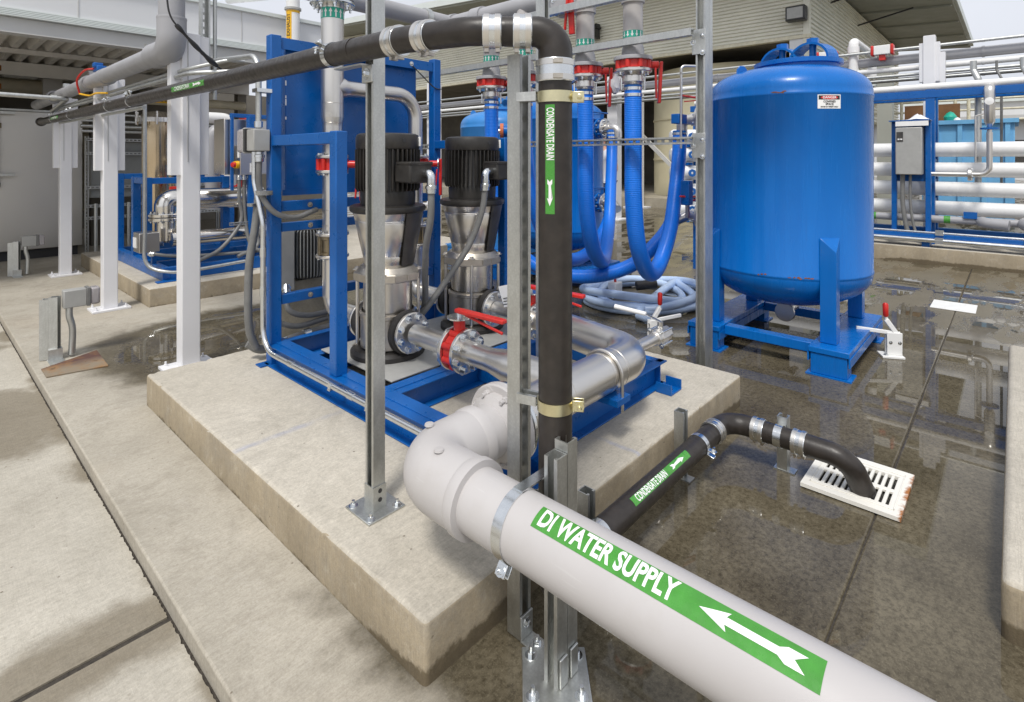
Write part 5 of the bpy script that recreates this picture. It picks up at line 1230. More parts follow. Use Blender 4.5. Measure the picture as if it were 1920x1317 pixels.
# ------------------------------------------------------------------ tanks
def tank(cx, cy, label, mat='blue_tank', R=0.64, nozz=None, sign=False, full=True, z_off=0.0):
    t = thing('pressure_tank', label, 'tank', (cx, cy, 0), 'blue pressure tanks')
    A = (cx, cy, 0)
    prof = [(0, 0.36)]
    for i in range(1, 11):
        a = RAD(90 - 9 * i); prof.append((R * math.cos(a), 0.66 - 0.30 * math.sin(a)))
    prof += [(R, 0.67), (R + 0.004, 0.675), (R + 0.004, 0.69), (R, 0.695), (R, 2.10), (R + 0.004, 2.105), (R + 0.004, 2.12), (R, 2.125)]
    for i in range(1, 18):
        a = RAD(5 * i); prof.append((R * math.cos(a) ** 0.74, 2.13 + 0.265 * math.sin(a) ** 0.80))
        if prof[-1][0] < 0.36: break
    prof += [(0.30, 2.375), (0, 2.38)]
    MB().lathe(prof, A, n=96).build('shell', mat, t, sharp=50)
    # manway: collar, cover, two yokes with bolts
    wx, wy = cx + 0.06, cy - 0.07; A = (wx, wy, 0)
    MB().lathe([(0.28, 2.33), (0.325, 2.33), (0.325, 2.40), (0.35, 2.405), (0.35, 2.44), (0.33, 2.445), (0.28, 2.445)], A, n=64).build('manway_collar', mat, t)
    mc = MB().lathe([(0.285, 2.40), (0.285, 2.425), (0.0, 2.43)], A, n=48).build('manway_cover', 'box_grey', t)
    vw = Vector((0.30, 0.95, 0)).normalized(); px = Vector((-vw.y, vw.x, 0))   # yokes stand side by side
    for s_ in (-1, 1):
        c = Vector((wx, wy, 0)) + vw * 0.14 * s_ * -1
        a3 = []
        for i in range(13):
            th = RAD(180 * i / 12); a3.append(c + vw * 0.16 * math.cos(th) + Vector((0, 0, 2.44 + 0.135 * math.sin(th))))
        ym = MB()
        w_ = px * 0.075
        for i in range(12):
            b = len(ym.v); n0 = (a3[i] - Vector((c.x, c.y, 2.43))).normalized() * 0.018; n1 = (a3[i + 1] - Vector((c.x, c.y, 2.43))).normalized() * 0.018
            ym.v += [tuple(q) for q in (a3[i] - w_, a3[i] + w_, a3[i + 1] + w_, a3[i + 1] - w_, a3[i] - w_ + n0, a3[i] + w_ + n0, a3[i + 1] + w_ + n1, a3[i + 1] - w_ + n1)]
            ym.f += [(b, b + 1, b + 2, b + 3), (b + 4, b + 7, b + 6, b + 5), (b, b + 4, b + 5, b + 1), (b + 3, b + 2, b + 6, b + 7)] + ([(b, b + 3, b + 7, b + 4)] if 1 else []) + [(b + 1, b + 5, b + 6, b + 2)]
        y_ = ym.build('yoke', mat, t, sharp=50)
        MB().cyl((c.x, c.y, 2.42), (c.x, c.y, 2.60), 0.028, 14).build('yoke_bolt', mat, y_)
        MB().lathe([(0, 2.585), (0.05, 2.585), (0.05, 2.63), (0, 2.635)], (c.x, c.y, 0), n=6).build('yoke_nut', mat, y_)
    for a in (100, 280):
        c = Vector((cx + 0.43 * math.cos(RAD(a + 42)), cy + 0.43 * math.sin(RAD(a + 42)), 2.30)); u_ = Vector((math.cos(RAD(a + 42)), math.sin(RAD(a + 42)), 0))
        MB().prism([(-0.055, 0), (0.055, -0.03), (0.045, 0.075), (0.02, 0.105), (-0.02, 0.105), (-0.045, 0.075)], c - u_.cross(Vector((0, 0, 1))) * 0.008, u_, (0, 0, 1), u_.cross(Vector((0, 0, 1))) * 0.016).build('lifting_lug', mat, t, bevel=0.004)
    # legs and skid base
    for i in (-1, 1):
        for j in (-1, 1):
            x, y = cx + i * 0.47, cy + j * 0.44
            hull = bmesh.new()
            for p_, q_ in ((-1, -1), (1, -1), (1, 1), (-1, 1)):
                hull.verts.new((x + p_ * 0.055, y + q_ * 0.055, 0.21))
                outer = (p_ == i and q_ == j)
                hull.verts.new((x + p_ * 0.055, y + q_ * 0.055, 0.90 if outer else 1.0))
            bmesh.ops.convex_hull(hull, input=hull.verts[:]); hull.verts.index_update()
            lg = MB(); lg.v = [tuple(v.co) for v in hull.verts]; lg.f = [tuple(v.index for v in f.verts) for f in hull.faces]; hull.free()
            lg.build('leg', mat, t, bevel=0.004)
    for j in (-1, 1):
        y = cy + j * 0.47
        bm_ = MB().box(cx - 0.66, y - 0.135, 0.165, cx + 0.66, y + 0.135, 0.208).build('skid_beam', mat, t, bevel=0.005)
        for s_ in (-1, 1): MB().box(cx - 0.655, y + s_ * 0.135 - 0.006, 0.10, cx + 0.655, y + s_ * 0.135 + 0.006, 0.164).build('beam_web', mat, bm_)
        for i in (-1, 1):
            MB().box(cx + i * 0.58 - 0.07, y - 0.12, 0.012, cx + i * 0.58 + 0.07, y + 0.12, 0.163).build('foot_block', mat, bm_, bevel=0.004)
            MB().box(cx + i * 0.58 - 0.09, y - 0.15, 0.0, cx + i * 0.58 + 0.09, y + 0.15, 0.011).build('foot_plate', mat, bm_)
    for i in (-1, 1): MB().box(cx + i * 0.50 - 0.05, cy - 0.332, 0.125, cx + i * 0.50 + 0.05, cy + 0.332, 0.20).build('cross_beam', mat, t, bevel=0.005)
    # bottom outlet
    if full:
        ob = MB().tube([(cx, cy, 0.37), (cx, cy, 0.25)], 0.045, 20).build('outlet', 'stainless_pipe', t)
        MB().tube([(cx - 0.12, cy - 0.02, 0.29), (cx + 0.18, cy - 0.02, 0.29)], 0.035, 18).build('outlet_pipe', 'stainless_pipe', ob)
        flange(t, (cx - 0.13, cy - 0.02, 0.29), (1, 0, 0), 0.08, 0.02, 6, 'stainless_pipe', 0.009)
        MB().box(cx - 0.05, cy - 0.06, 0.22, cx + 0.03, cy + 0.02, 0.27).build('valve_block', 'rubber', ob)
    if nozz:
        for z in (1.99, 1.05):
            MB().tube([(cx, cy + nozz * (R - 0.03), z), (cx, cy + nozz * (R + 0.06), z)], 0.075, 28).build('nozzle', mat, t)
            flange(t, (cx, cy + nozz * (R + 0.05), z), (0, nozz, 0), 0.125, 0.025, 8, mat, 0.011)
    if sign:
        ang = RAD(-137)
        rad = Vector((math.cos(ang), math.sin(ang), 0)); al = Vector((math.sin(ang) * -1, math.cos(ang), 0)); al = Vector((-rad.y, rad.x, 0))
        c0 = Vector((cx, cy, 2.04))
        sg = wrap(*grid_patch(-0.098, 0.098, -0.058, 0.058, 8, 2), c0, al, rad, R + 0.002).v
        def on_tank(V, F, dr):
            m = MB()
            for u, v, _ in V:
                th = u * 0.9 / R; m.v.append(tuple(Vector((cx, cy, 2.04 + v * 0.92)) + (rad * math.cos(th) + al * math.sin(th)) * (R + dr)))
            m.f = list(F); return m
        sp = on_tank(*grid_patch(-0.098, 0.098, -0.058, 0.058, 8, 2), 0.0015).build('danger_sign', 'label_white', t)
        on_tank(*grid_patch(-0.090, 0.090, 0.016, 0.051, 8, 2), 0.0022).build('sign_header', 'label_black', sp)
        V, F = poly_patch([(0.074 * math.cos(RAD(a)), 0.0335 + 0.0155 * math.sin(RAD(a))) for a in range(0, 360, 15)]); on_tank(V, F, 0.0030).build('sign_oval', 'label_red', sp)
        for s_, sz, v, w_, mm in (('DANGER', 0.027, 0.0335, 0.115, 'label_white'), ('CONFINED', 0.024, 0.0, 0.105, 'label_black'), ('SPACE', 0.024, -0.022, 0.068, 'label_black'), ('ENTER BY PERMIT ONLY', 0.013, -0.044, 0.15, 'label_black')):
            V, F = text_mesh(s_, sz, 0.0006); k = w_ / (max(q[0] for q in V) - min(q[0] for q in V)); on_tank([(a * k, b + v, 0) for a, b, _ in V], F, 0.0037).build('lettering', mm, sp)
    return t
T1 = tank(5.2, 1.48, 'big glossy blue tank on a blue skid with a white danger sign', nozz=1, sign=True)
T2 = tank(5.94, 4.61, 'shaded blue tank behind the hanging hoses and the black pipe', nozz=-1)
T3 = tank(6.65, 6.35, 'paler dull blue tank farthest back, left of the hoses', 'pale_blue_tank', full=False)
# chipped paint rust on the front tank
m = MB(); rr = random.Random(5)
for (th0, z, n, w_) in ((188, 2.122, 4, 0.03), (198, 0.686, 7, 0.022), (178, 0.69, 3, 0.016)):
    for i in range(n):
        a = RAD(th0 + i * 2.3 + rr.uniform(-.5, .5)); ra = Vector((math.cos(a), math.sin(a), 0)); ta = Vector((-ra.y, ra.x, 0)); c = Vector((5.2, 1.48, z + rr.uniform(-.006, .006))) + ra * 0.6455
        b = len(m.v); m.v += [tuple(c + ta * w_ * rr.uniform(.4, 1) * u + Vector((0, 0, 0.006 * v * rr.uniform(.5, 1.4)))) for u, v in ((-1, 0), (-.3, -1), (.6, -.7), (1, .2), (.2, 1))]; m.f.append((b, b + 1, b + 2, b + 3, b + 4))
m.build('paint_chip', 'rust', T1)

def tank_valve(cx, cy, nozz, z, label, colour):
    R = 0.64; y0 = cy + nozz * (R + 0.075); v = thing('tank_valve', label, 'valve', (cx, y0, z), 'tank nozzle valves')
    yy = lambda k: y0 + nozz * k
    b = MB().lathe([(0.05, 0), (0.10, 0), (0.10, 0.055), (0.05, 0.055)], (cx, y0 + nozz * 0.003, z), (0, nozz, 0), 30).build('valve_body', colour, v)
    for p in ring_pts((cx, y0 + nozz * 0.003, z), (0, 1, 0), 0.10, 8): MB().cyl(p, p + Vector((0, nozz * 0.055, 0)), 0.016, 10).build('lug', colour, b)
    MB().cyl((cx, yy(0.03), z + 0.09), (cx, yy(0.03), z + 0.19), 0.022, 14).build('neck', colour, b)
    MB().obox((cx - 0.17, yy(0.05), z + 0.195), (-1, 0.35, 0.05), (0.35, 1, 0), (0, 0, 1), (0.36, 0.032, 0.016)).build('lever', colour, v, bevel=0.004)
    MB().obox((cx - 0.17, yy(0.05), z + 0.165), (-1, 0.35, -0.12), (0.35, 1, 0), (0, 0, 1), (0.26, 0.012, 0.01)).build('lever_catch', colour, v)
    flange(v, (cx, yy(0.060), z), (0, nozz, 0), 0.125, 0.024, 8, 'stainless_pipe', 0.012, stud=0.006)
    if z > 1.5: MB().tube(fillet([(cx, yy(0.08), z), (cx, yy(0.255), z), (cx, yy(0.255), z - 0.12)], 0.08, 10), 0.052, 28).build('elbow', 'stainless_pipe', v)
    else: MB().tube(fillet([(cx, yy(0.08), z), (cx, yy(0.19), z), (cx - 0.08, yy(0.30), z - 0.06)], 0.06, 8), 0.052, 28).build('elbow', 'stainless_pipe', v)
    MB().lathe([(0.052, 0), (0.064, 0.0), (0.064, 0.06), (0.052, 0.06)], (cx, yy(0.09), z), (0, nozz, 0), 28).build('camlock', 'stainless_pipe', v)
    return v
tank_valve(5.2, 1.48, 1, 1.99, 'red valve with long lever at the top left of the big tank', 'red_paint')
tank_valve(5.2, 1.48, 1, 1.05, 'red valve low on the left side of the big tank', 'red_paint')
tank_valve(5.94, 4.61, -1, 1.99, 'blue valve with bolted flange high on the rear tank', 'blue_frame')
tank_valve(5.94, 4.61, -1, 1.05, 'blue valve with bolted flange low on the rear tank', 'blue_frame')
sn = thing('sample_valve', 'small stainless elbow valve with orange gasket over the right motor', 'valve', (5.47, 5.1, 1.95))
c = Vector((5.47, 5.10, 1.98)); ov = Vector((-0.67, 0.74, 0))
MB().cyl(c - ov * 0.06, c + ov * 0.03, 0.08, 24).build('nozzle', 'blue_tank', sn)
MB().cyl(c + ov * 0.03, c + ov * 0.075, 0.105, 28).build('gasket_flange', 'orange_gasket', sn)
MB().tube(fillet([c + ov * 0.075, c + ov * 0.24, c + ov * 0.24 - Vector((0, 0, 0.22))], 0.06), 0.032, 18).build('elbow', 'stainless_pipe', sn)
MB().lathe([(0.03, 0), (0.05, 0.01), (0.05, 0.07), (0.03, 0.08)], c + ov * 0.24 - Vector((0, 0, 0.20)), (0, 0, 1), 8).build('body', 'stainless_pipe', sn)
mp = thing('filter_stack', 'stack of white end caps with blue handwheels left of the big tank', 'filters', (7.6, 3.55, 0.2))
for i in range(5):
    z = 0.88 + i * 0.262
    c = MB().lathe([(0, -0.16), (0.08, -0.15), (0.105, -0.11), (0.105, 0.25), (0, 0.25)], (7.6, 3.60, z), (0.72, -0.69, 0), 28).build('end_cap', 'white_plastic', mp)
    cc = Vector((7.6, 3.60, z)) - Vector((0.45, 0.55, 0)) * 0.17
    MB().lathe([(0.02, 0), (0.055, 0), (0.055, 0.03), (0.02, 0.03), (0.02, 0)], Vector((7.66, 3.5, z)) - Vector((0.74, 0.67, 0)) * 0.125, (-0.74, -0.67, 0), 8).build('handwheel', 'blue_frame', c)
    MB().box(7.62, 3.46, z - 0.155, 7.70, 3.54, z - 0.11).build('spacer', 'blue_frame', mp)
MB().box(7.75, 3.40, 0.0, 7.83, 3.48, 2.15).build('stand', 'blue_frame', mp)
bpx = thing('control_box', 'small blue box above the red valve left of the big tank', 'box', (5.0, 2.28, 1.2))
MB().box(4.90, 2.24, 1.17, 4.99, 2.32, 1.40).build('casing', 'blue_frame', bpx, bevel=0.006)
MB().box(4.93, 2.26, 1.05, 4.96, 2.29, 1.17).build('stem', 'cast_steel', bpx)
bpx = thing('control_box', 'small blue box beside the upper red valve of the big tank', 'box', (5.0, 2.36, 1.95))
MB().box(4.78, 2.28, 1.93, 4.95, 2.36, 2.02).build('casing', 'blue_frame', bpx, bevel=0.006)
MB().tube([(4.80, 2.27, 2.40), (4.80, 2.27, 1.70)], 0.012, 10).build('stem', 'stainless_pipe', bpx)
MB().tube(fillet([(4.80, 2.27, 2.38), (4.80, 2.27, 2.46), (4.95, 2.15, 2.46)], 0.04), 0.012, 10).build('tube_bend', 'stainless_pipe', bpx)

# pale blue clear hose coiled on the wet floor
ch = []
for i in range(0, 150):
    a = RAD(150 + i * 8.6); k = i / 150; ra = 0.68 + 0.10 * math.sin(k * 11.0) - 0.05 * k
    ch.append((5.62 + 0.08 * math.sin(k * 14) + ra * math.cos(a), 3.12 + 0.06 * math.cos(k * 17) + ra * 0.86 * math.sin(a), 0.045 + 0.05 * (i / 42.0) * (0.55 + 0.45 * math.sin(a * 1.5))))
ch += [(4.98, 2.80, 0.07), (4.86, 2.60, 0.045)]
cl = thing('coiled_hose', 'pale translucent blue hose coiled on the wet floor behind the plinth', 'hose', (5.25, 2.98, 0))
MB().tube(spline(ch, 3), 0.043, 16).build('coil', 'hose_clear', cl)
bk = thing('hose_block', 'small pale block with black fittings lying among the hose coils', 'fitting', (4.9, 3.0, 0.1))
MB().box(5.15, 3.18, 0.14, 5.29, 3.28, 0.26).build('block', 'white_plastic', bk, bevel=0.01)
MB().tube([(5.36, 3.05, 0.22), (5.52, 2.90, 0.24)], 0.05, 18).build('fitting', 'rubber', bk)
MB().tube([(5.22, 3.23, 0.26), (5.22, 3.23, 0.38)], 0.014, 10).build('pin', 'red_paint', bk)

# ------------------------------------------------------------------ toggle clamps, plate on the floor
def clamp(x, y, rot, label):
    t = thing('toggle_clamp', label, 'clamp', (x, y, 0), 'white toggle clamps')
    M_ = Matrix.Rotation(rot, 3, 'Z'); P = lambda a, b, c: Vector((x, y, 0)) + M_ @ Vector((a, b, c))
    ax, ay = M_ @ Vector((1, 0, 0)), M_ @ Vector((0, 1, 0))
    MB().obox(P(0, 0, 0.010), ax, ay, (0, 0, 1), (0.16, 0.13, 0.02)).build('base', 'white_plastic', t, bevel=0.004)
    MB().obox(P(0.02, 0.02, 0.11), ax, ay, (0, 0, 1), (0.11, 0.012, 0.18)).obox(P(0.02, -0.02, 0.11), ax, ay, (0, 0, 1), (0.11, 0.012, 0.18)).obox(P(0.02, 0, 0.06), ax, ay, (0, 0, 1), (0.10, 0.03, 0.08)).build('bracket', 'white_plastic', t, bevel=0.004)
    MB().bar(P(0.05, 0, 0.19), P(-0.25, 0, 0.215), 0.022, 0.03).build('clamp_arm', 'white_plastic', t, bevel=0.004)
    MB().bar(P(0.06, 0, 0.16), P(-0.035, 0, 0.30), 0.03, 0.035).build('link', 'white_plastic', t, bevel=0.004)
    MB().tube([P(-0.03, 0, 0.28), P(-0.035, 0, 0.33)], 0.012, 10).build('shank', 'white_plastic', t)
    MB().tube([P(-0.035, 0, 0.32), P(-0.036, 0, 0.33), P(-0.038, 0, 0.42), P(-0.038, 0, 0.432)], 0.02, 16, radii=[0.012, 0.02, 0.021, 0.012]).build('handle', 'red_paint', t)
    for a, b in ((0.055, 0.026), (-0.01, 0.026)): bolt(t, P(a, -b, 0.12), -ay, 0.008, 0.006)
    bolt(t, P(-0.045, -0.03, 0.02), (0, 0, 1), 0.012, 0.010)
    return t
clamp(5.38, 0.745, RAD(-62), 'white toggle clamp with red grip on the wet floor by the big tank')
clamp(4.42, 2.32, RAD(150), 'white toggle clamp half hidden at the left foot of the big tank')
tag(MB().box(7.44, 0.30, 0.002, 7.86, 0.68, 0.010).build('cover_plate', 'white_plastic', bevel=0.002), 'flat white cover plate lying on the wet floor at the right', 'plate')
tag(MB().prism([(0.69, 5.23), (1.05, 5.17), (1.07, 5.66), (0.69, 5.46)], (0, 0, 0.002), (1, 0, 0), (0, 1, 0), (0, 0, 0.008)).build('steel_plate', 'rust_plate'), 'rust-stained flat steel plate on the floor beside the kerb edge', 'plate')

# ================================================================== BLUE PIPE RACK AT THE RIGHT
rk = thing('pipe_rack', 'blue steel rack carrying big white horizontal pipes at the right', 'rack', (11.2, 1, 0.25))
for y in (4.6, 1.0, -2.4):
    MB().box(10.98, y - 0.06, 0.25, 11.10, y + 0.06, 2.72).build('post', 'blue_frame', rk, bevel=0.006)
    MB().box(11.45, y - 0.06, 0.25, 11.57, y + 0.06, 2.72).build('post', 'blue_frame', rk, bevel=0.006)
    for z in (1.60, 1.28, 0.97, 0.66): MB().box(11.10, y - 0.05, z - 0.04, 11.45, y + 0.05, z).build('bearer', 'blue_frame', rk)
MB().box(10.97, -4, 2.58, 11.09, 4.99, 2.70).build('top_beam', 'blue_frame', rk, bevel=0.005)
MB().box(11.46, -4, 2.58, 11.58, 4.99, 2.70).build('top_beam', 'blue_frame', rk, bevel=0.005)
MB().box(10.60, -4, 0.33, 10.72, 5.0, 0.45).build('base_beam', 'blue_frame', rk, bevel=0.005)
MB().box(11.6, -4, 0.33, 11.72, 5.0, 0.45).build('base_beam', 'blue_frame', rk, bevel=0.005)
for y in (4.4, 1.02, -2.2): MB().box(10.60, y - 0.05, 0.25, 11.72, y + 0.05, 0.33).build('sleeper', 'blue_frame', rk)
for i, z in enumerate((1.755, 1.435, 1.125, 0.815)):
    lab = ('top', 'second', 'third', 'bottom')[i]
    p = thing('rack_pipe', f'{lab} of the four big white pipes stacked on the blue rack', 'pipe', (11.27, 1, z), 'white pipes on the rack')
    MB().tube([(11.27, -4.2, z), (11.27, 4.9, z)], 0.115, 36).build('pipe_run', 'pvc_white', p)
p = thing('rack_pipe', 'slim grey pipe with green bands low in front of the white rack pipes', 'pipe', (10.95, 1, 0.66))
MB().tube([(10.92, -1.5, 0.66), (10.92, 4.9, 0.66)], 0.058, 24).build('pipe_run', 'pvc_grey', p)
for y in (1.75, 0.78): arrows((10.92, y), 0.06, 0.6, 0.7, True, MB().lathe([(0.0585, -0.04), (0.059, -0.04), (0.059, 0.04), (0.0585, 0.04)], (10.92, y, 0.66), (0, 1, 0), 20).build('green_band', 'label_green', p), 1)
for y, s_ in ((0.36, 1), (-0.12, 1.25)): MB().tube(fillet([(10.92, y, 0.66), (10.78, y, 0.66), (10.72, y - 0.3, 0.64)], 0.1), 0.075 * s_, 24).build('tee_branch', 'pvc_grey', p)
for y in (2.2, 0.5): MB().box(10.84, y - 0.08, 0.70, 10.87, y + 0.08, 0.80).build('bracket', 'blue_frame', p)
p = thing('rack_pipe', 'pale grey pipe lying on top of the blue rack beam', 'pipe', (11.0, 1, 2.75))
MB().tube([(11.02, -4, 2.755), (11.02, 4.9, 2.755)], 0.055, 20).build('pipe_run', 'pvc_white', p)
for y in (2.5, 1.45, -0.6): MB().lathe([(0.055, -0.015), (0.062, -0.015), (0.062, 0.015), (0.055, 0.015)], (11.02, y, 2.755), (0, 1, 0), 18).build('clamp_band', 'pvc_white', p)
for z, x, lab in ((0.36, 10.55, 'bright conduit strapped along the front of the rack base'), (0.47, 10.62, 'thin conduit lying on the rack base beam'), (0.44, 10.70, 'second thin conduit behind the first on the rack base')):
    p = thing('conduit', lab, 'conduit', (x, 0.5, z))
    MB().tube([(x, -4, z), (x, 4.8, z)], 0.035 if z == 0.36 else 0.018, 12).build('tube', 'zinc_bright', p)
    for y in (0.85, -0.15, 2.2): MB().box(x - 0.045, y - 0.05, z - 0.03, x + 0.03, y + 0.05, z + 0.045).build('strap', 'galvanized', p)
# instrument riser
iv = thing('sample_riser', 'stainless sample riser with gauge and blue handwheel on the pipe rack', 'pipe', (10.8, 0.28, 1.4))
MB().tube(fillet([(10.85, 1.02, 1.37), (10.85, 0.28, 1.37), (10.85, 0.28, 2.0)], 0.12), 0.038, 18).build('lower_bend', 'stainless_pipe', iv)
flange(iv, (10.85, 0.53, 1.37), (0, -1, 0), 0.095, 0.05, 6, 'stainless_pipe', 0.012)
MB().tube([(10.85, 0.28, 1.62), (10.85, 0.28, 2.06)], 0.03, 14).build('stem', 'stainless_pipe', iv)
MB().lathe([(0.02, 0), (0.11, 0.005), (0.11, 0.03), (0.02, 0.035)], (10.85, 0.28, 2.04), (0, 0, 1), 20).build('handwheel', 'blue_frame', iv)
MB().lathe([(0.02, 2.07), (0.045, 2.12), (0.065, 2.16), (0.065, 2.55)], (10.85, 0.28, 0), n=20).build('upper_body', 'stainless_pipe', iv)
MB().tube(fillet([(10.85, 0.28, 2.5), (10.85, 0.28, 2.66), (11.0, 0.28, 2.66)], 0.06), 0.068, 20).build('top_bend', 'stainless_pipe', iv)
MB().lathe([(0, 0), (0.055, 0), (0.055, 0.03), (0, 0.035)], (10.79, 0.28, 2.46), (-1, 0, 0), 24).build('gauge', 'label_white', iv)
MB().tube([(10.85, 0.44, 1.55), (10.85, 0.44, 2.25)], 0.012, 8).tube([(10.85, 0.44, 2.25), (10.85, 0.3, 2.3)], 0.012, 8).build('tubing', 'stainless_pipe', iv)
# drive panel stand
pn = thing('drive_panel', 'grey variable speed drive on a blue stand in front of the pipe rack', 'panel', (10.75, 1.22, 0.36))
for y in (1.44, 1.00): MB().box(10.72, y - 0.035, 0.36, 10.80, y + 0.035, 2.2).build('stand_leg', 'blue_frame', pn, bevel=0.004)
MB().box(10.80, 1.0, 1.25, 10.815, 1.44, 2.2).build('back_plate', 'blue_frame', pn)
MB().box(10.56, 0.96, 2.20, 10.86, 1.49, 2.215).build('rain_cover', 'blue_frame', pn)
MB().box(10.555, 0.98, 2.12, 10.56, 1.40, 2.195).build('front_strip', 'label_white', pn)
bx_ = MB().box(10.55, 1.06, 1.36, 10.79, 1.40, 2.10).build('enclosure', 'box_grey', pn, bevel=0.012)
kp = MB().box(10.542, 1.30, 1.88, 10.549, 1.385, 2.03).build('keypad', 'guard_dark', bx_)
MB().box(10.539, 1.31, 1.905, 10.5415, 1.335, 1.925).box(10.539, 1.345, 1.905, 10.5415, 1.37, 1.925).build('key', 'label_white', kp)
for y in (1.32, 1.22): MB().tube(spline([(10.66, y, 1.36), (10.66, y, 0.95), (10.65, y - 0.03, 0.65), (10.66, y - 0.08, 0.40)]), 0.032 if y > 1.3 else 0.02, 12).build('conduit', 'conduit_grey', pn)
MB().box(10.50, 0.80, 0.36, 10.78, 1.55, 0.375).build('foot_plate', 'box_grey', pn)
cr = thing('cloth', 'crumpled white sheet lying on the drive panel cover', 'cloth', (10.7, 1.15, 2.22))
m = MB(); rr = random.Random(8); nn = 9
for j in range(nn):
    for i in range(nn): m.v.append((10.58 + 0.26 * i / 8, 0.98 + 0.30 * j / 8, 2.218 + (0.09 * math.exp(-((i - 4) ** 2 + (j - 4) ** 2) / 7.0)) * rr.uniform(.4, 1.3)))
m.f = [(j * nn + i, j * nn + i + 1, (j + 1) * nn + i + 1, (j + 1) * nn + i) for j in range(nn - 1) for i in range(nn - 1)]
m.build('fold', 'cloth_white', cr)
# overhead pipes behind the rack
ohp = [(12.45, 3.45, 0.09, 'thick grey overhead pipe behind the stepped white column', 'pvc_grey'), (12.40, 3.27, 0.05, 'white overhead pipe just below the thick grey one', 'pvc_white'),
       (12.3, 3.62, 0.028, 'thin conduit highest of the overhead pipes at the right', 'galvanized'), (12.3, 3.14, 0.028, 'thin conduit below the white overhead pipe', 'galvanized'), (12.2, 3.05, 0.022, 'lowest thin conduit of the overhead pipes', 'galvanized'),
       (12.55, 3.09, 0.04, 'dull conduit behind the thin ones overhead', 'conduit_grey')]
for x, z, r, lab, mt in ohp:
    p = thing('overhead_pipe', lab, 'pipe', (x, 5, z), 'overhead pipes along the rack')
    MB().tube([(x, -6, z), (x, 26, z)], r, 20).build('pipe_run', mt, p)
    for y in (0.4, 5.0): MB().lathe([(r, -0.02), (r * 1.12, -0.02), (r * 1.12, 0.02), (r, 0.02)], (x, y, z), (0, 1, 0), 16).build('collar', mt, p)
u = thing('vent_pipe', 'white upside down elbow pipe behind the top of the big tank', 'pipe', (12.4, 2.6, 3.3))
MB().tube(fillet([(12.4, 2.32, 3.28), (12.4, 2.32, 3.88), (14.3, 2.32, 3.88), (14.3, 2.32, 3.4)], 0.09), 0.085, 24).build('pipe_run', 'pvc_white', u)
MB().lathe([(0.085, -0.06), (0.1, -0.06), (0.1, 0.06), (0.085, 0.06)], (12.4, 2.32, 3.72), n=24).build('socket', 'pvc_white', u)
for y, lab in ((1.83, 'white valve actuator with red ends beside the stepped column'), (2.75, 'white valve actuator with red ends behind the tank manway')):
    a = thing('valve_actuator', lab, 'actuator', (12.3, y, 3.6), 'pneumatic valve actuators')
    MB().box(12.2, y - 0.13, 3.55, 12.38, y + 0.13, 3.72).build('body', 'white_plastic', a, bevel=0.01)
    for s_ in (-1, 1): MB().box(12.19, y + s_ * 0.155 - 0.024, 3.54, 12.39, y + s_ * 0.155 + 0.024, 3.73).build('end_cap', 'red_paint', a, bevel=0.02)
    MB().box(12.24, y - 0.05, 3.45, 12.34, y + 0.05, 3.55).build('coupling', 'red_paint', a)
for y, x, lab in ((0.50, 11.7, 'grey hanging conduit left of the sample riser'), (0.22, 11.9, 'thin kinked conduit hanging near the sample riser'), (-0.10, 11.8, 'grey hanging conduit at the far right of the pipe rack')):
    p = thing('drop_conduit', lab, 'conduit', (x, y, 2.0), 'hanging conduits')
    MB().tube(fillet([(x, y, 3.2), (x, y, 3.05), (x - 0.05, y - 0.06, 2.9), (x - 0.05, y - 0.06, 1.2)], 0.05), 0.045 if 'thin' not in lab else 0.018, 12).build('tube', 'conduit_grey' if 'thin' in lab else 'galvanized', p)

# ================================================================== LEFT OVERHEAD PIPES
g2 = thing('vent_pipe', 'grey plastic pipe dropping by the nearest white column and running back along the row', 'pipe', (1.37, 5, 2.2))
VX, VR = 1.32, 0.086
MB().tube([(VX, 4.60, 2.56), (VX, 4.60, 4.4)], VR, 36).build('drop', 'pvc_grey', g2)
MB().tube(fillet([(VX, 4.60, 2.64), (VX, 4.60, 2.405), (VX, 5.0, 2.41)], 0.17, 14), VR * 1.12, 36).build('elbow', 'pvc_grey', g2)
MB().tube([(VX, 4.95, 2.41), (VX + 0.02, 7.4, 2.425)], VR * 0.88, 32).build('pipe_run', 'pvc_grey', g2)
MB().tube([(VX + 0.02, 7.35, 2.425), (VX + 0.04, 11.2, 2.44)], VR * 0.82, 32).build('pipe_run', 'pvc_grey', g2)
for y, z in ((6.7, 2.42), (7.4, 2.425), (9.6, 2.435)): MB().lathe([(VR * 0.8, -0.08), (VR * 0.98, -0.08), (VR * 0.98, 0.08), (VR * 0.8, 0.08)], (VX + 0.02, y, z), (0, 1, 0), 32).build('socket', 'pvc_grey', g2)
MB().lathe([(VR * 1.12, -0.012), (VR * 1.15, 0), (VR * 1.12, 0.012)], (VX, 4.60, 2.635), n=36).build('socket_rim', 'pvc_grey', g2)
for y in (5.15, 7.2, 8.6): MB().box(VX - 0.03, y - 0.03, 2.40 + VR, VX + 0.03, y + 0.03, 2.44 + VR).build('clamp_block', 'galvanized', g2)
sv = thing('solenoid', 'blue electric valve with red and yellow wires on the grey vent pipe', 'valve', (1.34, 6.55, 2.49))
MB().box(1.30, 6.85, 2.50, 1.38, 7.05, 2.55).box(1.28, 6.9, 2.54, 1.36, 6.98, 2.585).build('body', 'blue_frame', sv, bevel=0.006)
MB().tube(spline([(1.30, 7.0, 2.53), (1.26, 7.2, 2.53), (1.22, 7.35, 2.44), (1.25, 7.4, 2.30)]), 0.01, 8).build('red_wire', 'red_paint', sv)
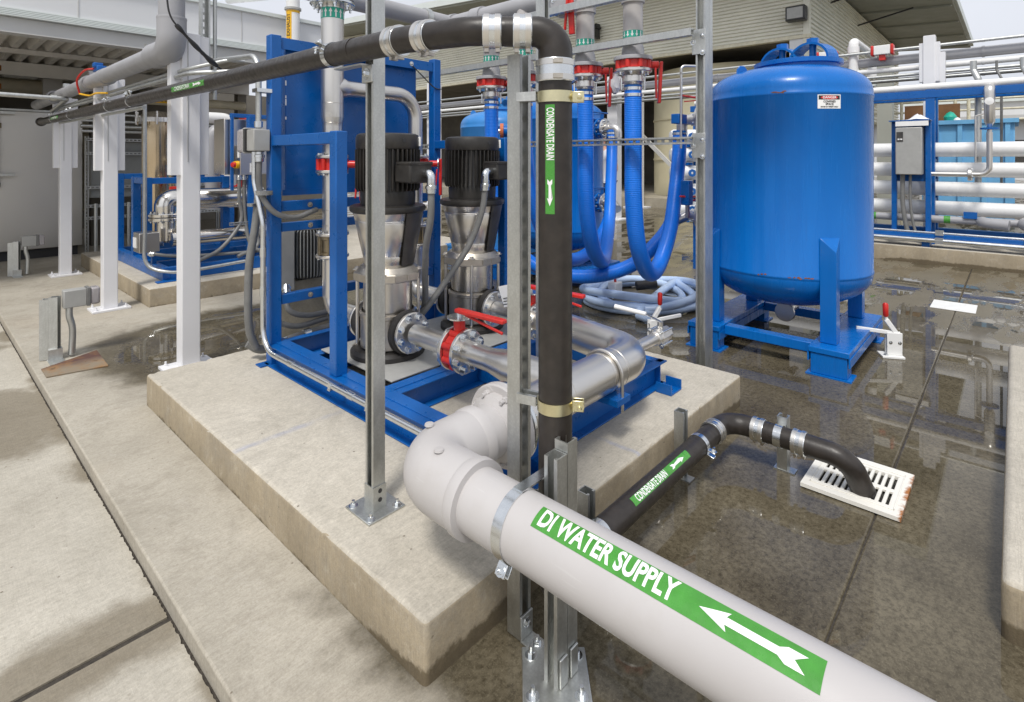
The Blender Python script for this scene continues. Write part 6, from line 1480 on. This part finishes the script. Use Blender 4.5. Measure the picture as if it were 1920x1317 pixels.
MB().tube(spline([(1.25, 7.4, 2.30), (1.30, 7.2, 2.27), (1.30, 6.9, 2.27), (1.33, 6.6, 2.25)]), 0.01, 8).build('yellow_wire', 'label_yellow', sv)
for i, (x, z, r, y0, y1, lab) in enumerate(((1.365, 2.215, 0.017, 4.35, 9.8, 'grey conduit just above the long black pipe'), (1.385, 2.26, 0.014, 4.45, 9.8, 'thinner grey conduit behind the one above the long black pipe'), (1.395, 2.05, 0.017, 5.6, 9.5, 'grey conduit below and behind the long black pipe'))):
    p = thing('conduit', lab, 'conduit', (x, 6, z), 'conduits along the column row')
    pts = [(x, y1, z + 0.04), (x, y0, z)] + ([(1.62, y0 - 0.22, z + 0.02), (2.4, y0 - 0.22, z + 0.02)] if i == 0 else ([(1.60, y0 - 0.18, z + 0.07), (1.70, y0 - 0.2, z + 0.07)] if i == 1 else []))
    MB().tube(fillet(pts, 0.15) if len(pts) > 2 else pts, r, 12).build('tube', 'galvanized', p)
    for y in (4.75, 7.2): MB().box(x - 0.03, y - 0.02, z - 0.025, x + 0.03, y + 0.02, z + 0.02).build('strap', 'galvanized', p)
p = thing('conduit', 'horizontal grey pipe coming in from the left edge to the column row', 'conduit', (0, 7.6, 2.2))
MB().tube(fillet([(-5, 8.6, 2.42), (1.33, 8.6, 2.34), (1.33, 9.6, 2.25)], 0.06), 0.028, 14).build('tube', 'galvanized', p)
MB().lathe([(0.028, -0.03), (0.038, -0.03), (0.038, 0.03), (0.028, 0.03)], (1.2, 8.6, 2.343), (1, 0, -0.01), 14).build('coupling', 'galvanized', p)
cab = thing('black_cable', 'black cable with a thick sleeve hanging across the grey elbow', 'cable', (1.27, 4.3, 2.4))
pts = [(1.08, 4.05, 3.1), (1.14, 4.10, 2.76), (1.17, 4.12, 2.56), (1.25, 4.14, 2.46), (1.41, 4.2, 2.33), (1.54, 4.26, 2.255), (1.64, 4.3, 2.24), (1.74, 4.3, 2.28), (1.80, 4.3, 2.33)]
MB().tube(spline(pts), 0.006, 8).build('wire', 'dark_box', cab)
sp = spline(pts)[26:48]
MB().tube(sp, 0.016, 12, radii=[0.013 + 0.004 * math.sin(i * 0.8) + (0.004 if i > 12 else 0) for i in range(len(sp))]).build('sleeve', 'dark_box', cab)
fu = thing('fume_pipe', 'white exhaust pipe with yellow fume label behind the riser', 'pipe', (4.0, 8.6, 3.2))
FX, FY = 4.27, 8.75
MB().tube(fillet([(FX, FY, 1.9), (FX, FY, 4.36), (FX - 0.75, FY + 0.75, 4.24)], 0.12), 0.105, 28).build('pipe_run', 'pvc_white', fu)
MB().lathe([(0.105, -0.02), (0.13, -0.02), (0.13, 0.015), (0.105, 0.015)], (FX, FY, 4.06), n=28).build('collar', 'box_grey', fu)
yl = MB().lathe([(0.106, 3.30), (0.107, 3.30), (0.107, 3.34), (0.106, 3.34)], (FX, FY, 0), n=28).lathe([(0.106, 3.99), (0.107, 3.99), (0.107, 4.03), (0.106, 4.03)], (FX, FY, 0), n=28).build('yellow_band', 'label_yellow', fu)
q = wrap(*grid_patch(-0.33, 0.33, -0.055, 0.055), (FX, FY, 3.665), (0, 0, 1), (-0.80, -0.35, 0), 0.1065).build('pipe_label', 'label_yellow', fu)
V, F = text_mesh('FUME EXHAUST', 0.09, 0.002, 0.8); k = 0.6 / (max(a[0] for a in V) - min(a[0] for a in V))
wrap([(a * k, b, 0) for a, b, _ in V], F, (FX, FY, 3.665), (0, 0, 1), (-0.80, -0.35, 0), 0.1072).build('lettering', 'label_black', q)
fm = thing('fume_sign', 'yellow fume exhaust strip on a pipe under the canopy', 'sign', (2.65, 11.0, 2.6))
MB().tube([(2.2, 11.0, 2.62), (4.4, 11.0, 2.62)], 0.08, 20).build('pipe_run', 'dirty_pipe', fm)
q = wrap(*grid_patch(-0.34, 0.34, -0.05, 0.05), (2.95, 11.0, 2.62), (1, 0, 0), (0, -1, 0), 0.081).build('pipe_label', 'label_yellow', fm)
wrap([(a * k, b * 0.8, 0) for a, b, _ in V], F, (2.95, 11.0, 2.62), (1, 0, 0), (0, -1, 0), 0.0817).build('lettering', 'label_black', q)

# ================================================================== FILTER SKID BEHIND THE COLUMNS
s2 = thing('filter_skid', 'blue steel skid frame on the rear plinth behind the white columns', 'skid', (2.0, 7.3, 0.198))
def b2(x0, y0, z0, x1, y1, z1, nm): return MB().box(x0, y0, z0, x1, y1, z1).build(nm, 'blue_frame', s2, bevel=0.004)
b2(1.98, 7.22, 0.2, 2.06, 9.45, 0.35, 'rail'); b2(3.9, 7.22, 0.2, 3.98, 9.45, 0.35, 'rail')
b2(2.06, 7.22, 0.2, 3.9, 7.30, 0.35, 'rail'); b2(2.06, 9.37, 0.2, 3.9, 9.45, 0.35, 'rail')
for y in (7.75, 8.25, 8.8): b2(2.06, y, 0.24, 3.9, y + 0.07, 0.345, 'cross_rail')
b2(1.90, 7.12, 0.2, 2.2, 7.22, 0.212, 'foot_clip')
for x, y, h in ((2.03, 9.35, 1.40), (2.03, 8.52, 1.37), (2.03, 8.02, 1.37), (3.02, 7.34, 2.16), (3.5, 9.3, 1.4), (2.95, 8.02, 1.37)):
    b2(x - 0.045, y - 0.045, 0.345, x + 0.045, y + 0.045, h, 'post')
b2(1.99, 8.065, 1.29, 2.07, 8.475, 1.365, 'beam'); b2(2.075, 7.98, 1.29, 2.905, 8.06, 1.365, 'beam'); b2(2.075, 9.31, 1.32, 3.455, 9.39, 1.395, 'beam')
b2(2.80, 7.42, 2.14, 3.75, 7.47, 2.19, 'panel_rail'); b2(2.795, 7.40, 1.2, 2.83, 7.44, 2.17, 'panel_edge')
fv = thing('filter_vessel', 'tall stainless filter vessel with bolted lid behind the middle column', 'vessel', (2.5, 9.33, 0.35))
MB().lathe([(0, 0.45), (0.19, 0.48), (0.205, 0.56), (0.205, 2.14), (0.0, 2.14)], (2.5, 9.33, 0), n=48).build('shell', 'vessel_brown_reflection', fv)
lid = MB().lathe([(0.205, 2.14), (0.265, 2.14), (0.265, 2.205), (0.24, 2.215), (0.20, 2.26), (0.1, 2.30), (0, 2.31)], (2.5, 9.33, 0), n=48).build('lid', 'polished', fv)
for p in ring_pts((2.5, 9.33, 2.10), (0, 0, 1), 0.275, 10): MB().cyl(p, p + Vector((0, 0, 0.19)), 0.016, 10).build('swing_bolt', 'polished', lid)
MB().tube([(2.4, 9.33, 2.32)] + [(2.5 - 0.1 * math.cos(RAD(a)), 9.33, 2.32 + 0.06 * math.sin(RAD(a))) for a in range(0, 181, 30)], 0.01, 8).build('lifting_eye', 'polished', lid)
for a in (30, 150, 270): MB().cyl((2.5 + 0.17 * math.cos(RAD(a)), 9.33 + 0.17 * math.sin(RAD(a)), 0.345), (2.5 + 0.17 * math.cos(RAD(a)), 9.33 + 0.17 * math.sin(RAD(a)), 0.55), 0.025, 12).build('leg', 'polished', fv)
ep = thing('process_pipe', 'polished stainless elbow and pipe along the filter skid', 'pipe', (2.4, 7.9, 0.6))
MB().tube(fillet([(2.22, 7.93, 0.92), (2.22, 7.93, 1.08), (3.4, 7.93, 1.08)], 0.15, 14), 0.14, 36).build('elbow', 'polished', ep)
flange(ep, (2.22, 7.93, 0.88), (0, 0, 1), 0.21, 0.04, 10, 'polished', 0.014, stud=0.01)
flange(ep, (2.22, 7.93, 0.83), (0, 0, 1), 0.21, 0.04, 10, 'polished', 0.014, stud=0.01, side=-1)
MB().tube([(2.22, 7.93, 0.84), (2.22, 7.93, 0.58)], 0.13, 32).build('drop', 'polished', ep)
MB().tube([(2.18, 7.62, 0.62), (4.3, 7.62, 0.62)], 0.085, 36).build('pipe_run', 'polished', ep)
MB().tube([(3.2, 7.62, 0.62), (3.2, 7.95, 0.62)], 0.06, 24).build('branch', 'polished', ep)
for x, y in ((2.55, 8.6), (3.25, 8.4)):
    v = thing('butterfly_valve', 'red valve with hanging lever on the filter skid ' + ('near the big elbow' if x < 3 else 'beside the steel control box'), 'valve', (x, y, 1.2), 'red butterfly valves')
    MB().lathe([(0.03, -0.04), (0.11, -0.04), (0.11, 0.04), (0.03, 0.04)], (x, y, 1.18), n=24).build('valve_body', 'red_paint', v)
    MB().cyl((x, y - 0.05, 1.22), (x, y - 0.20, 1.22), 0.03, 12).build('neck', 'red_paint', v)
    MB().box(x - 0.03, y - 0.23, 1.0, x + 0.03, y - 0.2, 1.32).build('lever', 'red_paint', v, bevel=0.006)
jb = thing('junction_box', 'small stainless junction box hanging at the front of the filter skid', 'box', (2.06, 7.5, 0.5))
MB().box(1.83, 7.55, 0.50, 2.04, 7.80, 0.73).build('casing', 'stainless', jb, bevel=0.006)
MB().box(1.824, 7.66, 0.55, 1.829, 7.79, 0.67).build('data_plate', 'label_white', jb)
MB().box(1.985, 7.64, 0.35, 2.03, 7.70, 0.50).build('bracket', 'blue_frame', jb)
flex('flex_conduit', 'grey conduit leaving the bottom of the small stainless junction box', [(1.95, 7.58, 0.48), (2.2, 7.40, 0.44), (2.7, 7.28, 0.42), (3.2, 7.30, 0.40)], 0.02)
flex('flex_conduit', 'pale conduit rising beside the middle column and along the rear skid', [(2.9, 7.12, 0.33), (2.3, 7.13, 0.30), (2.02, 7.16, 0.31), (1.84, 7.30, 0.42), (1.83, 7.32, 0.8), (1.83, 7.32, 1.5), (1.83, 7.32, 2.3)], 0.02, mat='galvanized')
# control cabinet
cc = thing('control_cabinet', 'stainless control cabinet with a yellow and red rotary switch', 'cabinet', (3.0, 7.48, 1.4))
MB().box(2.74, 7.48, 1.40, 3.62, 7.83, 2.12).build('casing', 'stainless', cc, bevel=0.008)
sb = MB().box(2.86, 7.28, 1.40, 3.10, 7.47, 1.78).build('switch_box', 'stainless', cc, bevel=0.006)
MB().box(2.98, 7.275, 1.43, 3.08, 7.279, 1.55).build('data_plate', 'label_white', sb)
sw = MB().lathe([(0, 0), (0.05, 0), (0.045, 0.05), (0, 0.055)], (2.86, 7.36, 1.53), (-1, -0.4, 0), 20).build('switch_knob', 'label_yellow', sb)
MB().lathe([(0, 0.05), (0.035, 0.05), (0.03, 0.085), (0, 0.09)], (2.86, 7.36, 1.53), (-1, -0.4, 0), 16).build('switch_grip', 'red_paint', sw)
MB().box(2.855, 7.30, 1.62, 2.859, 7.36, 1.74).build('data_plate', 'label_white', sb)
for i, x in enumerate((2.88, 2.94, 3.0, 3.06)):
    flex('flex_conduit', ('first', 'second', 'third', 'fourth')[i] + ' from the left of the conduits hanging below the control cabinet',
         [(x, 7.36, 1.38), (x, 7.36, 1.1), (x + 0.01, 7.34, 0.8), (x + (-.25, .05, .08, .12)[i], 7.27, 0.5), (x + (-.55, .22, -.2, .3)[i], 7.2, 0.38)], 0.023, group='conduits below the control cabinet')
MB().strut((2.75, 7.33, 0.78), (3.3, 7.33, 0.78), (0, -1, 0), 0.04, 0.03, slots=True).build('conduit_rail', 'galvanized', cc)
# white pipes and red handwheel in the gap
wp = thing('white_pipe', 'white plastic pipe with elbow between the nearest column and the cabinet', 'pipe', (3.6, 8.6, 1.5))
MB().tube(fillet([(3.0, 8.9, 2.22), (3.35, 8.9, 2.22), (3.35, 8.9, 1.2)], 0.12), 0.085, 24).build('upper_run', 'pvc_white', wp)
MB().tube(fillet([(4.3, 8.4, 2.02), (2.92, 8.4, 2.02), (2.92, 8.4, 0.9)], 0.12), 0.095, 24).build('grey_run', 'pvc_grey', wp)
MB().tube([(2.7, 8.5, 1.52), (4.2, 8.5, 1.52)], 0.06, 20).build('lower_run', 'pvc_white', wp)
hw = thing('handwheel', 'red valve handwheel above the blue edge of the control cabinet', 'handwheel', (3.35, 8.2, 2.15))
MB().lathe([(0.14, -0.012), (0.155, 0), (0.14, 0.012), (0.128, 0), (0.14, -0.012)], (3.35, 8.2, 2.18), (0.3, -0.3, 1), 24).build('rim', 'red_paint', hw)
for a in (0, 60, 120): MB().bar(Vector((3.35, 8.2, 2.18)) + Vector((math.cos(RAD(a)), math.sin(RAD(a)), 0)) * 0.14, Vector((3.35, 8.2, 2.18)) - Vector((math.cos(RAD(a)), math.sin(RAD(a)), 0)) * 0.14, 0.014, 0.014).build('spoke', 'red_paint', hw)
MB().cyl((3.35, 8.2, 2.17), (3.35, 8.2, 2.0), 0.02, 10).build('stem', 'stainless_pipe', hw)
# pipes crossing behind the vessel
for i, (z, r, y) in enumerate(((2.02, 0.022, 10.2), (2.10, 0.03, 10.3), (2.18, 0.022, 10.25), (2.28, 0.018, 10.2))):
    p = thing('conduit', ('lowest', 'second lowest', 'second highest', 'highest')[i] + ' of the conduits crossing behind the filter vessel lid', 'conduit', (3, y, z), 'conduits behind the vessel')
    MB().tube([(1.75, y, z), (4.8, y, z)], r, 12).build('tube', 'galvanized', p)
    MB().box(2.0, y - 0.03, z - 0.04, 2.05, y + 0.03, z + 0.03).build('strap', 'galvanized', p)

# electrical boxes on the tall blue post
eb = thing('junction_box', 'grey weatherproof junction box on the tall blue skid post', 'box', (1.60, 3.80, 1.62))
MB().box(1.545, 3.715, 1.655, 1.655, 3.83, 1.80).build('casing', 'box_grey', eb, bevel=0.006)
MB().box(1.535, 3.83, 1.65, 1.665, 3.86, 1.805).build('gasket', 'dark_box', eb)
eb2 = thing('socket_box', 'clear flip cover socket box facing left beside the blue post', 'box', (1.55, 3.92, 1.6))
MB().box(1.545, 3.862, 1.64, 1.655, 3.90, 1.815).build('casing', 'box_grey', eb2, bevel=0.006)
MB().box(1.55, 3.90, 1.645, 1.65, 4.02, 1.81).build('clear_cover', 'clear_cover', eb2, bevel=0.02)
cd = thing('conduit', 'bright conduit dropping down the blue post and along the skid rail', 'conduit', (1.62, 3.5, 0.33))
pc_ = fillet([(1.585, 3.80, 1.65), (1.585, 3.80, 1.45), (1.60, 3.70, 1.18), (1.60, 3.70, 0.335), (1.605, 1.70, 0.335)], [0.15, 0.2, 0.16, 0.1], 8)
MB().tube(pc_, 0.0175, 20).build('tube', 'zinc_bright', cd)
for p, a in (((1.60, 3.70, 0.98), (0, 0, 1)), ((1.60, 3.70, 0.72), (0, 0, 1)), ((1.604, 3.30, 0.335), (0, 1, 0)), ((1.604, 2.62, 0.335), (0, 1, 0))):
    MB().lathe([(0.0175, -0.03), (0.0215, -0.03), (0.0215, 0.03), (0.0175, 0.03)], p, a, 18).build('coupling', 'zinc_bright', cd)
for y in (2.82, 2.45): MB().box(1.58, y - 0.014, 0.312, 1.66, y + 0.014, 0.3185).box(1.582, y - 0.012, 0.3185, 1.588, y + 0.012, 0.358).build('strap', 'zinc_bright', cd)
MB().box(1.575, 3.69, 1.36, 1.66, 3.78, 1.39).build('strap', 'zinc_bright', cd)
cd = thing('conduit', 'grey conduit from the ceiling bend down into the junction box', 'conduit', (1.6, 3.77, 1.8))
MB().tube(fillet([(1.60, 3.77, 1.81), (1.60, 3.77, 2.30), (1.60, 4.6, 2.36)], 0.13, 10), 0.019, 16).build('tube', 'galvanized', cd)
MB().box(1.57, 3.72, 2.05, 1.67, 3.80, 2.075).build('strap', 'zinc_bright', cd)
MB().lathe([(0.019, -0.02), (0.027, -0.02), (0.027, 0.02), (0.019, 0.02)], (1.60, 3.77, 1.835), n=16).build('gland', 'zinc_bright', cd)
flex('flex_conduit', 'dark grey conduit looping from the junction box behind the pipe', [(1.60, 3.755, 1.63), (1.60, 3.75, 1.4), (1.66, 3.68, 1.25), (1.80, 3.66, 1.20), (1.98, 3.70, 1.24)], 0.0185)
tk = thing('flex_conduit', 'thick grey conduit falling straight down outside the blue post', 'conduit', (1.6, 3.86, 0.3))
MB().tube(spline([(1.63, 3.83, 1.40), (1.60, 3.82, 1.15), (1.565, 3.83, 0.9), (1.56, 3.84, 0.6), (1.58, 3.86, 0.42), (1.63, 3.88, 0.3)]), 0.026, 16).build('sheath', 'conduit_grey', tk)
MB().box(1.56, 3.80, 1.28, 1.66, 3.86, 1.30).build('strap', 'zinc_bright', tk)
flex('flex_conduit', 'grey hose looping under the low blue cross beam', [(1.85, 4.1, 0.62), (1.80, 4.0, 0.45), (1.95, 3.95, 0.36), (2.2, 3.95, 0.37)], 0.021)
flex('flex_conduit', 'second grey hose looping under the low blue cross beam', [(1.95, 4.1, 0.62), (1.92, 4.0, 0.48), (2.05, 3.95, 0.42), (2.3, 3.95, 0.42)], 0.021)
pl = thing('floor_conduit', 'thick grey conduit with couplings lying behind the skid', 'conduit', (1.75, 4.0, 0.25))
MB().tube(spline([(1.60, 3.95, 0.32), (1.70, 3.92, 0.26), (1.95, 3.92, 0.29), (2.3, 3.92, 0.31)]), 0.03, 18).build('tube', 'conduit_grey', pl)
for x in (1.84, 2.02): MB().lathe([(0.03, -0.025), (0.038, -0.025), (0.038, 0.025), (0.03, 0.025)], (x, 3.92, 0.277 + (x - 1.84) * 0.1), (1, 0, 0.08), 18).build('coupling', 'zinc_bright', pl)
mc = thing('finned_motor', 'dark finned motor seen low behind the blue cross beams', 'motor', (2.15, 4.5, 0.45))
mbx = MB().tube([(2.29, 4.45, 0.62), (2.29, 4.45, 1.02)], 0.17, 28).build('body', 'motor_black', mc)
def small_fin(): return MB().prism([(0.165, 0.0), (0.19, 0.02), (0.195, 0.06), (0.195, 0.34), (0.19, 0.38), (0.165, 0.40)], (0, 0.003, 0), (1, 0, 0), (0, 0, 1), (0, -0.006, 0))
for i in range(44): inst('cooling_fin', 'small_fin', small_fin, 'panel_grey_green', mbx, (2.29, 4.45, 0.62), (0, 0, 1), 2 * math.pi * i / 44)
MB().box(2.0, 4.30, 0.55, 2.11, 4.36, 1.08).build('end_plate', 'box_grey', mc)
MB().box(2.0, 4.36, 0.0, 2.5, 4.65, 0.6).build('pedestal', 'edge_concrete', mc)

# ------------------------------------------------------------------ little strut stands with socket boxes
def stand(x, y, label, s=1.0):
    t = thing('socket_stand', label, 'stand', (x, y, 0), 'strut stands with socket boxes')
    MB().strut((x, y, 0.005), (x, y, 0.50 * s), (1, -0.6, 0), 0.06, 0.06, slots=True).build('channel', 'galvanized', t)
    MB().strut((x - 0.052, y + 0.032, 0.005), (x - 0.052, y + 0.032, 0.485 * s), (-1, 0.6, 0), 0.06, 0.06, slots=True).build('channel', 'galvanized', t)
    MB().box(x - 0.05, y - 0.16, 0, x + 0.05, y + 0.16, 0.006).box(x - 0.045, y - 0.045, 0.006, x + 0.045, y + 0.045, 0.09).build('foot_bracket', 'galvanized', t)
    MB().tube(spline([(x + 0.09, y - 0.02, 0.42), (x + 0.09, y - 0.02, 0.33), (x + 0.11, y - 0.02, 0.22), (x + 0.105, y - 0.02, 0.02)]), 0.024, 12).build('conduit', 'galvanized', t)
    bx = MB().box(x + 0.05, y - 0.05, 0.40, x + 0.20, y + 0.05, 0.54).build('box', 'box_grey', t, bevel=0.006)
    MB().box(x + 0.20, y - 0.055, 0.395, x + 0.225, y + 0.055, 0.545).build('gasket', 'conduit_grey', bx, bevel=0.004)
    MB().box(x + 0.225, y - 0.05, 0.40, x + 0.29, y + 0.05, 0.54).build('clear_cover', 'clear_cover', bx, bevel=0.015)
    return t
stand(0.80, 5.68, 'galvanized strut stand with a grey socket box beside the kerb edge')
stand(1.02, 10.1, 'small strut stand with socket box in front of the grey metal wall', 0.95)

# ================================================================== PERSON behind the rear tank
def person():
    t = thing('person', 'person in a pale grey shirt and jeans, mostly hidden behind the rear tank', 'person', (7.58, 4.93, 0.30))
    def skin(name, verts, edges, mat, radii, sub=2):
        me = bpy.data.meshes.new(name); me.from_pydata(verts, edges, []); ob = bpy.data.objects.new(name, me); COL.objects.link(ob); ob.parent = t
        md = ob.modifiers.new('skin', 'SKIN'); md.use_smooth_shade = True
        for i, r in enumerate(radii):
            me.skin_vertices[0].data[i].radius = r if isinstance(r, tuple) else (r, r)
        me.skin_vertices[0].data[0].use_root = True
        ss = ob.modifiers.new('sub', 'SUBSURF'); ss.levels = ss.render_levels = sub
        me.materials.append(MATS[mat]); return ob
    # local frame: faces -x, right arm towards -y
    H = [(0, 0, .92), (0, 0, 1.08), (0, 0, 1.28), (0, 0, 1.42), (-.01, 0, 1.50), (-.02, 0, 1.57), (-.03, 0, 1.66), (-.03, 0, 1.74),
         (0, -.17, 1.40), (.02, -.24, 1.16), (-.14, -.25, .96), (-.22, -.24, .92), (0, .17, 1.40), (.02, .24, 1.16), (-.14, .25, .96), (-.22, .24, .92),
         (0, -.09, .86), (0, -.10, .48), (.02, -.10, .08), (-.10, -.10, .03), (0, .09, .86), (0, .10, .48), (.02, .10, .08), (-.10, .10, .03)]
    E = [(0, 1), (1, 2), (2, 3), (3, 4), (4, 5), (5, 6), (6, 7), (3, 8), (8, 9), (9, 10), (10, 11), (3, 12), (12, 13), (13, 14), (14, 15), (0, 16), (16, 17), (17, 18), (18, 19), (0, 20), (20, 21), (21, 22), (22, 23)]
    r = [.13, .125, .14, .10, .055, .062, .088, .07, .058, .045, .034, .035, .058, .045, .034, .035, .085, .062, .045, .04, .085, .062, .045, .04]
    body = skin('body', H, E, 'skin', r)
    skin('shirt', [H[1], (0, 0, .95), H[2], H[3], (-.005, 0, 1.47), H[8], (.015, -.225, 1.22), H[12], (.015, .225, 1.22)], [(0, 1), (0, 2), (2, 3), (3, 4), (3, 5), (5, 6), (3, 7), (7, 8)], 'shirt', [(.15, .16), (.145, .155), (.165, .17), .125, .07, .075, .07, .075, .07])
    skin('jeans', [H[0], H[16], H[17], (.02, -.10, .12), H[20], H[21], (.02, .10, .12)], [(0, 1), (1, 2), (2, 3), (0, 4), (4, 5), (5, 6)], 'jeans', [.145, .10, .08, .07, .10, .08, .07])
    skin('hair', [(0.0, 0, 1.70), (.02, 0, 1.78), (.05, 0, 1.68)], [(0, 1), (0, 2)], 'hair', [.085, .075, .06])
    m = MB()
    for s_ in (-1, 1):
        m.lathe([(0, -.012), (.012, -.006), (.012, .006), (0, .012)], (t.location.x - .105, t.location.y + s_ * .032, t.location.z + 1.675), (-1, 0, 0), 10)
    m.build('eyes', 'label_black', body)
    MB().lathe([(0, .03), (.012, .01), (.018, -.02), (0, -.028)], (t.location.x - .118, t.location.y, t.location.z + 1.64), (0, 0, 1), 10).build('nose', 'skin', body)
    MB().cbox((t.location.x - .11, t.location.y, t.location.z + 1.598), (.01, .05, .01)).build('mouth', 'label_red', body, bevel=.003)
    for s_ in (-1, 1): MB().lathe([(0, 0), (.025, .004), (.02, .014), (0, .016)], (t.location.x - .02, t.location.y + s_ * .085, t.location.z + 1.665), (0, s_, 0), 12).build('ear', 'skin', body)
    for s_ in (-1, 1):
        hb = Vector((-.24, .24 * s_, .91)) + t.location
        for i in range(4): MB().tube(spline([hb + Vector((0, (i - 1.5) * .018, 0)), hb + Vector((-.045, (i - 1.5) * .02, -.012)), hb + Vector((-.075 - .008 * (i % 2), (i - 1.5) * .02, -.045))], 4), .008, 8).build('finger', 'skin', body)
        MB().tube(spline([hb + Vector((.02, -.03 * s_, 0)), hb + Vector((-.01, -.055 * s_, -.01)), hb + Vector((-.035, -.06 * s_, -.03))], 4), .0095, 8).build('thumb', 'skin', body)
        fz = Vector((-.06, .10 * s_, .04)) + t.location
        MB().obox(fz, (1, 0, 0), (0, 1, 0), (0, 0, 1), (.27, .10, .08)).build('shoe', 'dark_box', body, bevel=.03)
    pl_ = tag(MB().box(7.25, 4.76, -0.02, 7.75, 5.15, 0.30).build('concrete_pad', 'edge_concrete', bevel=.01), 'low concrete block the person stands on behind the rear tank', 'pad')
person()
